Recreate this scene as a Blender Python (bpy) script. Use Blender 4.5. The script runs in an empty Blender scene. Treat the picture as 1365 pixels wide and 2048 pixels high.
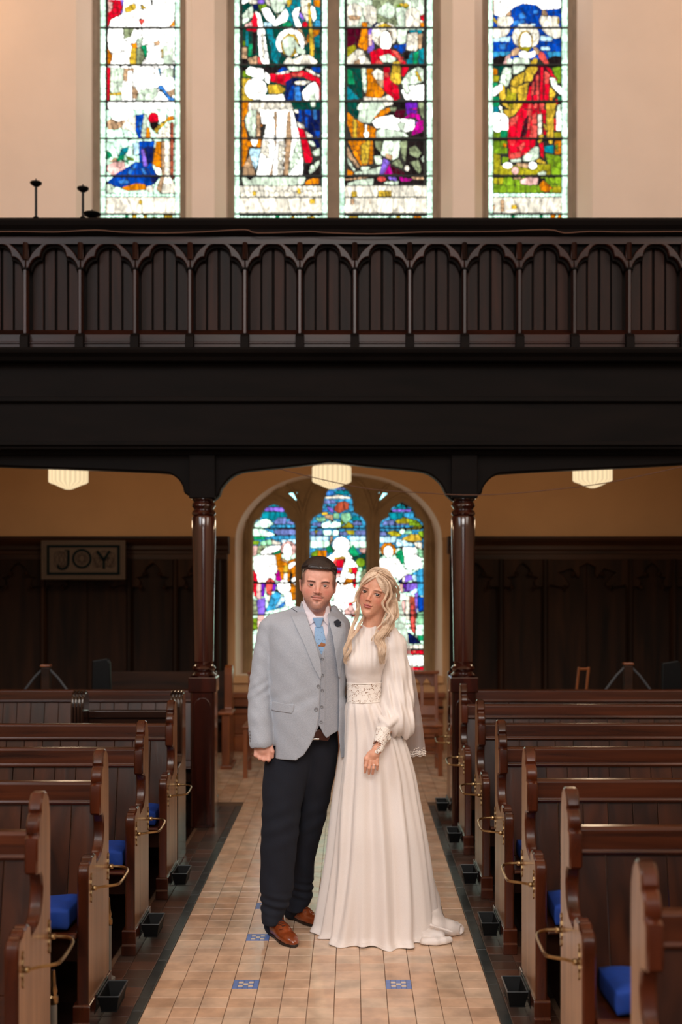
import bpy, bmesh, math, random
import numpy as np
from mathutils import Vector, Matrix

# ---------------------------------------------------------------- camera, world, lights, exposure
SC = bpy.context.scene; COL = SC.collection
F = 2358.0; HC = 1.67                      # focal length in pixels of the 1365x2048 frame, eye height
cam_d = bpy.data.cameras.new('camera'); cam = bpy.data.objects.new('camera', cam_d); COL.objects.link(cam)
cam.location = (0, 0, HC); cam.rotation_euler = (math.pi/2, 0, 0)
cam_d.sensor_fit = 'VERTICAL'; cam_d.sensor_height = 36; cam_d.sensor_width = 24
cam_d.lens = F/2048*36; cam_d.shift_x = -(705-682.5)/2048; cam_d.shift_y = (1152-1024)/2048
cam_d.clip_start = .05; cam_d.clip_end = 200
cam_d.dof.use_dof = True; cam_d.dof.focus_distance = 5.35; cam_d.dof.aperture_fstop = 2.0
SC.camera = cam
SC.view_settings.view_transform = 'Standard'; SC.view_settings.look = 'None'
SC.view_settings.exposure = 0.0; SC.view_settings.gamma = 1.0; SC.view_settings.use_curve_mapping = False
SC.cycles.use_denoising = True
SC.cycles.max_bounces = 8; SC.cycles.caustics_reflective = False; SC.cycles.caustics_refractive = False
SC.cycles.sample_clamp_indirect = 6

world = bpy.data.worlds.new('world'); SC.world = world; world.use_nodes = True
wb = world.node_tree.nodes['Background']; wb.inputs[0].default_value = (.92, .96, 1.0, 1); wb.inputs[1].default_value = 0.06

def area(name, loc, target, sx, sy, power, color):
    l = bpy.data.lights.new(name, 'AREA'); l.shape = 'RECTANGLE'; l.size = sx; l.size_y = sy
    l.energy = power; l.color = color
    o = bpy.data.objects.new(name, l); COL.objects.link(o); o.location = loc
    d = Vector(target)-Vector(loc); o.rotation_euler = d.to_track_quat('-Z', 'Y').to_euler()
    return o
# daylight through the tall windows of the nave (chancel end behind the photographer, and both side walls), plus an added low fill
area('chancel_daylight_and_fill', (-.4, -4.2, 6.9), (-.1, 5.8, 1.0), 4.2, 3.2, 600, (1.0, .95, .90))
area('chancel_daylight_and_fill', (-.6, -4.2, 2.7), (-.1, 5.5, 1.3), 2.6, 1.8, 75, (1.0, .95, .91))  # added low fill light from the camera end
area('nave_window_daylight', (-4.3, 3.0, 4.6), (0, 6.8, 1.5), 3.0, 2.4, 140, (.80, .90, 1.0))
area('nave_window_daylight', (4.3, 3.4, 4.8), (0, 7.2, 1.6), 3.0, 2.4, 100, (1.0, .92, .84))
# gallery: unseen area light added for the wall above
area('gallery_wall_fill', (0, 7.6, 8.6), (0, 11.3, 5.2), 6.5, 1.4, 72, (1.0, .93, .84))

# warm wall lamps of the gallery, above the picture
for x_, e_ in ((-4.1, 20), (4.2, 10)):
    l_ = bpy.data.lights.new('gallery_wall_lamp', 'POINT'); l_.energy = e_; l_.color = (1, .62, .32); l_.shadow_soft_size = .15
    o_ = bpy.data.objects.new('gallery_wall_lamp', l_); COL.objects.link(o_); o_.location = (x_, 10.3, 7.2)

# ---------------------------------------------------------------- helpers
def srgb(v):
    v = v/255.0
    return v/12.92 if v <= .04045 else ((v+.055)/1.055)**2.4
def rgb(r, g, b): return (srgb(r), srgb(g), srgb(b), 1)
def wx(px, d): return (px-705)*d/F
def wz(py, d): return HC-(py-1152)*d/F
def W3(px, py, d): return (wx(px, d), d, wz(py, d))

M = {}
def nodes_of(name):
    m = bpy.data.materials.new(name); m.use_nodes = True; nt = m.node_tree
    return m, nt, nt.nodes['Principled BSDF']
def N(nt, t, **kw):
    n = nt.nodes.new(t)
    for k, v in kw.items():
        if k.startswith('i_'): n.inputs[int(k[2:])].default_value = v
        else: setattr(n, k, v)
    return n
def ramp(nt, fac, stops):
    r = N(nt, 'ShaderNodeValToRGB'); nt.links.new(fac, r.inputs[0]); e = r.color_ramp.elements
    while len(e) < len(stops): e.new(.5)
    for el, (p, c) in zip(e, stops): el.position = p; el.color = c
    return r.outputs[0]
def coords(nt, scale, kind='Object'):
    tc = N(nt, 'ShaderNodeTexCoord'); mp = N(nt, 'ShaderNodeMapping'); mp.inputs['Scale'].default_value = scale
    nt.links.new(tc.outputs[kind], mp.inputs[0]); return mp.outputs[0]
def bump(nt, h, bs, strength=.2, dist=.01):
    b = N(nt, 'ShaderNodeBump'); b.inputs['Strength'].default_value = strength; b.inputs['Distance'].default_value = dist
    nt.links.new(h, b.inputs['Height']); nt.links.new(b.outputs[0], bs.inputs['Normal'])
def wood(name, dark, light, grain=(3, 3, 40), rough=.3, coat=.3, jitter=.25, bumpk=.12):
    """grain runs along the axis with the SMALL scale"""
    m, nt, bs = nodes_of(name)
    v = coords(nt, grain); oi = N(nt, 'ShaderNodeObjectInfo')
    add = N(nt, 'ShaderNodeVectorMath', operation='ADD'); nt.links.new(v, add.inputs[0])
    sc = N(nt, 'ShaderNodeVectorMath', operation='SCALE'); sc.inputs[0].default_value = (31, 17, 23); nt.links.new(oi.outputs['Random'], sc.inputs['Scale'])
    nt.links.new(sc.outputs[0], add.inputs[1])
    n = N(nt, 'ShaderNodeTexNoise'); n.inputs['Scale'].default_value = 1; n.inputs['Detail'].default_value = 6; n.inputs['Distortion'].default_value = .6
    nt.links.new(add.outputs[0], n.inputs[0])
    c = ramp(nt, n.outputs['Fac'], [(.3, dark), (.7, light)])
    hv = N(nt, 'ShaderNodeHueSaturation'); mr = N(nt, 'ShaderNodeMapRange'); mr.inputs[3].default_value = 1-jitter; mr.inputs[4].default_value = 1+jitter
    nt.links.new(oi.outputs['Random'], mr.inputs[0]); nt.links.new(mr.outputs[0], hv.inputs['Value']); nt.links.new(c, hv.inputs['Color'])
    nt.links.new(hv.outputs[0], bs.inputs['Base Color'])
    bs.inputs['Roughness'].default_value = rough; bs.inputs['Coat Weight'].default_value = coat; bs.inputs['Coat Roughness'].default_value = .18
    bump(nt, n.outputs['Fac'], bs, bumpk, .004)
    M[name] = m; return m
def plain(name, col, rough=.6, metal=0, noise=0, nscale=8, bumpk=0, sheen=0, coat=0, spec=None):
    m, nt, bs = nodes_of(name)
    bs.inputs['Roughness'].default_value = rough; bs.inputs['Metallic'].default_value = metal
    if sheen: bs.inputs['Sheen Weight'].default_value = sheen
    if coat: bs.inputs['Coat Weight'].default_value = coat
    if spec is not None: bs.inputs['Specular IOR Level'].default_value = spec
    if noise or bumpk:
        n = N(nt, 'ShaderNodeTexNoise'); n.inputs['Detail'].default_value = 5; nt.links.new(coords(nt, (nscale,)*3), n.inputs[0])
        n.inputs['Scale'].default_value = 1
        c = ramp(nt, n.outputs['Fac'], [(.3, tuple(x*(1-noise) for x in col[:3])+(1,)), (.7, tuple(min(1, x*(1+noise)) for x in col[:3])+(1,))])
        nt.links.new(c, bs.inputs['Base Color'])
        if bumpk: bump(nt, n.outputs['Fac'], bs, bumpk, .004)
    else: bs.inputs['Base Color'].default_value = col
    M[name] = m; return m

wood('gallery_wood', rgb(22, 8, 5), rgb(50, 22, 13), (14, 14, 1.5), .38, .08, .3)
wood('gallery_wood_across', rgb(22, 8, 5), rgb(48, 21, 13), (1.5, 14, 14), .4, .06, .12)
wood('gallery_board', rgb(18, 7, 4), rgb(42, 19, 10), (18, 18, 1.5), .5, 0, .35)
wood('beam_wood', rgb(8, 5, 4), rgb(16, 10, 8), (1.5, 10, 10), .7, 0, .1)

wood('column_wood', rgb(30, 10, 6), rgb(62, 24, 15), (14, 14, 1.2), .14, .7, .1, .25)
wood('pew_rail', rgb(34, 12, 5), rgb(78, 36, 16), (1.2, 20, 22), .26, .28, .15, .2)
wood('pew_board', rgb(28, 11, 5), rgb(64, 30, 13), (16, 16, 1.5), .28, .2, .3, .25)
wood('pew_end', rgb(36, 12, 5), rgb(80, 35, 16), (10, 14, 2), .2, .4, .12, .2)
wood('pew_end_face', rgb(112, 78, 54), rgb(158, 118, 86), (8, 22, 1.5), .34, .25, .1, .2)
wood('panelling', rgb(18, 9, 4), rgb(44, 24, 11), (10, 10, 1), .6, 0, .2)
wood('panelling_across', rgb(26, 13, 6), rgb(58, 32, 15), (1, 10, 10), .5, 0, .1)
wood('chair_wood', rgb(96, 46, 18), rgb(140, 77, 35), (10, 10, 2), .35, .3, .1)
wood('dado_wood', rgb(104, 50, 20), rgb(150, 84, 38), (1.5, 10, 10), .4, .2, .1)
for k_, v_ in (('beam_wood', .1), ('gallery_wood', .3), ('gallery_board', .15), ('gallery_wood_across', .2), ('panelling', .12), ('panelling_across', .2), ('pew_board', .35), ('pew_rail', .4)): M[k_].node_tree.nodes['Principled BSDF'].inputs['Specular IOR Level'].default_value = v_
wood('dark_bench', rgb(24, 13, 10), rgb(48, 27, 18), (2, 10, 10), .16, .7, .1)
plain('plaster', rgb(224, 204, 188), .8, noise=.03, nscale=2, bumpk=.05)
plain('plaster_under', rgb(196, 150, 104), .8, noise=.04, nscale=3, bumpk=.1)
plain('stone', rgb(134, 116, 98), .85, noise=.14, nscale=7, bumpk=.3)
plain('stone_low', rgb(140, 112, 78), .85, noise=.16, nscale=9, bumpk=.3)
plain('lead', rgb(20, 26, 24), .5, .3)
plain('iron', rgb(12, 13, 14), .4, .6)
plain('brass', rgb(146, 120, 84), .28, 1, noise=.2, nscale=60)
plain('tray_black', rgb(6, 7, 8), .6, 0, spec=.2)
plain('tray_rim', rgb(120, 124, 126), .35, .8)
plain('blue_cloth', rgb(1, 54, 142), .8, noise=.15, nscale=30, bumpk=.2)
plain('pipe_white', rgb(120, 118, 112), .5, noise=.1)
plain('grout', rgb(96, 70, 50), .8, noise=.2, nscale=20)
plain('border_tile', rgb(42, 46, 46), .3, noise=.35, nscale=9, bumpk=.1)
plain('mosaic_blue', rgb(104, 132, 196), .35, noise=.12, nscale=40)
plain('mosaic_white', rgb(226, 208, 188), .35)
plain('cord_grey', rgb(70, 72, 76), .7)
plain('cable', rgb(96, 66, 52), .6)
plain('ceiling_paint', rgb(120, 96, 74), .9)
plain('side_plaster', rgb(226, 196, 164), .85, noise=.03, nscale=2)

def tile_mat(name, cols, rough, isl=True):
    m, nt, bs = nodes_of(name)
    g = N(nt, 'ShaderNodeNewGeometry'); oi = N(nt, 'ShaderNodeObjectInfo')
    a = N(nt, 'ShaderNodeMath', operation='ADD'); nt.links.new(g.outputs['Random Per Island'], a.inputs[0]); nt.links.new(oi.outputs['Random'], a.inputs[1])
    fr = N(nt, 'ShaderNodeMath', operation='FRACT'); nt.links.new(a.outputs[0], fr.inputs[0])
    c = ramp(nt, fr.outputs[0], [(i/(len(cols)-1), q) for i, q in enumerate(cols)])
    n = N(nt, 'ShaderNodeTexNoise'); n.inputs['Scale'].default_value = 9; n.inputs['Detail'].default_value = 6; nt.links.new(g.outputs['Position'], n.inputs[0])
    c2 = ramp(nt, n.outputs['Fac'], [(.3, (.72, .72, .72, 1)), (.65, (1.08, 1.06, 1.04, 1))])
    mx = N(nt, 'ShaderNodeMix', data_type='RGBA', blend_type='MULTIPLY'); mx.inputs[0].default_value = 1
    nt.links.new(c, mx.inputs[6]); nt.links.new(c2, mx.inputs[7]); nt.links.new(mx.outputs[2], bs.inputs['Base Color'])
    bs.inputs['Roughness'].default_value = rough
    mr = N(nt, 'ShaderNodeMapRange'); mr.inputs[3].default_value = rough-.08; mr.inputs[4].default_value = rough+.12
    nt.links.new(n.outputs['Fac'], mr.inputs[0]); nt.links.new(mr.outputs[0], bs.inputs['Roughness'])
    bump(nt, n.outputs['Fac'], bs, .06, .004); M[name] = m
tile_mat('floor_tile', [rgb(212, 173, 142), rgb(219, 183, 154), rgb(223, 191, 164), rgb(210, 184, 158), rgb(216, 176, 145), rgb(226, 198, 172)], .19)
tile_mat('quarry_tile', [rgb(66, 42, 34), rgb(92, 62, 48), rgb(60, 50, 44), rgb(84, 56, 44)], .34)

def emis(name, col, s):
    m = bpy.data.materials.new(name); m.use_nodes = True; nt = m.node_tree; nt.nodes.clear()
    e = N(nt, 'ShaderNodeEmission'); e.inputs[0].default_value = col; e.inputs[1].default_value = s
    o = N(nt, 'ShaderNodeOutputMaterial'); nt.links.new(e.outputs[0], o.inputs[0]); M[name] = m; return m, nt, e
# daylight-lit coloured glass: the piece's own colour, with the streaks and brushwork of the glass
def glass_mat(name, src):
    m, nt, e = emis(name, (1, 1, 1, 1), 3.0)
    if src == 'obj': c = N(nt, 'ShaderNodeObjectInfo').outputs['Color']
    else: c = N(nt, 'ShaderNodeVertexColor', layer_name='gc').outputs['Color']
    g = N(nt, 'ShaderNodeNewGeometry'); mp = N(nt, 'ShaderNodeMapping'); mp.inputs['Scale'].default_value = (22, 1, 11)
    nt.links.new(g.outputs['Position'], mp.inputs[0])
    n = N(nt, 'ShaderNodeTexNoise'); n.inputs['Scale'].default_value = 1; n.inputs['Detail'].default_value = 4; n.inputs['Distortion'].default_value = 1.2
    nt.links.new(mp.outputs[0], n.inputs[0])
    k = ramp(nt, n.outputs['Fac'], [(.30, (.55, .52, .52, 1)), (.5, (1.1, 1.1, 1.1, 1)), (.72, (2.0, 2.0, 2.0, 1))])
    mx = N(nt, 'ShaderNodeMix', data_type='RGBA', blend_type='MULTIPLY'); mx.inputs[0].default_value = 1
    nt.links.new(c, mx.inputs[6]); nt.links.new(k, mx.inputs[7]); nt.links.new(mx.outputs[2], e.inputs[0])
glass_mat('glass', 'obj'); glass_mat('glass_small', 'attr')
m_, nt_, e_ = emis('lamp_glass', rgb(255, 226, 178), 1.15)       # ribbed opal glass, lit from inside
tc_ = N(nt_, 'ShaderNodeTexCoord'); sx_ = N(nt_, 'ShaderNodeSeparateXYZ'); nt_.links.new(tc_.outputs['Object'], sx_.inputs[0])
at_ = N(nt_, 'ShaderNodeMath', operation='ARCTAN2'); nt_.links.new(sx_.outputs[0], at_.inputs[0]); nt_.links.new(sx_.outputs[1], at_.inputs[1])
ml_ = N(nt_, 'ShaderNodeMath', operation='MULTIPLY'); ml_.inputs[1].default_value = 24; nt_.links.new(at_.outputs[0], ml_.inputs[0])
si_ = N(nt_, 'ShaderNodeMath', operation='SINE'); nt_.links.new(ml_.outputs[0], si_.inputs[0])
mr_ = N(nt_, 'ShaderNodeMapRange'); mr_.inputs[1].default_value = -1; mr_.inputs[3].default_value = .82; mr_.inputs[4].default_value = 1.12; nt_.links.new(si_.outputs[0], mr_.inputs[0]); nt_.links.new(mr_.outputs[0], e_.inputs[1])

# ---------------------------------------------------------------- object helpers
def link(name, me, parent=None, loc=(0, 0, 0), rot=(0, 0, 0), scale=None, kind=None):
    o = bpy.data.objects.new(name, me); COL.objects.link(o); o.location = loc; o.rotation_euler = rot
    if scale: o.scale = scale
    if parent: o.parent = parent
    if kind: o['kind'] = kind
    return o
def thing(name, label, cat, loc=(0, 0, 0), rotz=0, group=None, kind=None):
    o = bpy.data.objects.new(name, None); COL.objects.link(o); o.empty_display_size = .1
    o.location = loc; o.rotation_euler = (0, 0, rotz)
    if label: o['label'] = label
    if cat: o['category'] = cat
    if group: o['group'] = group
    if kind: o['kind'] = kind
    return o
def tag(o, label, cat, group=None):
    o['label'] = label; o['category'] = cat
    if group: o['group'] = group
    return o
class MB:
    def __init__(s): s.v = []; s.f = []; s.mi = []
    def add(s, vs, fs, mi=0):
        n = len(s.v); s.v += [tuple(v) for v in vs]; s.f += [tuple(i+n for i in f) for f in fs]; s.mi += [mi]*len(fs)
    def box(s, x0, x1, y0, y1, z0, z1, mi=0):
        s.add([(x, y, z) for z in (z0, z1) for y in (y0, y1) for x in (x0, x1)],
              [(0, 2, 3, 1), (4, 5, 7, 6), (0, 1, 5, 4), (2, 6, 7, 3), (0, 4, 6, 2), (1, 3, 7, 5)], mi)
    def prism(s, pts, a0, a1, axis='x', mi=0, mi_a=None):
        """polygon pts (u,v) extruded along an axis; x: pts are (y,z)  y: pts are (x,z)  z: pts are (x,y)"""
        n = len(pts)
        mk = {'x': lambda a, u, v: (a, u, v), 'y': lambda a, u, v: (u, a, v), 'z': lambda a, u, v: (u, v, a)}[axis]
        vs = [mk(a0, *p) for p in pts]+[mk(a1, *p) for p in pts]
        n0 = len(s.v); s.add(vs, [tuple(range(n))], mi if mi_a is None else mi_a); s.f.append(tuple(n0+n+i for i in range(n))[::-1]); s.mi.append(mi)
        for i in range(n): s.f.append((n0+i, n0+(i+1) % n, n0+n+(i+1) % n, n0+n+i)); s.mi.append(mi)
    def lathe(s, prof, seg=24, c=(0, 0, 0), mi=0):
        vs = []; fs = []
        for r, z in prof:
            for k in range(seg):
                a = 2*math.pi*k/seg; vs.append((c[0]+r*math.cos(a), c[1]+r*math.sin(a), c[2]+z))
        for i in range(len(prof)-1):
            for k in range(seg):
                fs.append((i*seg+k, i*seg+(k+1) % seg, (i+1)*seg+(k+1) % seg, (i+1)*seg+k))
        fs.append(tuple(range(seg))[::-1]); fs.append(tuple((len(prof)-1)*seg+k for k in range(seg)))
        s.add(vs, fs, mi)
    def tube(s, path, r, seg=8, mi=0, closed=False):
        P_ = [Vector(p) for p in path]; n = len(P_); rr = r if isinstance(r, (list, tuple)) else [r]*n
        vs = []; fs = []; up = None
        for i in range(n):
            t = (P_[(i+1) % n]-P_[i-1]) if closed else (P_[min(i+1, n-1)]-P_[max(i-1, 0)])
            if t.length < 1e-9: t = Vector((0, 0, 1))
            t.normalize()
            if up is None: up = Vector((0, 0, 1)) if abs(t.z) < .9 else Vector((1, 0, 0))
            a = t.cross(up)
            if a.length < 1e-6: a = t.orthogonal()
            a.normalize(); b = a.cross(t); up = b
            for k in range(seg):
                q = 2*math.pi*k/seg; vs.append(P_[i]+(a*math.cos(q)+b*math.sin(q))*rr[i])
        m = n if closed else n-1
        for i in range(m):
            for k in range(seg):
                j = (i+1) % n
                fs.append((i*seg+k, i*seg+(k+1) % seg, j*seg+(k+1) % seg, j*seg+k))
        if not closed: fs.append(tuple(range(seg))[::-1]); fs.append(tuple((n-1)*seg+k for k in range(seg)))
        s.add(vs, fs, mi)
    def mesh(s, name, mats, smooth=False, bevel=0):
        me = bpy.data.meshes.new(name); me.from_pydata(s.v, [], s.f)
        for m in (mats if isinstance(mats, (list, tuple)) else [mats]): me.materials.append(M[m] if isinstance(m, str) else m)
        if any(s.mi): me.polygons.foreach_set('material_index', s.mi)
        bm = bmesh.new(); bm.from_mesh(me)
        bmesh.ops.recalc_face_normals(bm, faces=bm.faces)
        if bevel:
            es = [e for e in bm.edges if len(e.link_faces) == 2 and e.calc_face_angle(0) > .5]
            bmesh.ops.bevel(bm, geom=es, offset=bevel, segments=2, affect='EDGES', profile=.5, clamp_overlap=True)
        bm.to_mesh(me); bm.free()
        if smooth:
            me.polygons.foreach_set('use_smooth', [True]*len(me.polygons))
            try: me.set_sharp_from_angle(angle=math.radians(40))
            except Exception: pass
        me.update(); return me
    def put(s, name, mats, parent=None, loc=(0, 0, 0), smooth=False, bevel=0, **kw):
        return link(name, s.mesh(name, mats, smooth, bevel), parent, loc, **kw)
def box_obj(name, mat, b, parent=None, loc=(0, 0, 0), bevel=0, **kw):
    m = MB(); m.box(*b); return m.put(name, mat, parent, loc, bevel=bevel, **kw)

def plate_mesh(name, outlines, depth, mat, bevel=0, res=1):
    """flat board with holes: outlines in (x,z), the first the outside; stands in the XZ plane, depth along Y (front at -depth/2)"""
    cu = bpy.data.curves.new(name, 'CURVE'); cu.dimensions = '2D'; cu.fill_mode = 'BOTH'; cu.extrude = max(depth/2-bevel, 1e-4)
    cu.bevel_depth = bevel; cu.bevel_resolution = res; cu.offset = -bevel
    for ol in outlines:
        sp = cu.splines.new('POLY'); sp.points.add(len(ol)-1); sp.use_cyclic_u = True
        for p, q in zip(sp.points, ol): p.co = (q[0], q[1], 0, 1)
    o = bpy.data.objects.new(name, cu); COL.objects.link(o)
    dg = bpy.context.evaluated_depsgraph_get(); dg.update()
    me = bpy.data.meshes.new_from_object(o.evaluated_get(dg)); bpy.data.objects.remove(o); bpy.data.curves.remove(cu)
    me.name = name; me.transform(Matrix.Rotation(math.pi/2, 4, 'X')); me.materials.clear(); me.materials.append(M[mat]); return me

def text_mesh(name, s, size, depth, mat):
    cu = bpy.data.curves.new(name, 'FONT'); cu.body = s; cu.size = size; cu.extrude = depth; cu.align_x = 'CENTER'; cu.align_y = 'CENTER'
    o = bpy.data.objects.new(name, cu); COL.objects.link(o)
    dg = bpy.context.evaluated_depsgraph_get(); dg.update()
    me = bpy.data.meshes.new_from_object(o.evaluated_get(dg)); bpy.data.objects.remove(o); bpy.data.curves.remove(cu)
    me.transform(Matrix.Rotation(math.pi/2, 4, 'X')); me.materials.clear(); me.materials.append(M[mat]); return me

def arc(cx, cz, r, a0, a1, n):
    return [(cx+r*math.cos(math.radians(a0+(a1-a0)*i/n)), cz+r*math.sin(math.radians(a0+(a1-a0)*i/n))) for i in range(n+1)]
def smooth_path(pts, n=4):
    """Catmull-Rom through open points"""
    out = []; P_ = [pts[0]]+list(pts)+[pts[-1]]
    for i in range(1, len(P_)-2):
        a, b, c, d = P_[i-1:i+3]
        for k in range(n):
            t = k/n
            out.append(tuple(.5*((2*b[j])+(-a[j]+c[j])*t+(2*a[j]-5*b[j]+4*c[j]-d[j])*t*t+(-a[j]+3*b[j]-3*c[j]+d[j])*t**3) for j in range(len(b))))
    out.append(tuple(pts[-1])); return out
rnd = random.Random(7)
# ---------------------------------------------------------------- stained glass
# Each light is a drawing of flat glass pieces: shapes painted in order, cut into pieces by lead lines.
GLASS = dict(W=(255,255,248,2.1),C=(250,243,222,1.15),N=(222,240,214,1.15),S=(150,162,122,1),G=(20,150,95,1),D=(8,72,60,1),
    T=(12,135,150,1),B=(8,72,178,1),b=(62,140,225,1),n=(16,28,84,1),R=(228,12,42,1),r=(246,92,82,1),M=(84,10,34,1),
    O=(228,132,12,1),Y=(224,184,56,1),y=(172,162,32,1),P=(122,40,200,1),m=(196,8,146,1),V=(150,112,232,1),K=(34,26,26,1),
    p=(244,190,180,1.1),t=(205,165,125,1),l=(128,165,34,1),A=(62,165,214,1),F=(196,236,250,1.4),L=(150,215,165,1.15),g=(205,245,218,1.8),
    v=(118,132,196,1),q=(178,80,54,1))
CROPS = {'1':(190,0,.13187),'2':(190,220,.13187),'3':(460,0,.15385),'4':(460,220,.15385),'5':(670,0,.15385),'6':(670,220,.15385),
         '7':(965,0,.14652),'8':(965,220,.14652),'A':(500,960,.14652),'B':(610,960,.14644),'C':(745,960,.1953)}
UB = [57, 131, 204, 278, 353, 429]
UPPER = "g9 {c}x{a},-60,{b},-60,{b},470,{a},470"

LIGHT_1 = """
1 W15 195,-1700 1215,-1700 1215,1744 195,1744
1 V8 380,0 440,0 430,200 340,240
1 R9 195,0 390,0 420,120 380,230 290,270 230,330 205,410 195,410
1 p6 200,20 270,40 260,150 205,200
1 Y10 455,120 600,50 640,120 560,190 460,190
1 Y8 720,60 800,150 700,130
1 K6 850,0 885,0 875,90
1 W15 220,400 250,300 450,210 680,130 790,190 700,280 560,340 430,420
1 r8 665,315 760,285 750,330 710,395
1 O6 1130,405 1215,280 1215,400
1 W15 205,430 430,430 440,590 540,660 520,720 300,830 220,780 195,650
1 S9 440,430 600,430 560,560 450,590
1 W15 600,440 740,480 660,600 560,660 540,570
1 N8 640,600 740,560 700,740 600,740
1 O8 550,680 630,640 650,730 590,740
1 Y10 560,730 630,730 630,980 540,990 520,920
1 O10 195,720 240,800 275,850 230,1000 195,1000
1 S9 640,740 740,700 760,900 700,990 640,990
1 G9 700,690 790,680 800,870 760,880
1 W15 800,560 900,640 1000,700 1000,900 920,960 820,860
1 t8 895,640 980,615 990,690 920,700
1 Y8 1010,750 1050,740 1050,860 1020,880
1 N14 1040,700 1190,710 1190,980 1040,980
1 R11 190,1020 235,1020 235,1180 240,1250 220,1540 190,1540
1 N12 240,1030 440,1030 430,1200 410,1540 235,1540
1 Y8 220,1420 410,1400 400,1450 230,1450
1 t9 440,1040 600,1040 560,1240 430,1230
1 W15 500,1080 565,1080 570,1540 500,1540
1 t8 565,1290 660,1380 640,1500 575,1500
1 W15 e 790 1190 225 190
1 N14 690,1360 950,1330 960,1440 840,1540 620,1540
1 A8 960,1040 1000,1050 1000,1180
1 N12 1030,1040 1190,1040 1190,1180 1040,1170
1 b8 950,1320 1020,1290 1120,1440 1210,1500 1210,1540 1140,1540
1 t9 1090,1400 1210,1350 1210,1440 1150,1470
1 B7 1195,1000 1215,1000 1215,1220 1195,1220
1 B7 190,1640 220,1660 220,1744 190,1744
2 g14 185,0 1215,0 1215,1280 185,1280
2 W15 215,0 590,0 480,180 400,200 260,140
2 t9 185,180 240,130 330,190 460,150 480,190 350,300 200,300
2 C16 470,150 620,90 620,330 400,290
2 B13 620,80 750,60 750,300 700,440 660,420 620,320
2 b9 660,180 710,180 720,300 680,320
2 N10 750,60 800,60 800,300 760,440 700,400
2 O12 790,260 840,280 850,430 770,430
2 R30 e 890 130 78 90
2 K30 830,190 970,180 930,300 870,310
2 W14 960,50 1080,40 1080,160 980,190
2 Y9 900,300 1110,110 1110,170 930,360
2 O9 1110,100 1195,90 1195,160 1110,165
2 C9 930,390 1140,180 1150,430 1000,430 930,430
2 q12 1155,180 1200,180 1200,1080 1155,1000
2 F12 570,500 670,500 690,660 600,690
2 G10 180,620 250,660 270,700 200,750 180,740
2 T10 400,590 520,560 500,640 440,700 360,700
2 G10 350,710 460,670 450,750 340,790
2 l9 470,700 600,740 600,780 500,760
2 G9 430,770 520,760 500,810
2 p16 190,850 290,790 450,790 470,880 380,970 260,990 190,920
2 t9 200,800 300,720 340,740 320,780
2 B14 670,480 910,480 880,860 940,1000 300,1000 320,970 480,880 620,790 680,800
2 n12 760,560 890,560 880,780 800,840
2 V12 700,600 750,600 810,850 740,860
2 b10 490,960 620,820 650,820 540,990
2 b10 700,890 740,880 800,980 740,980
2 O14 930,480 1005,480 1005,880 940,870 880,820
2 t14 1015,480 1150,480 1150,1000 1015,1000
2 C14 1060,480 1140,480 1140,1000 1060,1000
2 W9 e 965 930 45 55
2 B13 185,1090 280,1020 970,1020 920,1110 820,1170 560,1150 380,1180 270,1150
2 b10 350,1080 470,1050 540,1110 400,1130
2 n9 860,1020 990,1020 920,1120 860,1080
2 O13 400,1180 640,1110 760,1130 800,1190 740,1220 480,1230
2 C12 e 840 1200 60 50
2 t14 1000,1020 1060,1010 1000,1270 930,1200
2 C16 1060,1010 1140,1010 1220,1130 1220,1270 1010,1270
2 N10 180,1130 240,1120 310,1180 300,1270 180,1270
2 g9 100,1275 1290,1275 1290,1320 100,1320
2 C26 100,1325 1290,1325 1290,1570 100,1570
2 Y8 120,1370 180,1370 180,1430 120,1430
2 Y8 120,1470 180,1470 180,1530 120,1530
2 Y8 670,1370 720,1370 720,1430 670,1430
2 g6 100,1590 1290,1590 1290,1900 100,1900
2 G5 460,1600 510,1600 510,1690 460,1690
2 Y5 580,1600 640,1600 640,1660 580,1660
2 Y5 740,1600 800,1600 800,1660 740,1660
2 l5 880,1620 920,1620 920,1690 880,1690
2 Y5 1060,1600 1180,1600 1180,1690 1060,1690
"""
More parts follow.
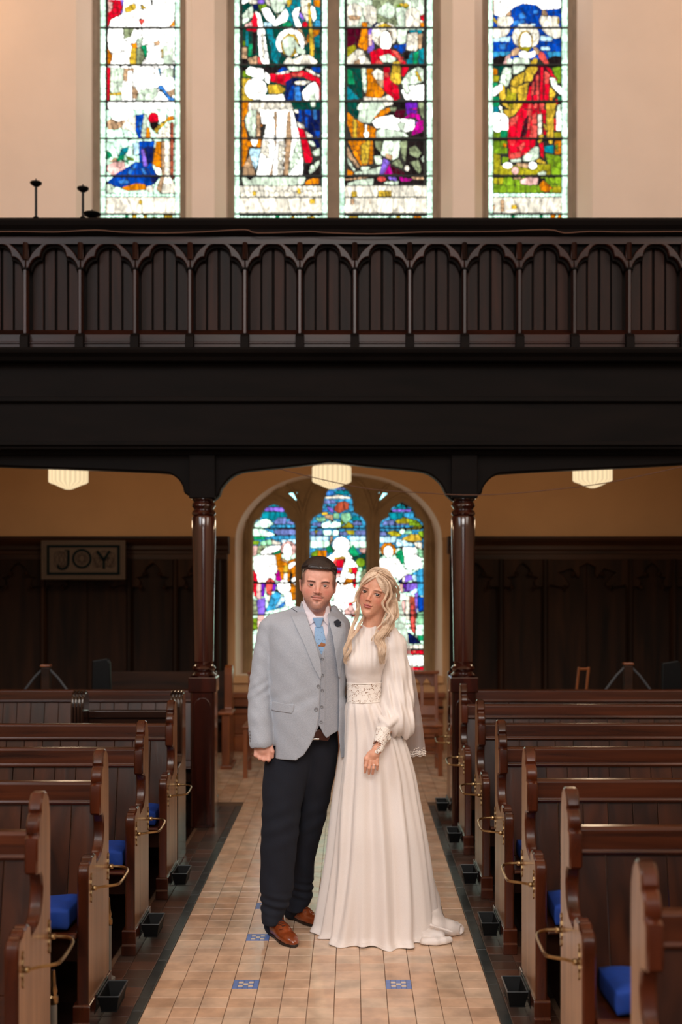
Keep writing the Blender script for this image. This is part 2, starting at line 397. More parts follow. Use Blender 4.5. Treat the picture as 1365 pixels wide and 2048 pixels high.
LIGHT_2 = """
3 D13 165,-1700 1180,-1700 1180,1495 165,1495
3 T10 720,-200 1180,-200 1180,350 720,350
3 W14 165,-100 300,-100 300,0 240,30 165,60
3 C9 240,0 360,0 360,50 260,50
3 V12 365,0 455,0 455,50 365,50
3 n9 290,60 370,60 370,130 310,130
3 l8 370,60 490,60 470,100 400,150
3 C10 460,0 520,0 540,90 480,60
3 N14 510,-60 770,-60 740,60 680,150 600,180 550,110
3 Y7 740,0 810,0 800,60 750,100
3 N12 165,200 230,120 300,70 310,200 240,280 170,320
3 R11 320,150 370,200 370,350 180,350 290,260
3 p8 190,330 280,280 300,340 200,350
3 W15 325,145 400,180 440,350 370,350 360,240
3 W15 415,120 500,90 590,230 570,310 500,280 440,200
3 S8 600,190 670,190 700,150 640,260
3 W14 660,180 730,110 770,190 740,280 600,340 550,330
3 G11 680,310 760,270 830,340 680,345
3 F8 450,290 540,290 560,345 450,345
3 W14 810,180 850,110 920,90 890,220 940,350 860,350
3 V10 910,150 970,230 960,280 910,220
3 C12 920,0 1060,0 1060,200 1000,290 940,170
3 W12 1050,70 1110,100 1130,230 1090,290 1060,200
3 A8 1130,250 1180,280 1180,350 1090,340
3 R9 e 980 320 36 36
3 O9 1090,0 1175,0 1175,100 1100,80
3 D12 170,370 360,370 360,760 240,760 170,560
3 R10 200,370 360,370 340,420 230,400
3 T12 210,410 250,410 250,620 210,600
3 G12 245,570 300,570 290,720 240,750
3 l9 170,530 210,540 210,610 170,600
3 K9 300,420 350,420 340,720 300,700
3 t9 165,620 230,620 230,760 165,780
3 K9 165,770 240,770 240,850 165,850
3 T11 470,380 560,380 600,620 540,640
3 T12 550,500 600,500 620,600 680,700 620,840 540,780 540,640
3 W15 365,370 455,370 480,600 525,850 455,850 390,790 370,560
3 C7 410,430 440,430 460,780 430,760
3 t10 230,770 360,720 360,850 270,850
3 r8 365,740 390,740 430,850 365,850
3 O9 1085,390 1175,390 1150,460 1090,540 1010,560 1000,470
3 T9 1100,480 1175,450 1175,640 1100,640
3 t10 870,370 940,390 1010,560 990,590 900,420
3 W11 e 790 560 185 185
3 Y40 e 785 590 118 150
3 N16 690,520 760,470 840,490 860,560 830,680 780,740 730,710 690,620
3 N14 840,500 900,600 990,660 980,710 880,700 850,620
3 C16 700,820 760,740 830,770 960,710 1060,720 1150,810 1060,860 720,860
3 Y11 1015,30 1045,30 1075,350 1105,600 1095,735 1050,730 1030,400
3 K10 165,870 1180,870 1180,960 165,960
3 D12 1110,620 1180,620 1180,850 1150,780
3 B10 620,930 700,870 760,900 740,940 640,950
3 B10 1060,880 1180,880 1180,950 1090,940
3 C8 590,960 770,915 780,950 620,975
3 C8 980,900 1040,900 1175,980 1175,1005 1050,970
3 N12 740,870 980,870 900,930 790,930
3 R13 515,960 650,970 790,950 960,920 1100,980 1175,1020 1175,1160 1100,1070 960,1010 800,1010 720,1110 530,1060
3 r9 800,960 960,950 930,1000 830,1000
3 l9 170,920 230,930 300,1010 170,1010
3 W15 205,920 260,870 440,900 460,1000 430,1040 300,1000 220,970
3 W14 460,930 525,980 520,1100 460,1060
3 Y11 165,1020 280,1020 240,1220 320,1310 165,1310
3 W15 e 340 1160 145 140
3 W15 460,1240 700,1230 725,1320 400,1310 420,1270
3 Y13 490,1110 640,1100 730,1160 680,1220 510,1220
3 n13 730,1060 830,1010 1110,1060 960,1130 940,1310 720,1310
3 C13 830,1070 920,1050 1080,1060 960,1110 860,1100
3 B10 745,1300 800,1120 850,1120 830,1310
3 b10 840,1140 910,1120 940,1310 850,1310
3 W15 940,1200 1030,1100 1110,1060 1165,1150 1165,1310 1000,1310 960,1300
3 N9 1030,1240 1120,1200 1120,1390 1060,1390
3 R8 1165,1060 1180,1060 1180,1300 1165,1300
3 O9 165,1330 260,1330 210,1495 165,1495
3 C13 250,1340 800,1340 830,1430 800,1495 210,1495 250,1400
4 n12 830,0 1175,0 1175,520 1100,480 1000,280 880,180
4 B9 890,0 940,0 950,160 900,160
4 B9 970,0 1060,0 1060,80 990,60
4 b8 1080,0 1130,0 1140,130 1090,120
4 B8 980,90 1020,90 1020,250 980,220
4 B8 1100,270 1175,270 1170,420 1120,330
4 C10 830,0 890,0 900,50 850,40
4 C10 860,150 960,190 980,250 900,230
4 O11 165,0 250,0 180,130 230,330 250,470 210,680 165,760
4 O9 210,400 280,400 300,480 220,480
4 O9 370,200 430,180 410,490 330,480 380,370
4 N13 200,120 250,0 350,0 340,360 270,350 210,220
4 t9 350,0 400,60 410,340 350,350
4 W9 270,390 370,390 340,480 300,470
4 F13 265,500 400,510 370,700 310,850 260,620
4 t12 180,740 260,580 340,850 170,850
4 K8 400,240 440,190 420,360 400,360
4 W15 395,0 820,0 870,180 960,560 950,850 350,850 430,400 480,190 420,180
4 C10 420,400 510,400 520,640 400,560
4 t11 580,20 620,20 600,500 550,850 520,850 590,560
4 t11 750,30 790,20 810,370 760,850 700,850 730,400
4 C9 640,400 720,400 690,850 620,850
4 N10 870,400 920,400 950,600 760,850 780,700
4 R22 880,230 970,260 1080,620 1060,690 980,690 930,420
4 K10 970,700 1060,690 1170,640 1175,850 960,850
4 C11 980,270 1100,350 1000,360
4 N10 1010,400 1080,400 1130,480 1060,470
4 N12 1070,550 1170,490 1170,600 1100,600
4 N10 1030,800 1060,720 1170,650 1165,720 1110,790 1040,840
4 N15 160,880 990,880 960,970 700,990 180,980
4 K7 220,880 310,880 260,920
4 O11 980,940 1060,890 1165,890 1165,960 980,975
4 C9 60,990 1260,990 1260,1130 60,1130
4 Y6 300,1060 350,1060 340,1120 300,1120
4 Y6 880,1020 920,1020 930,1090 880,1090
4 C24 60,1145 1260,1145 1260,1340 60,1340
4 t7 60,1170 130,1170 130,1330 60,1330
4 Y6 1040,1160 1110,1160 1110,1220 1040,1220
4 g6 60,1375 1260,1375 1260,1700 60,1700
4 Y6 1010,1390 1110,1390 1110,1440 1010,1440
4 Y6 790,1390 850,1390 850,1440 790,1440
4 G5 600,1380 650,1380 650,1440 600,1440
"""
LIGHT_3 = """
5 N14 160,-1700 1165,-1700 1165,400 160,400
5 S17 490,-200 900,-200 900,60 800,350 560,300 490,60
5 N20 560,130 690,20 790,110 780,210 700,250 560,180
5 n8 490,340 560,290 580,350 490,350
5 C16 165,80 260,40 360,90 360,200 290,330 165,340
5 t7 180,200 330,210 330,260 200,270
5 C16 370,100 450,55 545,110 550,270 480,340 390,240
5 l7 790,60 970,60 950,110 840,110
5 Y8 830,50 930,40 980,80 900,100
5 N14 795,110 900,90 920,330 830,350 800,200
5 C15 920,150 1010,90 1110,150 1110,350 920,350
5 R9 1115,210 1165,180 1165,290 1120,260
5 O8 1110,290 1165,290 1165,350 1120,350
5 M12 165,380 350,380 300,640 165,640
5 O13 355,290 430,290 440,650 380,660 300,600 340,450
5 V9 440,380 500,370 520,640 430,700
5 p8 440,450 490,450 490,600 440,600
5 C14 e 650 450 170 160
5 Y7 540,350 650,300 760,350
5 t8 570,500 660,390 740,430 750,580 700,620 580,620
5 W15 e 665 540 75 130
5 N13 820,380 940,390 930,540 870,600 820,560
5 B11 750,600 950,560 900,700 850,690
5 T10 970,390 1140,390 1130,450 980,430
5 C15 950,440 1080,420 1110,560 1060,670 930,650
5 t8 1080,450 1150,440 1130,640 1090,640
5 T12 930,720 1165,620 1165,840 940,840
5 G9 1020,700 1100,660 1080,840 1020,840
5 K9 900,680 980,660 960,780 900,760
5 y13 160,620 270,580 290,640 170,740
5 C15 165,750 300,640 370,660 480,840 165,840
5 t8 260,790 330,770 330,840 240,840
5 R14 460,680 560,640 760,640 880,720 940,850 860,860 800,770 640,800 640,850 480,850
5 r10 540,790 640,780 630,850 530,840
5 r10 730,640 830,680 900,800 850,830
5 N14 580,740 700,700 800,760 790,820 620,810
5 Y11 760,800 850,800 870,1080 790,1120 720,1060
5 D13 165,880 340,890 360,1060 370,1290 165,1290
5 G12 165,900 230,920 270,1100 170,1100
5 T12 165,1120 250,1200 330,1290 165,1300
5 N10 345,890 410,890 420,1240 370,1180
5 O14 415,900 500,900 560,1040 650,1200 600,1280 400,1270 430,1100
5 C13 480,950 560,890 640,940 640,1060 540,1040
5 t12 540,1050 640,1040 640,1150 600,1140
5 R14 640,880 720,880 720,1040 830,1120 850,1280 780,1320 640,1180
5 r9 640,950 710,950 710,1010 650,1010
5 R12 870,880 970,880 900,1000 870,990
5 N15 860,1080 960,940 1080,870 1160,900 1160,1060 1040,1100 900,1110
5 Y9 1040,930 1080,930 1140,1060 1100,1060
5 W15 860,1180 960,1120 1165,1100 1165,1310 920,1300
5 N10 880,1110 960,1090 980,1200 920,1220
5 C15 380,1260 600,1280 700,1230 770,1290 760,1360 620,1400 380,1310
5 D12 165,1330 300,1330 300,1495 165,1495
5 O8 345,1340 400,1340 350,1450 340,1400
5 N16 290,1400 330,1340 620,1330 660,1400 560,1495 310,1495
5 O12 560,1495 620,1420 740,1400 660,1495
5 K11 770,1330 930,1330 930,1495 700,1495
5 S8 720,1400 810,1400 790,1450 720,1450
5 P12 920,1340 1080,1340 1080,1400 930,1440
5 m12 940,1430 1080,1400 1080,1495 930,1495
5 S10 1085,1340 1165,1340 1165,1495 1120,1495
6 D12 160,0 320,0 310,150 240,90
6 N20 300,130 330,0 600,0 490,130 460,180 340,160
6 O11 490,120 560,60 600,0 740,0 640,80 540,110
6 M11 800,0 930,0 900,130 760,100
6 P11 930,0 1070,0 1060,100 940,60
6 m11 890,120 980,40 1110,60 1120,160 1040,100
6 S9 1100,0 1165,0 1165,130 1120,70
6 O10 160,20 240,90 360,170 540,240 540,370 230,370 160,180
6 Y9 240,100 290,150 290,370 240,370
6 W9 e 415 320 35 45
6 W8 395,190 425,190 425,300 395,300
6 W15 480,160 560,100 760,65 800,110 1040,130 1050,260 920,290 700,250 540,240
6 N12 820,170 920,160 900,290 830,230
6 V11 1050,160 1100,130 1100,340 1050,330
6 m12 1080,150 1160,130 1160,260 1100,350 1000,340 1010,280
6 N16 540,280 620,240 900,290 970,350 540,365
6 K9 990,340 1165,280 1165,370 900,365
6 O10 165,400 510,400 500,700 340,730 270,620
6 Y9 340,460 420,400 470,400 430,700 350,700
6 K10 500,400 620,400 600,720 510,640
6 t10 160,460 250,620 330,740 300,760 165,600
6 N9 160,600 280,790 250,800 170,700
6 S11 520,410 620,410 600,560 540,500
6 N17 640,400 860,400 830,620 750,660 600,580
6 t9 660,560 760,600 740,660 660,620
6 S14 840,420 940,400 960,600 930,700 880,620
6 K11 950,400 1165,400 1165,850 900,850
6 S11 970,500 1050,460 1130,560 1080,630 980,580
6 S11 980,680 1090,650 1130,760 1110,840 1060,790
6 N8 1120,640 1165,580 1165,700
6 S9 740,700 830,630 890,720 880,770
6 C8 e 940 760 32 40
6 N11 510,600 610,600 620,700 540,720
6 O9 160,770 250,810 230,850 160,850
6 N13 340,740 470,740 420,800 350,790
6 N14 260,810 460,780 610,730 580,840 260,840
6 V13 580,840 640,620 720,680 640,840
6 m13 640,840 720,700 920,840
6 M9 720,720 900,800 920,850 760,830
6 K10 60,870 1165,870 1165,970 60,970
6 t9 110,900 320,880 520,880 160,920
6 N13 160,960 300,910 510,890 500,980 180,980
6 r20 e 610 900 58 34
6 V11 680,870 800,880 820,930 720,910
6 m11 830,870 1030,900 950,940 860,930
6 t9 980,870 1165,880 1165,910 1040,910
6 N9 680,930 840,930 820,980 620,960
6 C15 60,990 1260,990 1260,1130 60,1130
6 Y6 570,1050 740,1050 740,1125 570,1125
6 Y6 220,1060 290,1060 290,1130 220,1130
6 C24 60,1145 1260,1145 1260,1340 60,1340
6 t6 70,1160 140,1160 140,1230 70,1230
6 t6 210,1160 260,1160 260,1230 210,1230
6 t6 440,1160 480,1160 480,1230 440,1230
6 g6 60,1375 1260,1375 1260,1700 60,1700
6 Y6 190,1385 300,1385 300,1440 190,1440
6 Y6 800,1385 860,1385 860,1440 800,1440
6 O6 1030,1385 1130,1385 1130,1440 1030,1440
6 D5 700,1385 735,1385 735,1430 700,1430
"""
LIGHT_4 = """
7 B14 145,-1700 1080,-1700 1080,820 145,820
7 W15 145,-1700 1080,-1700 1080,120 820,140 740,70 560,50 420,110 340,230 250,230 145,200
7 O8 150,0 165,0 165,200 150,200
7 t10 330,190 390,140 400,220 330,220
7 t10 820,140 880,150 900,220 820,210
7 b11 500,200 560,170 610,250 510,260
7 b10 700,140 770,140 760,190 700,190
7 b10 420,290 580,270 600,310 420,360
7 Y7 150,220 210,290 210,340 160,290
7 C15 215,240 330,220 420,240 430,300 370,370 210,360
7 C15 800,220 1060,230 1040,300 1060,375 820,375 780,290
7 Y7 1030,260 1060,220 1060,320 1030,330
7 C17 150,395 390,395 360,460 280,530 150,520
7 C17 810,395 1075,395 1075,510 1000,530 880,470
7 F10 490,330 740,330 700,375 500,375
7 F11 150,530 390,500 380,570 150,575
7 F11 800,490 960,510 960,570 800,560
7 b10 240,610 330,600 330,680 240,670
7 F9 800,640 920,640 940,690 810,690
7 A11 150,710 400,710 370,760 150,780
7 A11 880,710 1075,710 1075,780 920,790
7 K14 150,800 250,760 330,780 320,880 150,890
7 K14 900,800 1000,765 1075,780 1075,890 920,880
7 C14 e 600 500 188 172
7 Y40 e 595 570 100 150
7 W15 e 600 570 78 125
7 t11 400,700 470,650 520,660 500,750 400,770
7 t11 700,650 740,640 790,700 770,750 720,740
7 y30 520,640 680,640 640,700 580,710
7 W15 490,730 560,690 640,720 730,690 730,770 640,800 520,790
7 p12 280,890 330,770 400,730 390,780 340,890
7 r17 790,700 850,730 920,880 860,885 770,780
7 D12 145,910 380,910 230,1120 145,1120
7 O9 150,930 210,950 210,1020 150,1030
7 y10 150,1030 240,1040 220,1120 150,1120
7 l11 960,930 1075,910 1075,1140 1030,1140
7 N14 430,790 640,800 660,880 560,960 480,1010 420,1020 420,880
7 N8 340,800 420,810 400,890 340,890
7 N14 300,920 400,930 400,1060 340,1200 240,1140 260,1040
7 G12 145,1130 230,1130 210,1190 145,1200
7 M14 760,880 900,890 940,1040 920,1380 560,1380 640,1150
7 R12 800,920 840,920 840,1380 790,1380
7 R12 850,960 910,980 920,1150 915,1380 850,1370
7 r10 740,1030 780,1020 780,1380 730,1380
7 R11 600,1380 650,1180 690,1180 680,1380
7 r10 690,1120 720,1110 710,1290 670,1310
7 R10 700,1300 760,1300 760,1380 700,1380
7 r10 850,960 930,1020 910,1150 850,1150
7 R11 870,920 930,930 1030,1090 1020,1120 930,1020
7 Y15 650,880 710,790 760,800 750,880
7 Y14 590,960 640,910 770,920 680,1110 570,1120 600,1020
7 Y15 400,1100 480,1030 590,980 560,1130 460,1200 390,1160
7 Y13 390,1180 460,1200 620,1130 640,1120 600,1380 500,1380 480,1280 400,1260
7 y12 320,1380 350,1200 400,1260 480,1280 460,1380
7 Y12 240,1190 310,1160 330,1340 280,1380 230,1340
7 W15 90,1250 210,1170 280,1140 280,1230 150,1330 90,1310
7 N14 920,1060 1000,1070 1040,1180 960,1200
7 W15 960,1190 1040,1160 1140,1260 1140,1310 1060,1290
7 Y12 930,1180 1010,1270 990,1340 920,1330
7 O8 920,1330 970,1340 970,1380 920,1380
7 G10 150,1320 240,1320 240,1460 150,1460
7 R9 1000,1350 1040,1350 1040,1440 1000,1430
7 G9 1040,1320 1080,1320 1080,1400 1040,1400
7 T12 145,1460 250,1460 250,1570 145,1570
7 W9 230,1440 270,1460 290,1570 250,1570
7 Y14 260,1410 560,1410 480,1570 400,1570 370,1500
7 y10 350,1420 420,1420 420,1500
7 R12 560,1410 860,1410 880,1570 460,1570
7 r9 640,1410 680,1410 660,1570 620,1570
7 r9 720,1410 760,1410 760,1480 700,1480
7 r9 780,1410 850,1410 850,1570 790,1570
7 Y13 870,1410 1020,1410 980,1570 880,1570
7 N9 1030,1440 1080,1420 1080,1570 1020,1570
8 W13 145,30 360,60 360,280 150,300
8 W12 e 210 220 65 90
8 T10 150,0 235,0 235,30 150,40
8 N8 255,0 290,0 290,50 255,40
8 l10 155,300 250,310 250,385 155,385
8 G11 255,280 360,280 350,385 255,385
8 Y13 290,0 500,0 430,80 370,105 310,60
8 R14 370,120 590,0 760,0 760,385 350,385
8 r13 380,120 500,70 480,170 390,230
8 r11 620,0 680,0 650,270 600,260
8 M9 590,120 640,60 610,330 540,380 520,380
8 r11 680,80 750,30 750,200 680,200
8 r11 680,210 760,210 750,380 650,380
8 C14 765,60 820,60 820,330 765,350
8 R10 780,0 880,0 870,160 880,350 840,340 830,60
8 Y14 880,0 1010,0 980,100 980,385 890,385 880,200
8 Y9 830,170 890,240 900,300 860,270
8 Y9 780,350 840,330 840,390 790,460 760,440
8 R10 980,100 1015,130 1015,290 990,280
8 W12 1020,20 1085,20 1085,290 1020,290
8 y10 990,310 1085,310 1085,390 990,390
8 l11 155,420 350,420 350,600 155,600
8 O9 290,450 340,470 330,520 290,500
8 R13 350,410 740,410 720,500 560,610 520,660 375,690
8 r10 370,420 460,420 440,500 370,480
8 r10 500,500 590,430 590,480 530,570
8 r10 380,600 540,570 530,650 390,680
8 r10 560,610 680,520 660,560 580,620
8 R10 780,460 840,440 850,690 800,620
8 T13 850,500 980,480 980,600 860,580
8 Y9 900,415 970,415 960,470 920,460
8 O10 990,420 1085,420 1085,610 1000,610
8 l9 1000,500 1040,440 1040,600
8 y14 155,590 250,620 250,880 155,880
8 l13 270,640 370,650 350,740 270,740
8 l14 860,590 1085,640 1085,890 950,890 900,740
8 N13 560,640 720,500 780,510 780,650 700,700 560,700
8 N10 380,680 530,660 540,710 400,720
8 y13 240,760 940,740 940,890 240,890
8 W13 e 350 760 70 42
8 W13 e 690 760 62 50
8 p11 e 455 830 50 55
8 t11 470,720 640,740 630,800 480,770
8 Y11 730,700 780,660 890,730 800,740
8 N12 750,870 830,835 880,850 870,895 780,895
8 l12 155,920 1085,920 1085,1130 155,1130
8 y11 160,930 300,930 280,1020 160,1010
8 K9 780,930 880,940 820,1040 770,1000
8 O12 780,1020 840,960 960,1060 900,1130 800,1100
8 p12 520,960 620,920 770,930 760,1020 640,1030 530,1010
8 t9 420,930 540,920 520,950 430,950
8 l12 900,930 1085,920 1085,1010 960,1010
8 y12 960,1050 1085,1040 1085,1130 960,1130
8 g10 90,1140 1155,1140 1155,1185 90,1185
8 C24 90,1195 1155,1195 1155,1405 90,1405
8 t7 110,1300 180,1300 180,1370 110,1370
8 t7 250,1230 310,1230 310,1390 250,1390
8 Y9 400,1300 480,1300 480,1360 400,1360
8 Y7 1080,1310 1140,1310 1140,1370 1080,1370
8 g6 90,1430 1155,1430 1155,1800 90,1800
8 G6 410,1440 450,1440 450,1510 410,1510
8 G6 790,1440 830,1440 830,1510 790,1510
8 O6 945,1430 1000,1430 1000,1500 945,1500
8 O6 1040,1430 1075,1430 1075,1500 1040,1500
"""
LIGHT_5 = """
A A13 0,200 700,200 700,2700 0,2700
A g14 0,900 700,900 700,2700 0,2700
A T11 280,300 450,300 430,370 300,370
A V10 210,380 500,370 480,435 200,430
A T14 170,440 530,440 520,530 340,560 170,530
A v13 330,580 380,520 510,510 490,610 340,610
A v11 500,600 530,550 620,590 600,615
A g12 130,550 250,530 330,600 240,660 60,650 70,600
A A10 280,620 640,610 640,665 280,665
A g15 45,670 180,670 360,750 240,780 50,770
A v13 320,700 400,675 640,680 640,750 380,760
A G11 50,780 210,770 220,820 60,820
A A11 300,810 380,760 640,765 640,810 320,820
A L13 140,850 290,810 310,890 140,900
A C13 310,820 440,860 400,890 310,890
A l11 50,830 135,830 130,890 50,890
A F11 430,820 640,810 640,880 450,880
A p9 50,900 120,900 90,1040 50,1040
A S7 110,900 230,890 150,1020 100,1020
A W15 150,990 250,910 420,890 430,940 330,1010 160,1020
A G12 310,1000 430,950 420,1000 340,1050
A p9 e 530 940 105 105
A W15 e 520 970 62 95
A O13 350,1020 440,1000 440,1100 530,1140 530,1100 640,1060 640,1640 560,1640 560,1400 430,1380 360,1220
A t10 430,1060 530,1110 520,1140 440,1100
A Y11 470,1180 530,1140 520,1260 460,1260
A C10 470,1280 520,1270 520,1370 460,1370
A W11 530,1150 620,1110 630,1150 540,1230
A W11 570,1350 640,1310 640,1460 570,1400
A K7 540,1400 560,1240 580,1320 560,1450
A W15 60,1060 200,1020 350,1030 380,1220 260,1400 120,1400 60,1200
A R11 50,1230 100,1300 110,1600 60,1600
A m12 350,1290 400,1220 440,1390 360,1380
A r11 210,1400 280,1330 350,1390 320,1400
A p12 100,1420 160,1420 160,1640 90,1620
A P12 160,1420 220,1420 200,1600 160,1600
A r12 225,1420 320,1420 290,1680 230,1560
A P11 320,1420 370,1430 350,1520 310,1530
A W15 e 470 1460 90 95
A C10 240,1570 290,1580 250,1690
A A14 220,1800 300,1570 360,1520 430,1560 390,1760
A b13 380,1760 430,1600 510,1640 460,1740
A F12 340,1760 450,1570 500,1640 420,1700
A W12 470,1560 560,1530 590,1680 500,1740
A V15 100,1640 220,1600 210,1850 110,1840
A S9 40,1650 90,1640 120,1840 50,1840
A l11 40,1890 110,1890 110,2040 40,2040
A p14 110,1850 200,1840 170,2700 100,2700
"""
LIGHT_6 = """
B A14 0,50 900,50 900,2900 0,2900
B g15 0,1200 900,1200 900,2900 0,2900
B v11 430,100 570,100 570,135 430,140
B b11 300,150 400,150 410,210 290,220
B T12 420,150 600,150 610,205 420,200
B C12 280,230 400,220 460,205 540,220 640,240 620,260 280,260
B v12 265,280 400,270 440,320 270,330
B A8 280,330 410,330 400,370 350,360
B q16 410,370 460,310 530,290 610,320 600,400 480,450 410,430
B V12 290,350 400,400 390,460 340,430
B b9 250,400 330,400 330,440 240,440
B A10 600,350 670,350 670,430 610,440
B Y10 230,450 310,440 330,490 230,480
B t11 270,480 390,480 390,560 280,520
B L16 395,460 470,450 480,530 400,530
B L17 500,460 620,450 640,520 560,610 500,540
B l9 490,540 540,600 500,620
B L12 140,520 280,510 300,560 200,580
B v12 100,590 230,580 230,640 110,640
B T14 640,560 660,480 740,500 770,560
B v13 640,600 730,550 800,610 690,630
B A10 80,630 180,630 180,670 80,670
B g17 230,600 360,550 350,660 240,670
B g17 330,640 400,560 500,590 490,670 340,670
B y14 500,640 610,575 670,630 660,665 510,670
B A11 670,625 830,625 830,670 680,670
B v12 80,700 240,690 240,760 80,760
B y8 130,690 190,690 150,750
B g12 250,690 370,690 360,760 270,760
B g9 390,690 470,690 460,760 380,770
B v12 470,710 600,700 620,760 480,760
B y13 550,690 680,690 680,750 600,750
B v12 690,690 830,690 830,760 700,760
B F10 80,770 330,770 330,830 80,830
B F10 620,770 830,770 830,830 620,830
B t8 350,770 390,770 360,900 345,880
B g12 80,830 340,830 340,930 80,930
B g12 620,830 840,830 840,930 620,930
B l11 90,1000 190,940 190,1060 90,1040
B O11 170,1060 190,960 300,960 300,1060
B G14 290,920 350,890 400,980 320,1010
B G16 600,980 660,880 720,980 780,1040 660,1050
B p9 740,940 840,930 830,1010 760,990
B D10 80,1060 300,1060 300,1200 80,1200
B D10 640,1060 840,1000 840,1300 700,1200
B l17 e 765 1130 65 62
B W15 e 500 890 118 110
B W15 420,960 580,960 640,1040 740,1200 700,1300 640,1480 280,1480 400,1200 280,1080 400,1000
B Y8 400,1060 550,1050 550,1080 400,1085
B r11 360,1140 420,1080 550,1080 530,1200 410,1200
B R11 430,1100 540,1090 520,1200 440,1190
B V8 400,1205 520,1200 520,1235 400,1235
B R9 410,1240 500,1240 490,1280 410,1280
B p10 410,1285 490,1285 470,1340 410,1340
B W15 560,1080 640,1080 600,1240 480,1450 470,1380
B Y13 600,1210 650,1200 650,1270 600,1270
B R11 640,1190 720,1200 720,1380 690,1500 660,1440 660,1300
B O13 520,1440 560,1350 660,1360 650,1400 560,1440
B W15 570,1310 680,1280 690,1350 600,1350
B g11 710,1280 750,1270 740,1400 700,1420
B L10 e 760 1225 34 34
B S7 770,1250 850,1200 850,1500 750,1500
B W15 400,1480 690,1480 740,1900 380,1900
B V12 330,1700 370,1720 370,1860 300,1850
B K8 500,1760 520,1780 520,1920 490,1900
B R9 e 630 1700 28 28
B p11 540,1780 640,1700 700,1800 660,1860 560,1850
B r8 650,1840 720,1820 740,1870 660,1870
B g14 520,1880 740,1880 740,2900 520,2900
"""
LIGHT_7 = """
C A10 0,200 600,200 600,2100 0,2100
C g12 0,700 600,700 600,2100 0,2100
C T10 180,330 290,235 420,330 400,310
C V9 210,300 400,300 400,330 210,330
C T12 165,340 320,340 320,400 200,410
C A10 320,340 430,340 430,400 330,400
C v10 100,465 130,420 220,410 240,465
C v10 240,440 360,440 400,465 250,470
C y12 235,420 340,380 420,420 380,450 260,450
C l9 380,400 470,420 520,480 380,470
C A9 80,480 300,470 290,530 80,520
C y9 280,500 440,480 510,480 500,510 300,510
C v9 80,535 140,535 160,575 80,575
C y13 145,540 230,515 310,570 220,590
C g9 e 310 530 32 26
C L9 340,520 410,520 410,560 330,560
C Y14 295,610 400,555 480,560 520,620 440,635 320,620
C l9 470,530 520,520 520,600 480,560
C F9 80,585 250,580 240,640 80,650
C F9 250,600 330,620 420,650 420,680 250,680
C C8 420,640 510,640 510,790 460,700
C L9 470,700 520,720 520,800 480,790
C O9 e 165 715 80 70
C W15 e 168 735 48 60
C G12 245,750 300,700 340,760 340,860 300,860 240,780
C D10 80,760 110,760 110,795 80,795
C W15 310,690 450,690 460,780 500,800 520,880 440,930 340,900 330,800
C W15 75,810 160,800 270,810 330,910 390,950 270,1030 180,960 80,910
C A12 420,950 520,900 520,1060 430,1040
C F9 410,980 450,970 460,1040 420,1040
C V12 340,980 400,970 420,1020 340,1050 330,1050
C C9 310,1000 340,980 330,1050 300,1050
C n8 270,1030 310,1000 310,1055 270,1055
C V13 360,1060 470,1060 470,1120 340,1150 350,1090
C F12 380,1150 460,1110 460,1160 400,1180
C P10 320,1065 350,1065 350,1150 330,1150
C p11 280,1065 320,1065 320,1160 290,1150
C W13 280,1165 350,1165 350,1230 280,1230
C p11 300,1240 340,1240 340,1400 310,1320
C V12 440,1160 470,1150 465,1300 450,1450 420,1280
C C11 345,1190 385,1190 385,1440 345,1430
C q12 385,1190 440,1200 450,1380 445,1600 390,1520
C r12 395,1280 430,1280 440,1590 400,1530
C A12 465,1060 525,1060 525,1190 470,1190
C B13 470,1200 525,1200 525,1340 470,1350
C L13 460,1370 525,1350 525,1480 460,1480
C g10 450,1490 525,1480 525,1600 450,1600
C C10 350,1460 400,1490 380,1520
C n12 370,1560 450,1610 500,1680 370,1680
C G10 460,1590 525,1590 525,1650 480,1650
C C9 0,1700 525,1690 525,1730 0,1730
C R8 0,1745 525,1740 525,1785 0,1785
C r8 400,1745 460,1745 440,1785
C W15 0,1795 525,1795 525,1905 0,1905
C R8 0,1915 525,1915 525,1950 0,1950
"""

def parse_light(txt):
    out = []
    for ln in txt.strip().split('\n'):
        p = ln.split(); x0, y0, s = CROPS[p[0]]; code, size = p[1][0], float(p[1][1:])
        if p[2] == 'e':
            a = [float(v) for v in p[3:7]]; out.append((code, size, 'e', (x0+a[0]*s, y0+a[1]*s, a[2]*s, a[3]*s)))
        else:
            out.append((code, size, 'p', np.array([[float(v) for v in q.split(',')] for q in p[2:]])*s+(x0, y0)))
    return out

def poly_mask(X, Y, pts):
    m = np.zeros(X.shape, bool); n = len(pts)
    for i in range(n):
        (x1, y1), (x2, y2) = pts[i], pts[(i+1) % n]
        if y1 == y2: continue
        c = ((y1 > Y) != (y2 > Y)) & (X < (x2-x1)*(Y-y1)/(y2-y1)+x1)
        m ^= c
    return m

def outline_of(comp):
    """crack-following outline of a set of pixels (dict-free, on a padded bool array); returns its longest loop"""
    h, w = comp.shape
    c = np.zeros((h+2, w+2), bool); c[1:-1, 1:-1] = comp
    nxt = {}
    ys, xs = np.nonzero(c)
    for y, x in zip(ys.tolist(), xs.tolist()):
        if not c[y-1, x]: nxt.setdefault((x, y), []).append((x+1, y))
        if not c[y, x+1]: nxt.setdefault((x+1, y), []).append((x+1, y+1))
        if not c[y+1, x]: nxt.setdefault((x+1, y+1), []).append((x, y+1))
        if not c[y, x-1]: nxt.setdefault((x, y+1), []).append((x, y))
    best = []
    while nxt:
        s = next(iter(nxt)); loop = [s]; cur = s
        while True:
            l = nxt.get(cur)
            if not l: break
            n = l.pop()
            if not l: del nxt[cur]
            cur = n
            if cur == s: break
            loop.append(cur)
        if len(loop) > len(best): best = loop
    return np.array(best, float)-1

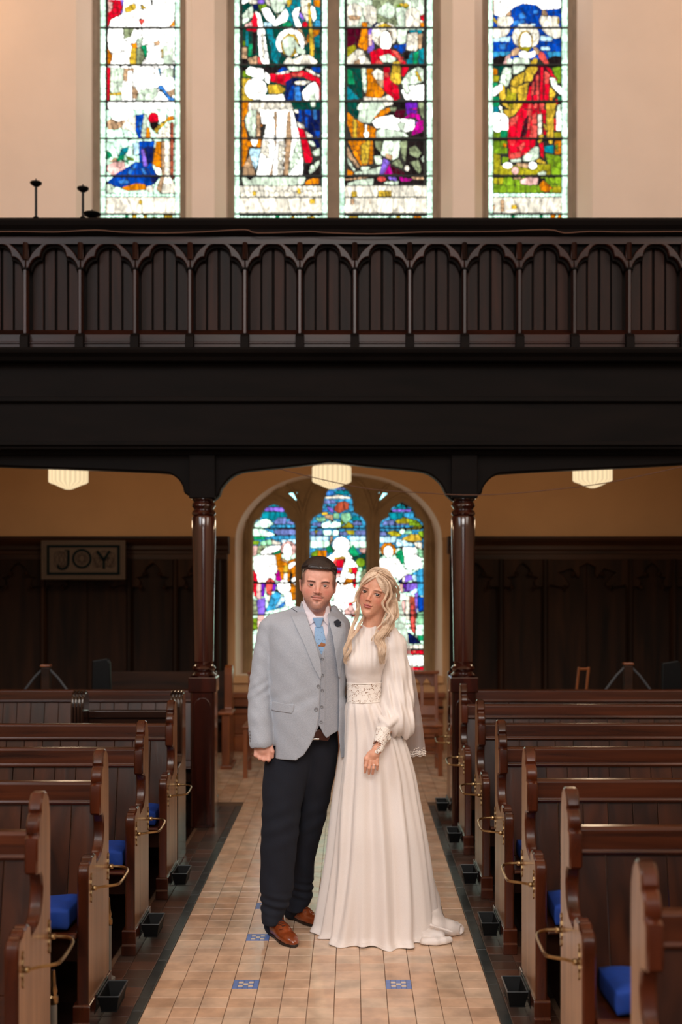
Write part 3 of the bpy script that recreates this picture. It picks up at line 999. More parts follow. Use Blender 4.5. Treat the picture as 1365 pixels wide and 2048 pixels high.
def simplify(P, target):
    n = len(P)
    Q = (np.roll(P, 1, 0)+P)/2                       # edge midpoints round the corners
    for _ in range(2): Q = (np.roll(Q, 1, 0)+2*Q+np.roll(Q, -1, 0))/4
    # drop points that are nearly straight
    keep = Q
    while len(keep) > target:
        a = np.roll(keep, 1, 0); b = np.roll(keep, -1, 0)
        ar = np.abs((keep[:, 0]-a[:, 0])*(b[:, 1]-a[:, 1])-(keep[:, 1]-a[:, 1])*(b[:, 0]-a[:, 0]))
        drop = np.zeros(len(keep), bool); order = np.argsort(ar); cnt = 0; lim = max(1, (len(keep)-target)//3)
        for i in order:
            if drop[i-1] or drop[(i+1) % len(keep)]: continue
            drop[i] = True; cnt += 1
            if cnt >= lim: break
        if cnt == 0: break
        keep = keep[~drop]
    return keep

def glass_pieces(txt, box, mask_poly, bars, border=None, seed=1, res=1.0):
    """returns [(outline px, colour, area)]"""
    x0, x1, y0, y1 = box
    rng = np.random.default_rng(seed)
    nx, ny = int((x1-x0)/res), int((y1-y0)/res)
    X, Y = np.meshgrid(x0+(np.arange(nx)+.5)*res, y0+(np.arange(ny)+.5)*res)
    lay = np.full(X.shape, -1, int); cell = np.zeros(X.shape, int)
    shapes = parse_light(txt); cols = []
    nid = 0
    for code, size, kind, g in shapes:
        if kind == 'e': m = ((X-g[0])/g[2])**2+((Y-g[1])/g[3])**2 < 1
        else: m = poly_mask(X, Y, g)
        if not m.any(): continue
        ys, xs = np.nonzero(m); bx0, bx1, by0, by1 = X[0, xs.min()], X[0, xs.max()], Y[ys.min(), 0], Y[ys.max(), 0]
        sz = size*1.05; k = max(1, int(round((bx1-bx0)/sz))); l = max(1, int(round((by1-by0)/sz)))
        gx = bx0+(np.arange(k)+.5)*(bx1-bx0+1e-3)/k; gy = by0+(np.arange(l)+.5)*(by1-by0+1e-3)/l
        S = np.array([(a+rng.uniform(-.33, .33)*sz+(j % 2)*.25*sz, b+rng.uniform(-.3, .3)*sz) for j, b in enumerate(gy) for a in gx])
        px = np.stack([X[m], Y[m]], 1).astype(np.float32)
        best = np.full(len(px), 1e9, np.float32); bi = np.zeros(len(px), int)
        for i, s_ in enumerate(S):
            d = (px[:, 0]-s_[0])**2+(px[:, 1]-s_[1])**2; q = d < best; best[q] = d[q]; bi[q] = i
        lay[m] = len(cols); cell[m] = nid+bi; nid += len(S)+1; cols.append(code)
    if border:
        bl, br = border
        for (a, b) in ((x0, bl), (br, x1)):
            m = (X >= a) & (X < b) & (Y < y1)
            hts = np.cumsum(rng.uniform(11, 22, 60))+y0
            cell[m] = nid+np.searchsorted(hts, Y[m]); nid += 80; lay[m] = len(cols)
        cols.append('g')
    lab = cell*1
    if mask_poly is not None: lab[~poly_mask(X, Y, mask_poly)] = -1
    lab[lay < 0] = -1
    for b in bars: lab[np.abs(Y-b) < 1.0] = -1
    # lead: pixels whose neighbour right or below is another piece
    lead = np.zeros(lab.shape, bool)
    lead[:, :-1] |= lab[:, :-1] != lab[:, 1:]; lead[:-1, :] |= lab[:-1, :] != lab[1:, :]
    ok = (lab >= 0) & ~lead
    # components by flood fill
    seen = ~ok; out = []
    H_, W_ = lab.shape
    okl = ok.tolist(); labl = lab.tolist(); seenl = seen.tolist()
    for yy in range(H_):
        for xx in range(W_):
            if seenl[yy][xx]: continue
            L0 = labl[yy][xx]; st = [(yy, xx)]; seenl[yy][xx] = True; pts = []
            while st:
                y, x = st.pop(); pts.append((y, x))
                for y2, x2 in ((y-1, x), (y+1, x), (y, x-1), (y, x+1)):
                    if 0 <= y2 < H_ and 0 <= x2 < W_ and not seenl[y2][x2] and labl[y2][x2] == L0:
                        seenl[y2][x2] = True; st.append((y2, x2))
            if len(pts) < 6: continue
            p = np.array(pts); a, b = p.min(0); c, d = p.max(0)
            comp = np.zeros((c-a+1, d-b+1), bool); comp[p[:, 0]-a, p[:, 1]-b] = True
            loop = outline_of(comp)
            if len(loop) < 5: continue
            Q = simplify(loop, 10 if len(pts) < 120 else 16 if len(pts) < 500 else 26)
            Q = Q*res+(x0+b*res, y0+a*res)
            out.append((Q, cols[lay[yy, xx]], len(pts)*res*res))
    return out

def build_light(parent, txt, box, mask_poly, bars, border, D, seed, budget, tag_name='glass_piece'):
    """thin slabs of glass standing at depth D; the biggest as parts, the smallest joined"""
    pcs = glass_pieces(txt, box, mask_poly, bars, border, seed)
    pcs.sort(key=lambda t: -t[2]); rng = random.Random(seed)
    px, pz = parent.location.x, parent.location.z
    def slab(vs, fs, Q):
        n0 = len(vs); n = len(Q)
        ctr = Q.mean(0)
        for k, y in enumerate((D-.003, D+.003)):
            for q in Q:
                vs.append((wx(q[0], D)-px, y-parent.location.y, wz(q[1], D)-pz))
        fs.append([n0+i for i in range(n)]); fs.append([n0+n+i for i in range(n)][::-1])
        for i in range(n): fs.append([n0+i, n0+(i+1) % n, n0+n+(i+1) % n, n0+n+i][::-1])
    rest_v, rest_f, rest_c = [], [], []
    for i, (Q, code, area) in enumerate(pcs):
        c = GLASS[code]; j = 1+rng.uniform(-.22, .22)
        lin = [srgb(v)*c[3]/3.0*j for v in c[:3]]
        if i < budget:
            vs, fs = [], []; slab(vs, fs, Q)
            me = bpy.data.meshes.new(tag_name); me.from_pydata(vs, [], fs); me.materials.append(M['glass'])
            o = bpy.data.objects.new(tag_name, me); COL.objects.link(o); o.parent = parent; o.color = (*lin, 1)
        else:
            n = len(rest_f); slab(rest_v, rest_f, Q); rest_c += [lin]*(len(rest_f)-n)
    if rest_f:
        me = bpy.data.meshes.new('small_glass_pieces'); me.from_pydata(rest_v, [], rest_f); me.materials.append(M['glass_small'])
        at = me.color_attributes.new('gc', 'FLOAT_COLOR', 'CORNER'); k = 0
        for p, c in zip(me.polygons, rest_c):
            for li in p.loop_indices: at.data[li].color = (*c, 1)
        o = bpy.data.objects.new('small_glass_pieces', me); COL.objects.link(o); o.parent = parent; o['kind'] = 'stuff'
    return len(pcs)
# ================================================================ THE SETTING
D_WALL = 11.3
# ---- floor: grout bed with tiles laid in it
floor = MB(); floor.box(-5, 5, -5, 12.2, -.06, -.004); floor = floor.put('floor', 'grout', kind='structure')
TW = .1042; TX0 = .0332-8*TW; NCOL = 13; TY0 = 4.773
m = MB(); m.box(-TW/2+.0012, TW/2-.0012, -TW/2+.0012, TW/2-.0012, -.006, .0); tile_me = m.mesh('tile', 'floor_tile', bevel=.0012)
insets = {(3, 0), (9, 0), (3, 6), (3, 11), (9, 6), (9, 11)}
trng = random.Random(3)
far = MB()
for j in range(-92, 38):
    y = TY0+(j+.5)*TW
    for i in range(NCOL):
        x = TX0+(i+.5)*TW
        if (i, j) in insets: continue
        if -5 <= j <= 16:
            link('tile', tile_me, floor, (x, y, trng.uniform(-.0008, .0006)), (trng.uniform(-.003, .003), trng.uniform(-.003, .003), 0))
        else:
            z = trng.uniform(-.0008, .0006); g = .0012
            far.box(x-TW/2+g, x+TW/2-g, y-TW/2+g, y+TW/2-g, -.006, z)
# the cross aisle under the gallery is tiled from wall to wall
for j in range(38, 64):
    y = TY0+(j+.5)*TW
    for i in range(-20, 34):
        x = TX0+(i+.5)*TW; g = .0012
        far.box(x-TW/2+g, x+TW/2-g, y-TW/2+g, y+TW/2-g, -.006, trng.uniform(-.0008, .0006))
far.put('far_tiles', 'floor_tile', floor, kind='stuff')
# small blue and white inlaid panels
n = 5
for (i, j) in sorted(insets):
    cx, cy = TX0+(i+.5)*TW, TY0+(j+.5)*TW; c = TW/n
    for a in range(n):
        for b in range(n):
            white = (a, b) in ((1, 1), (3, 1), (2, 2), (1, 3), (3, 3))
            key = 'chip_w' if white else 'chip_b'
            if key not in M:
                m = MB(); m.box(-c/2+.0006, c/2-.0006, -c/2+.0006, c/2-.0006, -.006, 0); M[key] = m.mesh('mosaic_chip', 'mosaic_white' if white else 'mosaic_blue')
            link('mosaic_chip', M[key], floor, (cx-TW/2+(a+.5)*c, cy-TW/2+(b+.5)*c, 0))
# dark border tiles and red quarry tiles beside the aisle
BXL, BXR = TX0, TX0+NCOL*TW
m = MB(); m.box(-.021, .021, -.0745, .0745, -.006, .0005); border_me = m.mesh('border_tile', 'border_tile', bevel=.0012)
m = MB(); m.box(-.0515, .0515, -.0515, .0515, -.006, 0); q_me = m.mesh('quarry_tile', 'quarry_tile', bevel=.0012)
m = MB(); m.box(-.036, .036, -.0515, .0515, -.006, 0); q2_me = m.mesh('quarry_tile', 'quarry_tile', bevel=.0012)
restq, restb = MB(), MB()
for s, x0 in ((-1, BXL-.0235), (1, BXR+.0235)):
    for k in range(87):
        y = -4.4+k*.15
        if y > 8.62: break
        if 4.1 < y < 8.6: link('border_tile', border_me, floor, (x0, y, trng.uniform(-.0006, .0006)))
        else: restb.box(x0-.021, x0+.021, y-.0745, y+.0745, -.006, .0005)
    for k in range(125):
        y = -4.4+k*.105
        if y > 8.6: break
        if 4.2 < y < 7.4:
            link('quarry_tile', q_me, floor, (x0+s*.0745, y, trng.uniform(-.001, .001)))
            link('quarry_tile', q2_me, floor, (x0+s*.164, y, trng.uniform(-.001, .001)))
        else:
            restq.box(x0+s*.0745-.0515, x0+s*.0745+.0515, y-.0515, y+.0515, -.006, 0); restq.box(x0+s*.164-.036, x0+s*.164+.036, y-.0515, y+.0515, -.006, 0)
restq.put('quarry_tiles_beyond', 'quarry_tile', floor, kind='stuff'); restb.put('border_tiles_beyond', 'border_tile', floor, kind='stuff')
# boarded platforms under the pews
for s, a, b in ((-1, -5, BXL-.047-.2), (1, BXR+.047+.2, 5)):
    m = MB()
    k = -5.0
    while k < 8.5: m.box(a, b, k, k+.115, -.05, .0); k += .12
    m.put('platform_boards', 'dark_bench', floor, kind='stuff')

# ---- walls and ceilings
ZTOP = 9.0
def rect(x0, x1, z0, z1): return [(x0, z0), (x1, z0), (x1, z1), (x0, z1)]
def lights_px(x0, x1): return wx(x0, D_WALL), wx(x1, D_WALL)
SILL_UP = 3.55
up_open = [lights_px(152, 384), lights_px(429, 906), lights_px(950, 1186)]
# lower window outer arch outline (image pixels at the wall plane)
low_px = smooth_path([(471, 1085), (474, 1058), (486, 1030), (507, 1003), (538, 978), (576, 960), (620, 950), (678, 944)], 4)
low_px = low_px+[(1356-x, y) for x, y in low_px[::-1][1:]]
low_out = [(wx(x, D_WALL), wz(y, D_WALL)) for x, y in low_px]
zs = wz(1352, D_WALL)
low_hole = [(wx(471, D_WALL), zs)]+low_out+[(wx(885, D_WALL), zs)]
me = plate_mesh('wall_back', [rect(-4.6, 4.6, 0, ZTOP)]+[rect(a, b, SILL_UP, 8.0) for a, b in up_open]+[low_hole], .04, 'plaster')
wall_back = link('wall_back', me, None, (0, D_WALL+.02, 0)); wall_back['kind'] = 'structure'
# zone under the gallery: a darker, warmer-coloured skin on the same wall
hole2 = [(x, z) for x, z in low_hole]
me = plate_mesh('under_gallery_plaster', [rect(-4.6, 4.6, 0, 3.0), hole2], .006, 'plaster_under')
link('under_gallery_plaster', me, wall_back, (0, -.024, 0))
m = MB(); m.box(-4.8, 4.8, 11.9, 12.05, 0, ZTOP); m.put('outer_masonry', 'stone', wall_back, (0, -D_WALL-.02, 0))
for s, nm in ((-1, 'wall_left'), (1, 'wall_right')):
    m = MB(); m.box(min(s*4.6, s*4.75), max(s*4.6, s*4.75), -5, 12, 0, ZTOP); m.put(nm, 'side_plaster', kind='structure')
m = MB(); m.box(-4.75, 4.75, -5, 12, ZTOP, ZTOP+.1); m.put('ceiling', 'side_plaster', kind='structure')

# ---- windows: splayed plaster reveal, stone jamb, glass, saddle bars
def reveal(parent, outer, inner, y0, y1, mat, name='window_reveal'):
    """strip of quads from the outer outline (depth y0) to the inner one (y1); open at nothing"""
    m = MB(); n = len(outer); t = .01
    vs = [(x, y0, z) for x, z in outer]+[(x, y1, z) for x, z in inner]
    m.add(vs, [(i, (i+1) % n, n+(i+1) % n, n+i) for i in range(n)])
    me = m.mesh(name, mat, smooth=True); o = link(name, me, parent, (0, 0, 0))
    o.location = tuple(-c for c in parent.location); return o
DG = 11.62
def px_rect(a, b, z0, z1, d): return [(wx(a, d), z0), (wx(b, d), z0), (wx(b, d), z1), (wx(a, d), z1)]
BUD = 285
def upper_window(name, label, outer_px, jamb_px, lts, txts, seed):
    """outer_px opening in the wall; jamb_px opening at the stone; lts: list of light (x0,x1)"""
    p = thing(name, label, None, (wx(sum(jamb_px)/2, DG), DG, SILL_UP), kind='structure')
    a, b = lights_px(*outer_px)
    D1 = D_WALL+.22
    reveal(p, rect(a, b, SILL_UP, 8.0), px_rect(jamb_px[0], jamb_px[1], SILL_UP, 7.9, D1), D_WALL, D1, 'plaster')
    # stone frame with the light openings, then its chamfered edge
    holes = [px_rect(x0, x1, SILL_UP+.05, 7.85, DG) for x0, x1 in lts]
    me = plate_mesh('stone_frame', [px_rect(jamb_px[0]-30, jamb_px[1]+30, SILL_UP-.3, 8.3, DG)]+holes, .10, 'stone', .03)
    o = link('stone_frame', me, p); o.location = Vector((0, DG-.03, 0))-p.location
    m = MB()
    for x in jamb_px:
        s = 1 if x == jamb_px[0] else -1
        xx = wx(x, D1); m.prism([(xx, D1-.01), (xx+s*.012, D1-.01), (xx+s*.05, DG-.06), (xx-s*.03, DG-.06)], SILL_UP, 8.0, 'z')
    o = m.put('jamb_moulding', 'stone', p); o.location = -p.location
    for k, ((x0, x1), t) in enumerate(zip(lts, txts)):
        n = build_light(p, t, (x0-1, x1+1, -225, 470), None, UB+[-18, -93, -168], (x0+10, x1-10), DG, seed+k, BUD//len(lts))
        m = MB()
        for b_ in UB+[-18, -93, -168]:
            z = wz(b_, DG); m.box(wx(x0-2, DG), wx(x1+2, DG), DG-.022, DG-.008, z-.008, z+.008)
        o = m.put('saddle_bars', 'lead', p); o.location = -p.location
        m = MB(); m.box(wx(x0-3, DG), wx(x1+3, DG), DG+.0031, DG+.006, SILL_UP, 8.0)
        o = m.put('lead_cames', 'lead', p); o.location = -p.location
    return p
upper_window('window_1', 'left tall stained glass window with a kneeling figure in blue', (152, 384), (186, 371), [(202, 361)], [LIGHT_1], 11)
upper_window('window_2', 'wide middle pair of tall stained glass lights divided by a stone mullion', (429, 906), (455, 881), [(470, 655), (680, 865)], [LIGHT_2, LIGHT_3], 21)
upper_window('window_3', 'right tall stained glass window with a haloed figure in a red robe', (950, 1186), (966, 1153), [(977, 1135)], [LIGHT_4], 31)

# ---- the low three-light window behind the couple
def mirror_px(half, cx): return half+[(2*cx-x, y) for x, y in half[::-1][1:]]
cL = mirror_px([(507, 1345), (507, 1058), (508.5, 1048), (514, 1041), (522, 1037.5), (525, 1028), (532, 1017), (540, 1012), (549, 1009)], 549.5)
cC = mirror_px([(620.5, 1345), (620.5, 1060), (622, 1044), (629, 1034), (645, 1025), (647, 1010), (650, 993), (658, 980), (677, 970)], 677)
cR = mirror_px([(760, 1345), (760, 1055), (762, 1045), (768, 1039), (776.5, 1036), (778, 1027), (785, 1016), (795, 1010), (804, 1005)], 804)
tri = [[(578, 987), (595.5, 985), (594, 1002)], [(776, 987), (758, 985), (759, 1002)]]
DL = 11.5
p = thing('window_4', 'low arched three-light stained glass window behind the couple', None, (wx(678, DL), DL, wz(1352, DL)), kind='structure')
inner_px = [(678+(x-678)*.895, 944+(y-944)*.985+9) for x, y in low_px]
D1 = D_WALL+.17
inner = [(wx(x, D1), wz(y, D1)) for x, y in inner_px]
zs1 = wz(1344, D1)
reveal(p, low_hole, [(inner[0][0], zs1)]+inner+[(inner[-1][0], zs1)], D_WALL-.006, D1, 'plaster')
big = [(wx(x, DL), wz(y, DL)) for x, y in [(678+(x-678)*1.15, y-14) for x, y in low_px]]
big = [(big[0][0], wz(1372, DL))]+big+[(big[-1][0], wz(1372, DL))]
holes = [[(wx(x, DL), wz(y, DL)) for x, y in c] for c in (cL, cC, cR)]+[[(wx(x, DL), wz(y, DL)) for x, y in t] for t in tri]
me = plate_mesh('tracery', [big]+holes, .13, 'stone_low', .03); o = link('tracery', me, p); o.location = Vector((0, DL-.03, 0))-p.location
# raised tracery ribs between the lights
m = MB()
def rib(pxs, r=.016, yy=DL-.10): m.tube([(wx(x, DL), yy, wz(y, DL)) for x, y in smooth_path(pxs, 5)], r, 8)
rib([(607, 1345), (607, 1070), (603, 1020), (590, 985), (572, 966)]); rib([(607, 1345), (607, 1070), (612, 1010), (630, 970), (668, 948)])
rib([(746.5, 1345), (746.5, 1070), (750, 1020), (764, 985), (782, 966)]); rib([(746.5, 1345), (746.5, 1070), (742, 1010), (724, 970), (686, 948)])
rib([(607, 1060), (598, 1022), (577, 1003), (550, 993), (528, 1003), (508, 1024), (500, 1050)], .011); rib([(746.5, 1060), (756, 1022), (777, 1003), (804, 991), (826, 1003), (846, 1024), (855, 1050)], .011)
rib([(495, 1340), (495, 1070), (502, 1030), (530, 995), (560, 975)], .012); rib([(861, 1340), (861, 1070), (854, 1030), (826, 995), (796, 975)], .012)
o = m.put('tracery_rib', 'stone_low', p, smooth=True); o.location = -p.location
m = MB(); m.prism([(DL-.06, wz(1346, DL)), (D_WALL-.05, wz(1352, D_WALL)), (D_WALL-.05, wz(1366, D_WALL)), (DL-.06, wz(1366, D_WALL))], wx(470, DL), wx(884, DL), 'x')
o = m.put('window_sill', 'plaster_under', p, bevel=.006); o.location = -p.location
LB = [1057, 1166, 1230, 1300]
build_light(p, LIGHT_5, (505, 595, 1005, 1347), cL, LB, None, DL, 41, 90)
build_light(p, LIGHT_6, (618, 736, 966, 1347), cC, LB, None, DL, 42, 110)
build_light(p, LIGHT_7, (758, 850, 1002, 1347), cR, LB, None, DL, 43, 90)
for t in tri:
    m = MB(); m.prism([(wx(x, DL), wz(y, DL)) for x, y in t], DL-.003, DL+.003, 'y'); o = m.put('glass_piece', 'glass', p); o.location = -p.location; o.color = (.35, .75, .8, 1)
m = MB(); m.box(wx(495, DL), wx(865, DL), DL+.0031, DL+.006, wz(1350, DL), wz(960, DL))
o = m.put('lead_cames', 'lead', p); o.location = -p.location
m = MB()
for b_ in LB: m.box(wx(506, DL), wx(850, DL), DL-.018, DL-.006, wz(b_, DL)-.006, wz(b_, DL)+.006)
o = m.put('saddle_bars', 'lead', p); o.location = -p.location

# ---- dado panelling under the low window, between the two runs of tall panelling
p = thing('trim_1', 'low wooden dado under the window behind the couple', None, (-.13, D_WALL-.03, 0), kind='structure')
zt = wz(1384, D_WALL)
box_obj('dado_cap', 'dado_wood', (-1.02, 1.02, -.05, .02, zt-.05, zt), p, bevel=.008)
for i in range(5): box_obj('dado_board', 'dado_wood', (-1.0+i*.4, -.604+i*.4, -.02, .02, .16, zt-.05), p, bevel=.006)
box_obj('dado_rail', 'dado_wood', (-1.0, 1.0, -.045, -.018, zt-.2, zt-.155), p, bevel=.006)
box_obj('dado_dark_rail', 'dark_bench', (-1.0, 1.0, -.035, -.018, zt-.155, zt-.13), p)  # narrow dark strip above the rail
box_obj('dado_skirting', 'dado_wood', (-1.0, 1.0, -.05, .02, 0, .16), p, bevel=.008)

# ---- tall gothic panelling either side
DP = 11.2
def cusp_head(w, h, kind=0):
    """opening outline of a traceried panel head, width w, cusped arch of height h above z=0, going down to z=-1.6"""
    a = w/2
    if kind == 0:
        half = [(-a, -1.6), (-a, 0), (-a*.98, .05*h), (-a*.62, .02*h), (-a*.60, .30*h), (-a*.80, .42*h), (-a*.40, .48*h), (-a*.34, .78*h), (-a*.16, .92*h), (0, h)]
    else:
        half = [(-a, -1.6), (-a, 0), (-a*.96, .12*h), (-a*.55, -.02*h), (-a*.45, .14*h), (-a*.62, .5*h), (-a*.74, .62*h), (-a*.42, .78*h), (-a*.24, .4*h), (-a*.18, .56*h), (-a*.2, .84*h), (0, h)]
    return half+[(-x, z) for x, z in half[::-1][1:]]
def panelling(name, x0, x1, stiles, label):
    z1 = wz(1073, DP); zc = wz(1108, DP); zh = wz(1176, DP)
    p = thing(name, label, None, ((x0+x1)/2, DP, 0), kind='structure'); ox = (x0+x1)/2
    m = MB(); m.prism([(.06, zc), (-.03, zc), (-.03, zc+.03), (-.05, zc+.04), (-.05, zc+.08), (-.10, zc+.12), (-.12, z1-.02), (-.12, z1), (.06, z1)], x0-ox-.02, x1-ox+.02, 'x')
    m.put('cornice', 'panelling_across', p, bevel=.004)
    box_obj('frieze', 'panelling_across', (x0-ox, x1-ox, -.035, .05, zc-.055, zc), p, bevel=.004)
    sx = sorted(stiles)
    for x in sx:
        m = MB(); m.prism([(x-ox-.03, -.02), (x-ox-.012, -.055), (x-ox+.012, -.055), (x-ox+.03, -.02), (x-ox+.03, .05), (x-ox-.03, .05)], .2, zc-.05, 'z'); m.put('stile', 'panelling', p)
    ed = [x0]+[s for s in sx if x0+.05 < s < x1-.05]+[x1]
    for a, b in zip(ed[:-1], ed[1:]):
        w = b-a-.05; nb = 1 if w < .5 else 2
        for k in range(nb):
            u0, u1 = a+(b-a)*k/nb, a+(b-a)*(k+1)/nb
            box_obj('panel', 'panelling', (u0-ox+.002, u1-ox-.002, .02, .05, .2, zc-.05), p, bevel=.003)
        if w < .12: continue
        hh = zc-.055-zh
        o1 = [(a-ox+.02, zh-.02+0), (b-ox-.02, zh-.02), (b-ox-.02, zc-.05), (a-ox+.02, zc-.05)]
        c = (a+b)/2-ox
        hd = [(c+x*.98, max(z, -.022)+zh) for x, z in cusp_head(w, hh*.88, 0 if w < .5 else 1) if z > -1]
        out = [(a-ox+.02, zh-.03)]+hd+[(b-ox-.02, zh-.03), (b-ox-.02, zc-.05), (a-ox+.02, zc-.05)]
        link('tracery_head', plate_mesh('tracery_head', [out], .05, 'panelling', .008), p, (0, -.01, 0))
        # leaf knobs on the cusps
        m = MB()
        for q in ((-.58, .03), (.58, .03), (-.36, .5), (.36, .5)):
            m.lathe([(.0, -.022), (.016, -.018), (.024, 0), (.016, .018), (0, .022)], 8, (c+q[0]*w/2, -.038, zh+q[1]*hh))
        m.put('carved_cusp', 'panelling', p, smooth=True)
    box_obj('skirting', 'panelling_across', (x0-ox, x1-ox, -.04, .05, 0, .2), p, bevel=.006)
    return p
LX1 = wx(455, DP); RX0 = wx(900, DP)
panelling('trim_2', -4.55, LX1, [wx(v, DP) for v in (437, 352, 260, 88, -10, -100, -190)], 'dark gothic panelling on the back wall left of the low window')
panelling('trim_3', RX0, 4.55, [wx(v, DP) for v in (1002, 1090, 1260, 1347, 1435, 1520, 1600)], 'dark gothic panelling on the back wall right of the low window')

# ---- the gallery: floor, soffit, beam with arched braces, panelled front
gal = thing('gallery', 'dark carved wooden gallery spanning the nave above the couple', 'gallery', (-.13, 7.6, 2.4))
gx, gy, gz = gal.location
def gbox(name, mat, x0, x1, y0, y1, z0, z1, bevel=.004): return box_obj(name, mat, (x0-gx, x1-gx, y0-gy, y1-gy, z0-gz, z1-gz), gal, bevel=bevel)
DF = 7.6                                    # depth of the panel front
def fx(px): return wx(px, DF)
def fz(py): return wz(py, DF)
PITCH = 109.75*DF/F; PX0 = fx(51.5)
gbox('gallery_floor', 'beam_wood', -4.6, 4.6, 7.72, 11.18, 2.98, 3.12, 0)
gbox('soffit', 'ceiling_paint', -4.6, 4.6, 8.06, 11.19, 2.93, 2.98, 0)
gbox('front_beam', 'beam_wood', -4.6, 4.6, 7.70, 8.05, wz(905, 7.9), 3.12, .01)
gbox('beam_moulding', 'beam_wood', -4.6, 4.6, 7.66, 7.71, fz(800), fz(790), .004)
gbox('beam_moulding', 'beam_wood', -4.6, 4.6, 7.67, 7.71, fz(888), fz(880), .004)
# moulded handrail, ledge under it
m = MB(); z = fz
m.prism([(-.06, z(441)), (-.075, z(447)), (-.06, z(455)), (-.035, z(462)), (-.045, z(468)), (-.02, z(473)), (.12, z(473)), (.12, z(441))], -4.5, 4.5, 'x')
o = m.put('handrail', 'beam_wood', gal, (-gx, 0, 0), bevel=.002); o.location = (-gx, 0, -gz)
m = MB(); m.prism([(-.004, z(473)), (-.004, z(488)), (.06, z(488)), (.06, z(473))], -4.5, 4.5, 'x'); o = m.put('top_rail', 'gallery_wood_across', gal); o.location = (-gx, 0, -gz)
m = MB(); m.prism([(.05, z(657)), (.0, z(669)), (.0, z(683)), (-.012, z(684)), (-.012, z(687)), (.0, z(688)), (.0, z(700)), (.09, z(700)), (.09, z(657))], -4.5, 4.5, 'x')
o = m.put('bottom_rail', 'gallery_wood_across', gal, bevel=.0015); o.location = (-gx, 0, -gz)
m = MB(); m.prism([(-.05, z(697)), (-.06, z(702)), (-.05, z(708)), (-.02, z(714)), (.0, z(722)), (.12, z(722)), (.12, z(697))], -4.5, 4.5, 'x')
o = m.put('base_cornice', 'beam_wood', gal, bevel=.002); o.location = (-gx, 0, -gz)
# trefoil headed bay plate (one mesh for every bay), centred on the bay
s = DF/F; hp = PITCH/2; ztop = z(486)
halfo = [(0, 487.5), (9, 488.5), (17, 492.5), (23, 500), (25.5, 508), (26, 513.5), (33, 514.5), (40, 519), (45.5, 526.5), (48.5, 536)]
tre = [(dx*s, z(py)) for dx, py in halfo]
outl = [(-hp, ztop+.03), (-hp, z(537))]+[(-x, zz) for x, zz in tre[::-1]]+tre[1:]+[(hp, z(537)), (hp, ztop+.03)]
def trih(sg): return [(sg*(hp-x*s), z(y)) for x, y in ((5, 487), (33, 487), (22, 495), (12, 506), (6, 518))]
me_plate = plate_mesh('trefoil_arch', [outl, trih(1), trih(-1)], .045, 'gallery_wood_across', .006)
inner = [(dx*s*.93, z(py+5)) for dx, py in halfo]
outl2 = [(-hp+.02, ztop+.01), (-hp+.02, z(539))]+[(-x, zz) for x, zz in inner[::-1]]+inner[1:]+[(hp-.02, z(539)), (hp-.02, ztop+.01)]
me_plate2 = plate_mesh('arch_moulding', [outl2], .03, 'beam_wood', .006)
m = MB(); bw = 4.
m.prism([(-5.2*s, .03), (-5.2*s, .0), (-2.6*s, -.022), (2.6*s, -.022), (5.2*s, 0), (5.2*s, .03)], z(668), z(538), 'z'); me_post = m.mesh('post', 'gallery_wood', bevel=.0015)
m = MB(); m.box(-7*s, 7*s, -.03, .03, z(540.5), z(536.5)); me_cap = m.mesh('post_capital', 'beam_wood', bevel=.003)
m = MB(); m.prism([(-.02, z(668)), (-.05, z(676)), (-.05, z(700)), (.03, z(700)), (.03, z(668))], -8.5*s, 8.5*s, 'x'); me_foot = m.mesh('post_foot', 'beam_wood', bevel=.003)
m = MB(); m.prism([(-5*s, -.01), (0, -.028), (5*s, -.01), (5*s, .02), (-5*s, .02)], z(520), z(486), 'z'); me_neck = m.mesh('post_neck', 'gallery_wood')
bws = [(-48, -25), (-23.5, -1.5), (1.5, 23.5), (25, 48)]
me_b = []
for a, b in bws:
    m = MB(); m.box(a*s+.003, b*s-.003, -.008, .008, z(662), z(488)); me_b.append(m.mesh('board', 'gallery_board', bevel=.003))
for k in range(-6, 20):
    x = PX0+k*PITCH-gx
    if abs(x+gx) > 4.4: continue
    link('post', me_post, gal, (x, 0, -gz)); link('post_capital', me_cap, gal, (x, 0, -gz)); link('post_foot', me_foot, gal, (x, 0, -gz)); link('post_neck', me_neck, gal, (x, 0, -gz))
    xb = x+hp
    link('trefoil_arch', me_plate, gal, (xb, .02, -gz)); link('arch_moulding', me_plate2, gal, (xb, .05, -gz))
    for mb in me_b: link('board', mb, gal, (xb, .085, -gz))
gbox('backing', 'beam_wood', -4.5, 4.5, DF+.1, DF+.12, z(697), z(480), 0)
# arched braces between the columns
def brace(pts, name='arched_brace'):
    q = [(wx(x, 7.9), wz(y, 7.9)) for x, y in smooth_path(pts, 4)]
    top = wz(900, 7.9)
    out = [(q[0][0], top)]+q+[(q[-1][0], top)]
    me = plate_mesh(name, [out], .13, 'beam_wood', .012); o = link(name, me, gal); o.location = Vector((0, 7.9, 0))-gal.location
brace([(428, 1003), (436, 996), (441, 990), (445, 978), (456, 964), (470, 952), (488, 945), (520, 941), (580, 935), (625, 930), (662, 926), (700, 930), (745, 935), (815, 941), (848, 946), (866, 955), (880, 968), (887, 980), (892, 990), (899, 997), (906, 1003)])
brace([(-300, 908), (-120, 927), (0, 934), (120, 938.5), (240, 943), (330, 947), (348, 952), (360, 961), (368, 974), (371, 986), (378, 992), (388, 997)])
brace([(944, 997), (955, 992), (962, 988), (966, 975), (977, 961), (992, 951), (1012, 948), (1100, 943), (1220, 938), (1365, 930), (1500, 921), (1660, 905)])
gbox('brace_band', 'beam_wood', -4.6, 4.6, 7.80, 8.0, wz(912, 7.9), wz(899, 7.9), 0)

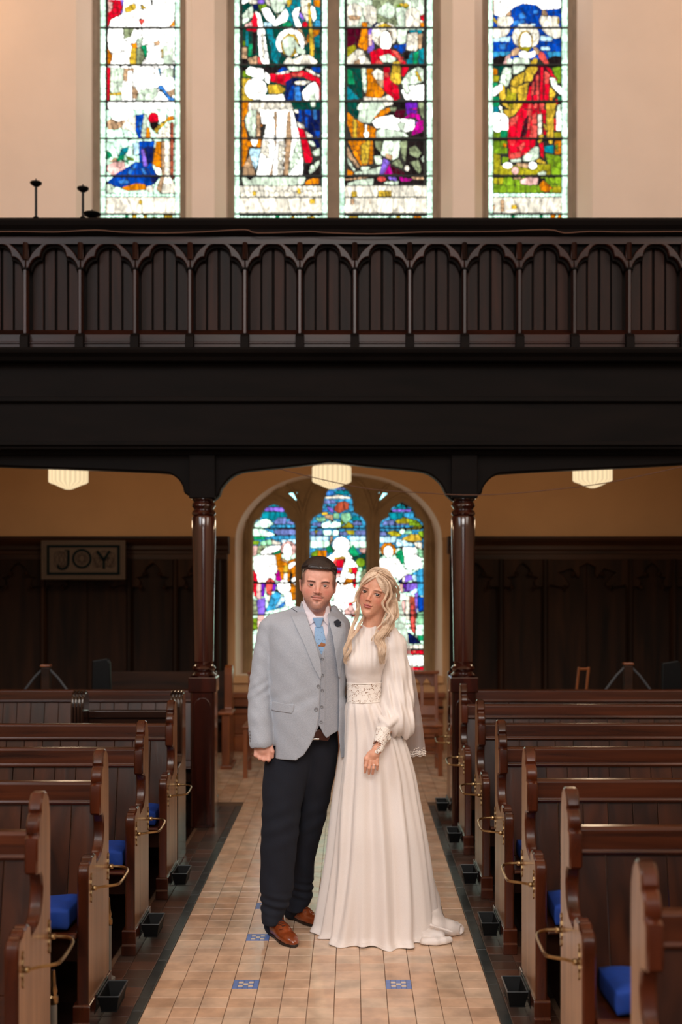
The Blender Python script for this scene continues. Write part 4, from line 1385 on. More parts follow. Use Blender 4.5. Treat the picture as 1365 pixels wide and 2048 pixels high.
# wire along the front of the gallery, and the flex slung below
def wire(name, pts, r, label, mat='cable'):
    m = MB(); c = Vector(pts[0]); m.tube([Vector(p_)-c for p_ in smooth_path(pts, 3)], r, 5); o = m.put(name, mat, None, c, smooth=True); tag(o, label, 'cable'); return o
DW = DF-.066
wp = [(-60, 464), (40, 463), (110, 464), (190, 460), (240, 464), (330, 466), (420, 463), (490, 459), (516, 466), (620, 463), (646, 465), (745, 468), (850, 464), (990, 463), (1095, 459), (1130, 466), (1180, 463), (1260, 464), (1365, 463), (1450, 464)]
wire('string_cable', [(wx(x, DW), DW, wz(y, DW)) for x, y in wp], .0035, 'thin pale wire pinned along the gallery handrail')
wire('slung_flex', [(wx(x, 7.72), 7.72, wz(y, 7.72)) for x, y in ((560, 938), (640, 958), (740, 978), (850, 986), (930, 990), (1010, 988), (1100, 980), (1200, 968), (1290, 950), (1380, 930))], .003, 'thin dark flex sagging below the gallery beam on the right')

# ---- two turned columns
def column(px, label):
    D = 7.9; x = wx(px, D); c = thing('column', label, 'column', (x, D, 0), group='turned columns under the gallery')
    k = D/F; zz = lambda y: wz(y, D)
    w = 24*k
    m = MB(); m.prism([(-w, -w+.012), (-w+.012, -w), (w-.012, -w), (w, -w+.012), (w, w), (-w, w)], 0, zz(1352), 'z')
    m.put('square_base', 'column_wood', c, bevel=.005)
    box_obj('base_block', 'column_wood', (-w-.012, w+.012, -w-.012, w+.012, zz(1383), zz(1352)), c, bevel=.008)
    # raised panel with a rounded head on the faces of the base
    hd = [(-w*.7, .02), (w*.7, .02), (w*.7, zz(1410))]+[(q[0], q[1]) for q in arc(0, zz(1410), w*.7, 0, 180, 8)][1:]
    link('base_panel', plate_mesh('base_panel', [hd], .012, 'column_wood', .003), c, (0, -w-.002, 0))
    r = 1/1.0*k
    prof = [(24*r, zz(1352)), (25*r, zz(1349)), (22*r, zz(1346)), (19*r, zz(1343)), (22*r, zz(1340)), (24*r, zz(1336)), (22*r, zz(1332)), (18*r, zz(1329)), (18*r, zz(1326)), (19.5*r, zz(1322))]
    m = MB(); m.lathe(prof, 28); m.put('turned_base', 'column_wood', c, smooth=True)
    m = MB(); m.lathe([(19.5*r, zz(1322)), (20.5*r, zz(1250)), (22.5*r, zz(1150)), (24*r, zz(1060)), (24.3*r, zz(1036)), (22*r, zz(1032))], 16); sh = m.put('shaft', 'column_wood', c, smooth=True)
    m = MB(); m.lathe([(20*r, zz(1032)), (23*r, zz(1030)), (24*r, zz(1026)), (22*r, zz(1022)), (19*r, zz(1019)), (21*r, zz(1016)), (24*r, zz(1012)), (23*r, zz(1007)), (20*r, zz(1004)), (22*r, zz(1001)), (25*r, zz(999)), (25*r, zz(997))], 28)
    m.put('capital', 'column_wood', c, smooth=True)
    box_obj('top_block', 'beam_wood', (-26*k, 26*k, -.1, .1, zz(998), zz(912)), c, bevel=.006)
    return c
column(408, 'turned wooden column left of the man, on a square base')
column(927, 'turned wooden column right of the bride, at the end of the pews')

# ---- pendant lamps under the gallery
def lamp(px, py, label):
    D = 9.6; x, z0 = wx(px, D), wz(py, D); c = thing('ceiling_lamp', label, 'lamp', (x, D, 2.93), group='glass lamps under the gallery')
    k = D/F; m = MB(); seg = 48; vs = []; fs = []
    prof = [(6, 0), (16, 4), (26, 9), (35, 12), (38.5, 15), (38.5, 42), (37, 45), (20, 47), (5, 48)]
    for r_, h_ in prof:
        for i in range(seg):
            a = 2*math.pi*i/seg; rr = r_*k*(1+(.02 if (i % 2 and 12 < h_ < 46) else 0)); vs.append((rr*math.cos(a), rr*math.sin(a), h_*k))
    for i in range(len(prof)-1):
        for q in range(seg): fs.append((i*seg+q, i*seg+(q+1) % seg, (i+1)*seg+(q+1) % seg, (i+1)*seg+q))
    fs.append(tuple(range(seg))[::-1]); fs.append(tuple((len(prof)-1)*seg+q for q in range(seg)))
    m.add(vs, fs); m.put('lamp_shade', 'lamp_glass', c, (0, 0, z0-2.93), smooth=True)
    m = MB(); m.lathe([(.03, z0+48*k-2.93), (.03, z0+60*k-2.93), (.012, z0+64*k-2.93), (.012, -.02), (.05, -.015), (.05, 0)], 16); m.put('stem', 'brass', c, smooth=True)
    l = bpy.data.lights.new('lamp_bulb', 'POINT'); l.energy = 14; l.color = (1, .74, .48); l.shadow_soft_size = .12
    o = bpy.data.objects.new('lamp_bulb', l); COL.objects.link(o); o.parent = c; o.location = (0, 0, z0-2.93-.16)
lamp(137, 979, 'ribbed glass ceiling lamp at the left under the gallery')
lamp(664, 978, 'ribbed glass ceiling lamp in front of the low arched window')
lamp(1186, 976, 'ribbed glass ceiling lamp at the right under the gallery')

# ---- iron pricket stands showing over the gallery rail
def pricket(px, ytop, d, rpx, label):
    x = wx(px, d); zt = wz(ytop, d); c = thing('candle_stand', label, 'candle stand', (x, d, 3.122), group='iron candle stands on the gallery')
    k = d/F; m = MB(); m.lathe([(rpx*k*.3, zt-.03-3.12), (rpx*k*.9, zt-.012-3.12), (rpx*k, zt-3.12), (rpx*k*.9, zt+.006-3.12), (.006, zt+.004-3.12), (.004, zt+.03-3.12)], 20); m.put('dish', 'iron', c, smooth=True)
    m = MB(); m.lathe([(.11, 0), (.10, .02), (.015, .04), (.009, .08), (.009, wz(438, d)-3.12), (.022, wz(436, d)-3.12), (.009, wz(432, d)-3.12), (.009, zt-3.12-.02)], 10); m.put('stem', 'iron', c, smooth=True)
pricket(72, 366, 8.6, 12, 'leftmost iron candle stand with a round dish above the rail')
pricket(166, 377, 8.6, 12, 'iron candle stand with a round dish beside the left window jamb')
pricket(184, 428, 8.2, 18, 'low wide iron candle dish just above the gallery rail')
# ================================================================ PEWS
# local frame of a pew: origin on the floor at the back corner of its aisle end; +y runs away from the camera, so the seat side is -y
PROF = [(0, 0), (0, .86), (-.004, .93), (-.022, .975), (-.05, .997), (-.08, .996), (-.102, .975), (-.112, .95), (-.108, .938),
        (-.124, .930), (-.137, .908), (-.140, .886), (-.134, .876), (-.152, .868), (-.156, .845), (-.156, .765), (-.148, .757), (-.112, .752),
        (-.098, .735), (-.092, .70), (-.10, .66), (-.118, .63), (-.148, .612), (-.185, .604), (-.214, .600), (-.222, .594), (-.228, .604),
        (-.226, .62), (-.240, .634), (-.262, .638), (-.278, .632), (-.288, .636), (-.304, .634), (-.316, .622), (-.332, .622), (-.352, .612), (-.362, .59), (-.364, .56), (-.364, .11), (-.372, .10), (-.372, 0)]
def pew_meshes(s):
    """s = +1 for the right-hand block (pew runs to +x), -1 for the left"""
    R = {}
    # end panel: dark thick edge with a paler broad face towards the aisle
    m = MB(); n = len(PROF)
    ch = .006
    def inset(P_, k):
        out = []; c = (-.17, .45)
        for i in range(len(P_)):
            a, b, d = Vector(P_[i-1]), Vector(P_[i]), Vector(P_[(i+1) % len(P_)])
            t1, t2 = (b-a), (d-b)
            if t1.length < 1e-6 or t2.length < 1e-6: out.append(tuple(b)); continue
            n1 = Vector((-t1.y, t1.x)).normalized(); n2 = Vector((-t2.y, t2.x)).normalized(); nn = n1+n2
            if nn.length < .3: nn = n1
            nn.normalize(); out.append((b.x+nn.x*k, b.y+nn.y*k))
        return out
    # PROF runs clockwise seen from +x; inward side decided by area sign
    A = sum(PROF[i][0]*PROF[(i+1) % n][1]-PROF[(i+1) % n][0]*PROF[i][1] for i in range(n))
    I = inset(PROF, ch if A > 0 else -ch)
    T = .042
    rings = [(I, 0), (PROF, s*ch), (PROF, s*(T-ch)), (I, s*T)]
    vs = [(x, y, z) for P_, x in rings for y, z in P_]
    fs = []; mi = []
    fs.append(tuple(range(n))); mi.append(1)
    for r in range(3):
        for i in range(n): fs.append((r*n+i, r*n+(i+1) % n, (r+1)*n+(i+1) % n, (r+1)*n+i)); mi.append(0)
    fs.append(tuple(3*n+i for i in range(n))); mi.append(0)
    m.v = vs; m.f = fs; m.mi = mi
    R['end'] = m.mesh('end_panel', ['pew_end', 'pew_end_face'], smooth=True)
    L = 3.0; a = s*T; b = s*L
    def bx(x0, x1, *r): m.box(min(x0, x1), max(x0, x1), *r)
    m = MB(); m.prism([(-.004, .775), (-.03, .772), (-.036, .782), (-.030, .79), (-.026, .852), (-.018, .862), (.018, .862), (.022, .85), (.018, .775)], a, b, 'x')
    R['rail'] = m.mesh('backrest_rail', 'pew_rail', bevel=.002)
    m = MB(); bx(a, b, -.372, -.05, .352, .372)
    m.prism([(-.372, .352), (-.386, .356), (-.392, .363), (-.386, .370), (-.372, .373)], a, b, 'x'); R['seat'] = m.mesh('seat', 'pew_rail', bevel=.003)
    m = MB(); bx(a, b, -.03, .0, .0, .34); bx(a, b, -.335, -.315, .26, .352); R['under'] = m.mesh('seat_support', 'dark_bench')
    m = MB(); m.prism([(-.385, 0), (-.385, .045), (-.378, .05), (-.378, .105), (-.372, .112), (.01, .112), (.01, 0)], s*-.008, s*(T+.012), 'x'); R['plinth'] = m.mesh('plinth', 'pew_end', bevel=.003)
    # one backrest board (leans: its foot comes forward)
    m = MB(); w = .0985
    m.prism([(-.018, .775), (-.103, .372), (-.083, .372), (0, .775)], -w/2+.0012, w/2-.0012, 'x'); R['board'] = m.mesh('board', 'pew_board', bevel=.0022)
    # far end
    m = MB(); m.prism([(y, z) for y, z in PROF], b, b+s*.04, 'x'); R['far'] = m.mesh('end_panel', 'pew_end')
    # umbrella bracket: two leaf plates and a hinged loop
    m = MB(); lp = [(0, -.02, .53), (-s*.028, -.024, .531), (-s*.062, -.030, .53), (-s*.085, -.06, .526), (-s*.089, -.14, .521), (-s*.088, -.235, .52), (-s*.074, -.262, .52), (-s*.04, -.285, .521), (-s*.02, -.31, .523), (0, -.315, .524)]
    m.tube(smooth_path(lp, 3), .0052, 8)
    R['loop'] = m.mesh('umbrella_loop', 'brass', smooth=True)
    for nm, y, z in (('plate_a', -.02, .53), ('plate_b', -.318, .524)):
        m = MB()
        pl = [(0, .055), (.009, .045), (.005, .03), (.011, .018), (.006, .008), (.008, 0)]
        poly = [(y+u, z+v) for u, v in pl]+[(y+u, z-v) for u, v in pl[::-1]]+[(y-u, z-v) for u, v in pl]+[(y-u, z+v) for u, v in pl[::-1]]
        clean = []
        for q in poly:
            if not clean or (abs(q[0]-clean[-1][0])+abs(q[1]-clean[-1][1])) > 1e-5: clean.append(q)
        m.prism(clean[:-1], -s*.004, 0, 'x'); m.lathe([(.009, -.008), (.012, 0), (.009, .008)], 10, (-s*.012, y, z)); R[nm] = m.mesh('hinge_plate', 'brass', bevel=.001)
    # drip tray on the plinth
    m = MB(); x0, x1, y0, y1, z0, z1, t = -.092, -.012, -.27, -.09, .045, .105, .004
    def shell(x0, x1, y0, y1):
        m.box(x0+.01, x1-.01, y0+.012, y1-.012, z0, z0+t)
        o = [(x0, y0), (x1, y0), (x1, y1), (x0, y1)]; q = [(x0+.012, y0+.016), (x1-.012, y0+.016), (x1-.012, y1-.016), (x0+.012, y1-.016)]
        oi = [(x0+t, y0+t), (x1-t, y0+t), (x1-t, y1-t), (x0+t, y1-t)]; qi = [(a_+(t if i in (0, 3) else -t), b_+(t if i < 2 else -t)) for i, (a_, b_) in enumerate(q)]
        vs = [(*p_, z1) for p_ in o]+[(*p_, z0) for p_ in q]+[(*p_, z1) for p_ in oi]+[(*p_, z0+t) for p_ in qi]
        f = []
        for i in range(4):
            j = (i+1) % 4; f += [(i, j, 4+j, 4+i), (8+i, 8+j, 12+j, 12+i), (i, j, 8+j, 8+i)]
        m.add(vs, f)
    shell(x0, x1, y0, y1)
    mm = m.mesh('drip_tray', 'tray_black')
    if s < 0: mm.transform(Matrix.Scale(-1, 4, (1, 0, 0))); mm.flip_normals()
    R['tray'] = mm
    m = MB(); m.tube([(s*(-.090), -.268, .105), (s*(-.014), -.268, .105), (s*(-.014), -.092, .105), (s*(-.090), -.092, .105)], .0032, 6, closed=True); R['rim'] = m.mesh('tray_rim', 'tray_rim', smooth=True)
    m = MB()
    hook = [(s*-.01, -.28, .06), (s*-.01, -.28, .115), (s*-.01, -.08, .115), (s*-.01, -.08, .06)]
    m.tube(hook, .004, 6); m.box(min(s*-.009, s*-.004), max(s*-.009, s*-.004), -.30, -.06, .052, .066); R['bracket'] = m.mesh('tray_bracket', 'iron')
    return R
PM = {1: pew_meshes(1), -1: pew_meshes(-1)}
XR, XL = .675, -.96
def pew(s, d, label, tray=True, loop=True, boards=26):
    p = thing('pew', label, 'pew', (XR if s > 0 else XL, d, 0), group='pews on the right of the aisle' if s > 0 else 'pews on the left of the aisle')
    R = PM[s]; g = random.Random(int(d*100)*s)
    link('end_panel', R['end'], p); link('backrest_rail', R['rail'], p); link('seat', R['seat'], p); link('seat_support', R['under'], p); link('plinth', R['plinth'], p); link('end_panel', R['far'], p)
    for k in range(boards): link('board', R['board'], p, (s*(.042+.0985*(k+.5)+.002), g.uniform(-.0012, .0012), 0))
    if loop:
        h = link('umbrella_loop', R['loop'], p); link('hinge_plate', R['plate_a'], h); link('hinge_plate', R['plate_b'], h)
        h['label'] = 'brass umbrella loop on the pew end'
    if tray:
        t = link('drip_tray', R['tray'], p); link('tray_rim', R['rim'], t); link('tray_bracket', R['bracket'], t); t['label'] = 'black metal drip tray at the foot of the pew end'
    return p
for i, (d, lb) in enumerate([(2.86, 'nearest right-hand pew, its end cut off by the lower right corner'), (3.82, 'second right-hand pew from the front, with a blue kneeler on its seat'),
        (4.70, 'third right-hand pew from the front'), (5.58, 'fourth right-hand pew from the front'), (6.48, 'fifth right-hand pew from the front'),
        (7.44, 'sixth right-hand pew, just in front of the right column'), (8.40, 'last right-hand pew, beyond the right column')]):
    pew(1, d, lb)
for i, (d, lb) in enumerate([(3.75, 'front left-hand pew with its end at the picture edge'), (4.65, 'second left-hand pew, blue kneeler on its seat'),
        (5.56, 'third left-hand pew, blue kneeler on its seat'), (6.46, 'fourth left-hand pew, nearest the left column')]):
    pew(-1, d, lb)
# last left pew stands further in, behind the column, its end hidden
q = pew(-1, 8.40, 'rearmost long pew on the left under the gallery', tray=False, loop=False)
# short dark bench with ribbed round ends beside the left column
D = 7.08
b = thing('bench', 'short dark bench with ribbed rounded ends beside the left column', 'bench', (-1.0, D, 0))
for x in (-.02, -.60):
    m = MB(); hd = [(0, 0), (0, .9)]+[(-.075+.075*math.cos(math.radians(a)), .9+.08*math.sin(math.radians(a))) for a in range(0, 181, 15)][1:]+[(-.15, .62), (-.19, .58), (-.3, .57), (-.32, .54), (-.32, 0)]
    m.prism(hd, x-.055, x+.02, 'x'); e = m.put('end_panel', 'dark_bench', b, bevel=.006)
    m = MB()
    for k in range(4):
        xx = x-.047+k*.0195; m.tube([(xx, -.157, .64)]+[(xx, -.075+.083*math.cos(math.radians(a)), .9+.088*math.sin(math.radians(a))) for a in range(180, -1, -20)], .007, 6)
    m.put('reeding', 'dark_bench', e, smooth=True)
box_obj('top_rail', 'dark_bench', (-.58, -.06, -.03, .02, .82, .865), b, bevel=.006)
box_obj('back_panel', 'dark_bench', (-.58, -.06, -.01, .01, .36, .82), b, bevel=.004)
box_obj('seat', 'dark_bench', (-.58, -.06, -.30, .0, .36, .385), b, bevel=.008)
# ---- blue kneelers lying on the seats
def kneeler(s, x, d, w, label, tilt=0):
    m = bmesh.new(); bmesh.ops.create_cube(m, size=1); bmesh.ops.scale(m, vec=(w, .23, .088), verts=m.verts)
    bmesh.ops.subdivide_edges(m, edges=m.edges, cuts=6, use_grid_fill=True)
    g = random.Random(int(d*50)+s)
    for v in m.verts:
        u = (abs(v.co.x)/(w/2))**4; t = (abs(v.co.y)/.115)**4
        v.co.z *= 1-.22*max(u, t); v.co.x *= 1-.05*(abs(v.co.z)/.044)**3; v.co.y *= 1-.06*(abs(v.co.z)/.044)**3
        v.co.z += .004*math.sin(v.co.x*30+d)
    me = bpy.data.meshes.new('cushion'); m.to_mesh(me); m.free(); me.materials.append(M['blue_cloth']); me.polygons.foreach_set('use_smooth', [True]*len(me.polygons))
    k = thing('kneeler', label, 'kneeler', (x, d, .373), tilt, group='blue kneelers on the pew seats')
    link('cushion', me, k, (0, 0, .044))
    mm = MB(); mm.tube([(-w*.47, -.112, .044), (w*.47, -.112, .044), (w*.47, .112, .044), (-w*.47, .112, .044)], .0035, 6, closed=True); mm.put('piping', 'blue_cloth', k, smooth=True)
kneeler(1, .90, 3.82-.25, .26, 'blue kneeler on the second right-hand pew, the biggest in view', .04)
kneeler(1, .90, 4.70-.25, .30, 'blue kneeler showing beyond the second right-hand pew end', -.03)
kneeler(1, .90, 5.58-.25, .28, 'small blue corner of a kneeler on the fourth right-hand pew', .03)
kneeler(-1, -1.18, 4.65-.25, .30, 'blue kneeler at the lower left, on the second left-hand pew', -.03)
kneeler(-1, -1.17, 5.56-.25, .30, 'blue kneeler on the third left-hand pew', .04)
kneeler(-1, -1.17, 6.46-.25, .30, 'blue kneeler farthest down the left pews', 0)
# heating pipes between the left pews
for y, lb in ((3.98, 'pale upright pipe with a brass fitting below the front left pews'), (4.88, 'pale upright pipe with a brass fitting beyond the second left-hand pew')):
    c = thing('heating_pipe', lb, 'pipe', (-1.01, y, 0), group='heating pipes under the left pews')
    m = MB(); m.lathe([(.013, 0), (.013, .23)], 14); m.put('pipe', 'pipe_white', c, smooth=True)
    m = MB(); m.lathe([(.013, .225), (.017, .23), (.017, .25), (.011, .256), (.014, .27), (.009, .29), (.006, .34)], 12); m.put('valve', 'brass', c, smooth=True)
    m = MB(); m.lathe([(.028, 0), (.028, .008), (.015, .014)], 14); m.put('floor_collar', 'pipe_white', c, smooth=True)

# ================================================================ UNDER THE GALLERY: chairs, settle, sign, stands
def gothic_chair(xc, d, label):
    c = thing('chair', label, 'chair', (xc, d, 0), group='gothic chairs below the arched window'); w = .235
    for sx in (-1, 1):
        m = MB(); x = sx*(w-.015); m.prism([(.20, 0), (.225, 0), (.255, .42), (.30, .83), (.272, .83), (.228, .42)], x-.016, x+.016, 'x'); m.put('leg', 'chair_wood', c, bevel=.003)
        box_obj('leg', 'chair_wood', (x-.017, x+.017, -.215, -.18, 0, .41), c, bevel=.003)
        box_obj('side_stretcher', 'chair_wood', (x-.01, x+.01, -.18, .21, .11, .13), c, bevel=.002)
    m = MB(); m.prism([(-w-.01, -.235), (w+.01, -.235), (w+.005, .24), (-w-.005, .24)], .41, .432, 'z'); m.put('seat', 'chair_wood', c, bevel=.006)
    box_obj('seat_rail', 'chair_wood', (-w+.01, w-.01, -.205, -.185, .355, .41), c, bevel=.003)
    for z in (.12, .17): box_obj('stretcher', 'chair_wood', (-w+.02, w-.02, .205, .222, z, z+.016), c, bevel=.002)
    box_obj('stretcher', 'chair_wood', (-w+.02, w-.02, .21, .226, .25, .27), c, bevel=.002)
    for x in (-.09, 0, .09): box_obj('spindle', 'chair_wood', (x-.005, x+.005, .208, .22, .12, .27), c)
    # back: moulded top rail with pointed openings, splats, lower rail
    top = [(-w+.02, .70), (-w+.02, .815), (w-.02, .815), (w-.02, .70), (w-.045, .70)]
    n = 4; pw = (2*w-.09)/n
    for k in range(n):
        x1 = w-.045-k*pw; x0 = x1-pw; top += [(x1-.012, .705), (x1-.018, .73), ((x0+x1)/2, .775), (x0+.018, .73), (x0+.012, .705), (x0, .70)]
    me = plate_mesh('top_rail', [top], .026, 'chair_wood', .003); o = link('top_rail', me, c, (0, .268, .0), (-.1, 0, 0)); o.location.y = .215+.075
    box_obj('top_cap', 'chair_wood', (-w-.01, w+.01, .255, .315, .815, .84), c, bevel=.005)
    for k in range(1, n):
        x = w-.045-k*pw; m = MB(); m.prism([(.238, .53), (.254, .53), (.28, .71), (.264, .71)], x-.014, x+.014, 'x'); m.put('splat', 'chair_wood', c, bevel=.002)
    m = MB(); m.prism([(.23, .46), (.25, .46), (.262, .54), (.242, .54)], -w+.02, w-.02, 'x'); m.put('lower_rail', 'chair_wood', c, bevel=.003)
    return c
gothic_chair(-.665, 9.95, 'gothic chair glimpsed left of the man below the window')
gothic_chair(.515, 10.05, 'gothic chair with a pierced back, right of the bride below the window')
# settle end left of the window
D = 10.35
c = thing('settle', 'brown wooden settle with its end showing beside the left column', 'settle', (wx(452, D), D, 0))
m = MB(); m.prism([(.20, 0), (.20, .83), (.14, .88), (.09, .86), (.06, .80), (.06, .50), (.0, .47), (-.15, .47), (-.15, 0)], -.02, .05, 'x'); m.put('end_panel', 'chair_wood', c, bevel=.006)
box_obj('armrest', 'chair_wood', (-.05, .08, -.18, .08, .47, .495), c, bevel=.006)
box_obj('seat', 'panelling_across', (-1.1, -.02, -.15, .2, .40, .43), c, bevel=.004); box_obj('back', 'panelling_across', (-1.1, -.02, .14, .18, .43, .82), c, bevel=.004)
box_obj('foot', 'chair_wood', (-.03, .07, -.17, .22, 0, .03), c, bevel=.004)
# framed word panel hanging on the panelling
D = 10.95
zc = wz(1120, D); xc = wx(167, D)
plain('sign_cloth', rgb(84, 72, 64), .9, noise=.08, nscale=60); plain('sign_ink', rgb(14, 24, 26), .9); plain('sign_line', rgb(52, 42, 38), .9)  # pale sign cloth coloured dark for the shade it hangs in
for k_ in ('sign_cloth', 'sign_ink', 'sign_line'): M[k_].node_tree.nodes['Principled BSDF'].inputs['Specular IOR Level'].default_value = .08
c = thing('sign', 'framed cloth panel reading JOY on the left panelling', 'sign', (xc, D, zc))
W, Hh = 84*D/F, 39*D/F
link('frame', plate_mesh('frame', [rect(-W, W, -Hh, Hh), rect(-W+.02, W-.02, -Hh+.02, Hh-.02)], .03, 'sign_cloth', .004), c)
box_obj('panel', 'sign_cloth', (-W+.015, W-.015, -.002, .012, -Hh+.015, Hh-.015), c)
box_obj('backing_board', 'dark_bench', (-W+.01, W-.01, .016, .20, -Hh+.01, Hh-.01), c)
link('border', plate_mesh('border', [rect(-W+.05, W-.05, -Hh+.042, Hh-.042), rect(-W+.075, W-.075, -Hh+.065, Hh-.065)], .006, 'sign_ink'), c, (0, -.004, 0))
m = MB()
def strip(m, pts, w, y=-.0045):
    for a, b in zip(pts[:-1], pts[1:]):
        d = Vector((b[0]-a[0], b[1]-a[1])); L = d.length
        if L < 1e-6: continue
        nrm = Vector((-d.y, d.x))/L*w/2
        m.add([(a[0]+nrm.x, y, a[1]+nrm.y), (b[0]+nrm.x, y, b[1]+nrm.y), (b[0]-nrm.x, y, b[1]-nrm.y), (a[0]-nrm.x, y, a[1]-nrm.y), (a[0]+nrm.x, y+.002, a[1]+nrm.y), (b[0]+nrm.x, y+.002, b[1]+nrm.y), (b[0]-nrm.x, y+.002, b[1]-nrm.y), (a[0]-nrm.x, y+.002, a[1]-nrm.y)],
              [(0, 1, 2, 3), (4, 5, 6, 7), (0, 1, 5, 4), (2, 3, 7, 6)])
k = D/F
def sp(x, y): return ((x-167)*k, (1120-y)*k)          # panel's own drawing
lt = MB(); strip(lt, [sp(*q) for q in ((130, 1101), (139, 1101))], .012); strip(lt, [sp(*q) for q in smooth_path([(137, 1101), (137, 1118), (136, 1130), (130, 1137), (122, 1138), (116, 1134), (117, 1130)], 4)], .024)
lt.put('letter', 'sign_ink', c); lt = MB()
strip(lt, [sp(164+17.5*math.cos(a/20*math.pi), 1117.5+17.5*math.sin(a/20*math.pi)) for a in range(41)], .022)
lt.put('letter', 'sign_ink', c); lt = MB()
strip(lt, [sp(*q) for q in ((194, 1102), (208, 1120))], .026); strip(lt, [sp(*q) for q in ((220, 1102), (208, 1120), (208, 1138))], .024)
lt.put('letter', 'sign_ink', c)
kn = MB()
for cx, cy, rx, ry in ((119, 1119, 9, 16), (127, 1119, 8, 15), (164, 1117, 11, 7), (164, 1117, 6, 12), (194, 1120, 6, 15), (199, 1124, 8, 9), (222, 1120, 6, 15), (217, 1124, 8, 9), (208, 1112, 7, 10)):
    for ph in (0, 1):
        strip(kn, [sp(cx+rx*math.cos(a/12*math.pi)+(3 if ph else -3)*math.sin(a/6*math.pi), cy+ry*math.sin(a/12*math.pi)) for a in range(25)], .005, -.0035)
kn.put('knotwork', 'sign_line', c, kind='stuff')
# posts with pale cords, and the stacked things, standing behind the last pews
def cord_post(px, ytop, d, label):
    c = thing('post', label, 'post', (wx(px, d), d, 0), group='wooden posts with slanting cords behind the last pews'); zt = wz(ytop, d)
    box_obj('shaft', 'panelling_across', (-.035, .035, -.03, .03, .04, zt), c, bevel=.008); box_obj('cap', 'chair_wood', (-.04, .04, -.035, .035, zt, zt+.02), c, bevel=.008)
    box_obj('foot', 'chair_wood', (-.2, .2, -.1, .1, 0, .04), c, bevel=.006)
    for sg in (-1, 1):
        m = MB(); m.tube([(sg*.03, 0, zt-.02), (sg*.09, 0, zt-.08), (sg*.21, .0, zt-.24), (sg*.3, 0, zt-.42)], .009, 8); m.put('cord', 'cord_grey', c, smooth=True)
cord_post(92, 1334, 9.2, 'wooden post with slanting cords behind the last left pew'); cord_post(1257, 1330, 9.2, 'wooden post with slanting cords behind the last right pew')
def stand(px, ytop, d, w, label, mat='iron'):
    zt = wz(ytop, d); c = thing('music_stand', label, 'stand', (wx(px, d), d, 0), group='dark stands behind the last pews')
    m = MB(); m.lathe([(.16, 0), (.15, .02), (.015, .05), (.012, zt-.25)], 12); m.put('pole', mat, c, smooth=True)
    m = MB(); m.prism([(-w, zt-.36), (w*.9, zt-.36), (w*.75, zt-.03), (w*.5, zt), (-w*.9, zt-.02)], -.03, .02, 'y'); m.put('desk', mat, c, bevel=.01)
    return c
stand(205, 1316, 9.3, .085, 'black stand behind the last left pew'); stand(1345, 1320, 9.3, .09, 'black stand at the right picture edge behind the pews')
c = thing('easel', 'small open wooden frame leaning behind the last right pew', 'frame', (wx(1164, 9.2), 9.2, 0))
for x0, x1 in ((-.045, -.02), (.035, .055)):
    m = MB(); m.tube([(x0-.08, 0, 0), (x1, 0, wz(1334, 9.2))], .011, 6); m.put('upright', 'chair_wood', c)
m = MB(); m.tube([(-.03, 0, wz(1338, 9.2)), (.06, 0, wz(1338, 9.2))], .011, 6); m.put('crossbar', 'chair_wood', c)
# ================================================================ PEOPLE: figures grown from distance fields
import openvdb as vdb
def seg_axis(*segs):
    """segments (start, end, step) joined into one axis, fine where the detail is"""
    out = []
    for a, b, h in segs:
        n = max(1, int(round((b-a)/h))); out += [a+(b-a)*i/n for i in range(n)]
    out.append(segs[-1][1]); return np.array(out, np.float32)
def smin(a, b, k):
    if k <= 0: return np.minimum(a, b)
    h = np.clip(.5+.5*(b-a)/k, 0, 1); return b*(1-h)+a*h-k*h*(1-h)
def smax(a, b, k): return -smin(-a, -b, k)
class Frame:
    """local frame: columns of R are the local axes in world space"""
    def __init__(s, c, R=None, sc=1.0): s.c = np.array(c, np.float32); s.R = np.eye(3, dtype=np.float32) if R is None else np.array(R, np.float32); s.s = sc
    def loc(s, x, y, z):
        x, y, z = (x-s.c[0])/s.s, (y-s.c[1])/s.s, (z-s.c[2])/s.s; R = s.R
        return x*R[0, 0]+y*R[1, 0]+z*R[2, 0], x*R[0, 1]+y*R[1, 1]+z*R[2, 1], x*R[0, 2]+y*R[1, 2]+z*R[2, 2]
    def w(s, p): return s.c+s.s*(s.R@np.array(p, np.float32))
WF = Frame((0, 0, 0))
def rotm(rx=0, ry=0, rz=0):
    m = Matrix.Rotation(math.radians(rz), 3, 'Z')@Matrix.Rotation(math.radians(ry), 3, 'Y')@Matrix.Rotation(math.radians(rx), 3, 'X')
    return np.array(m)
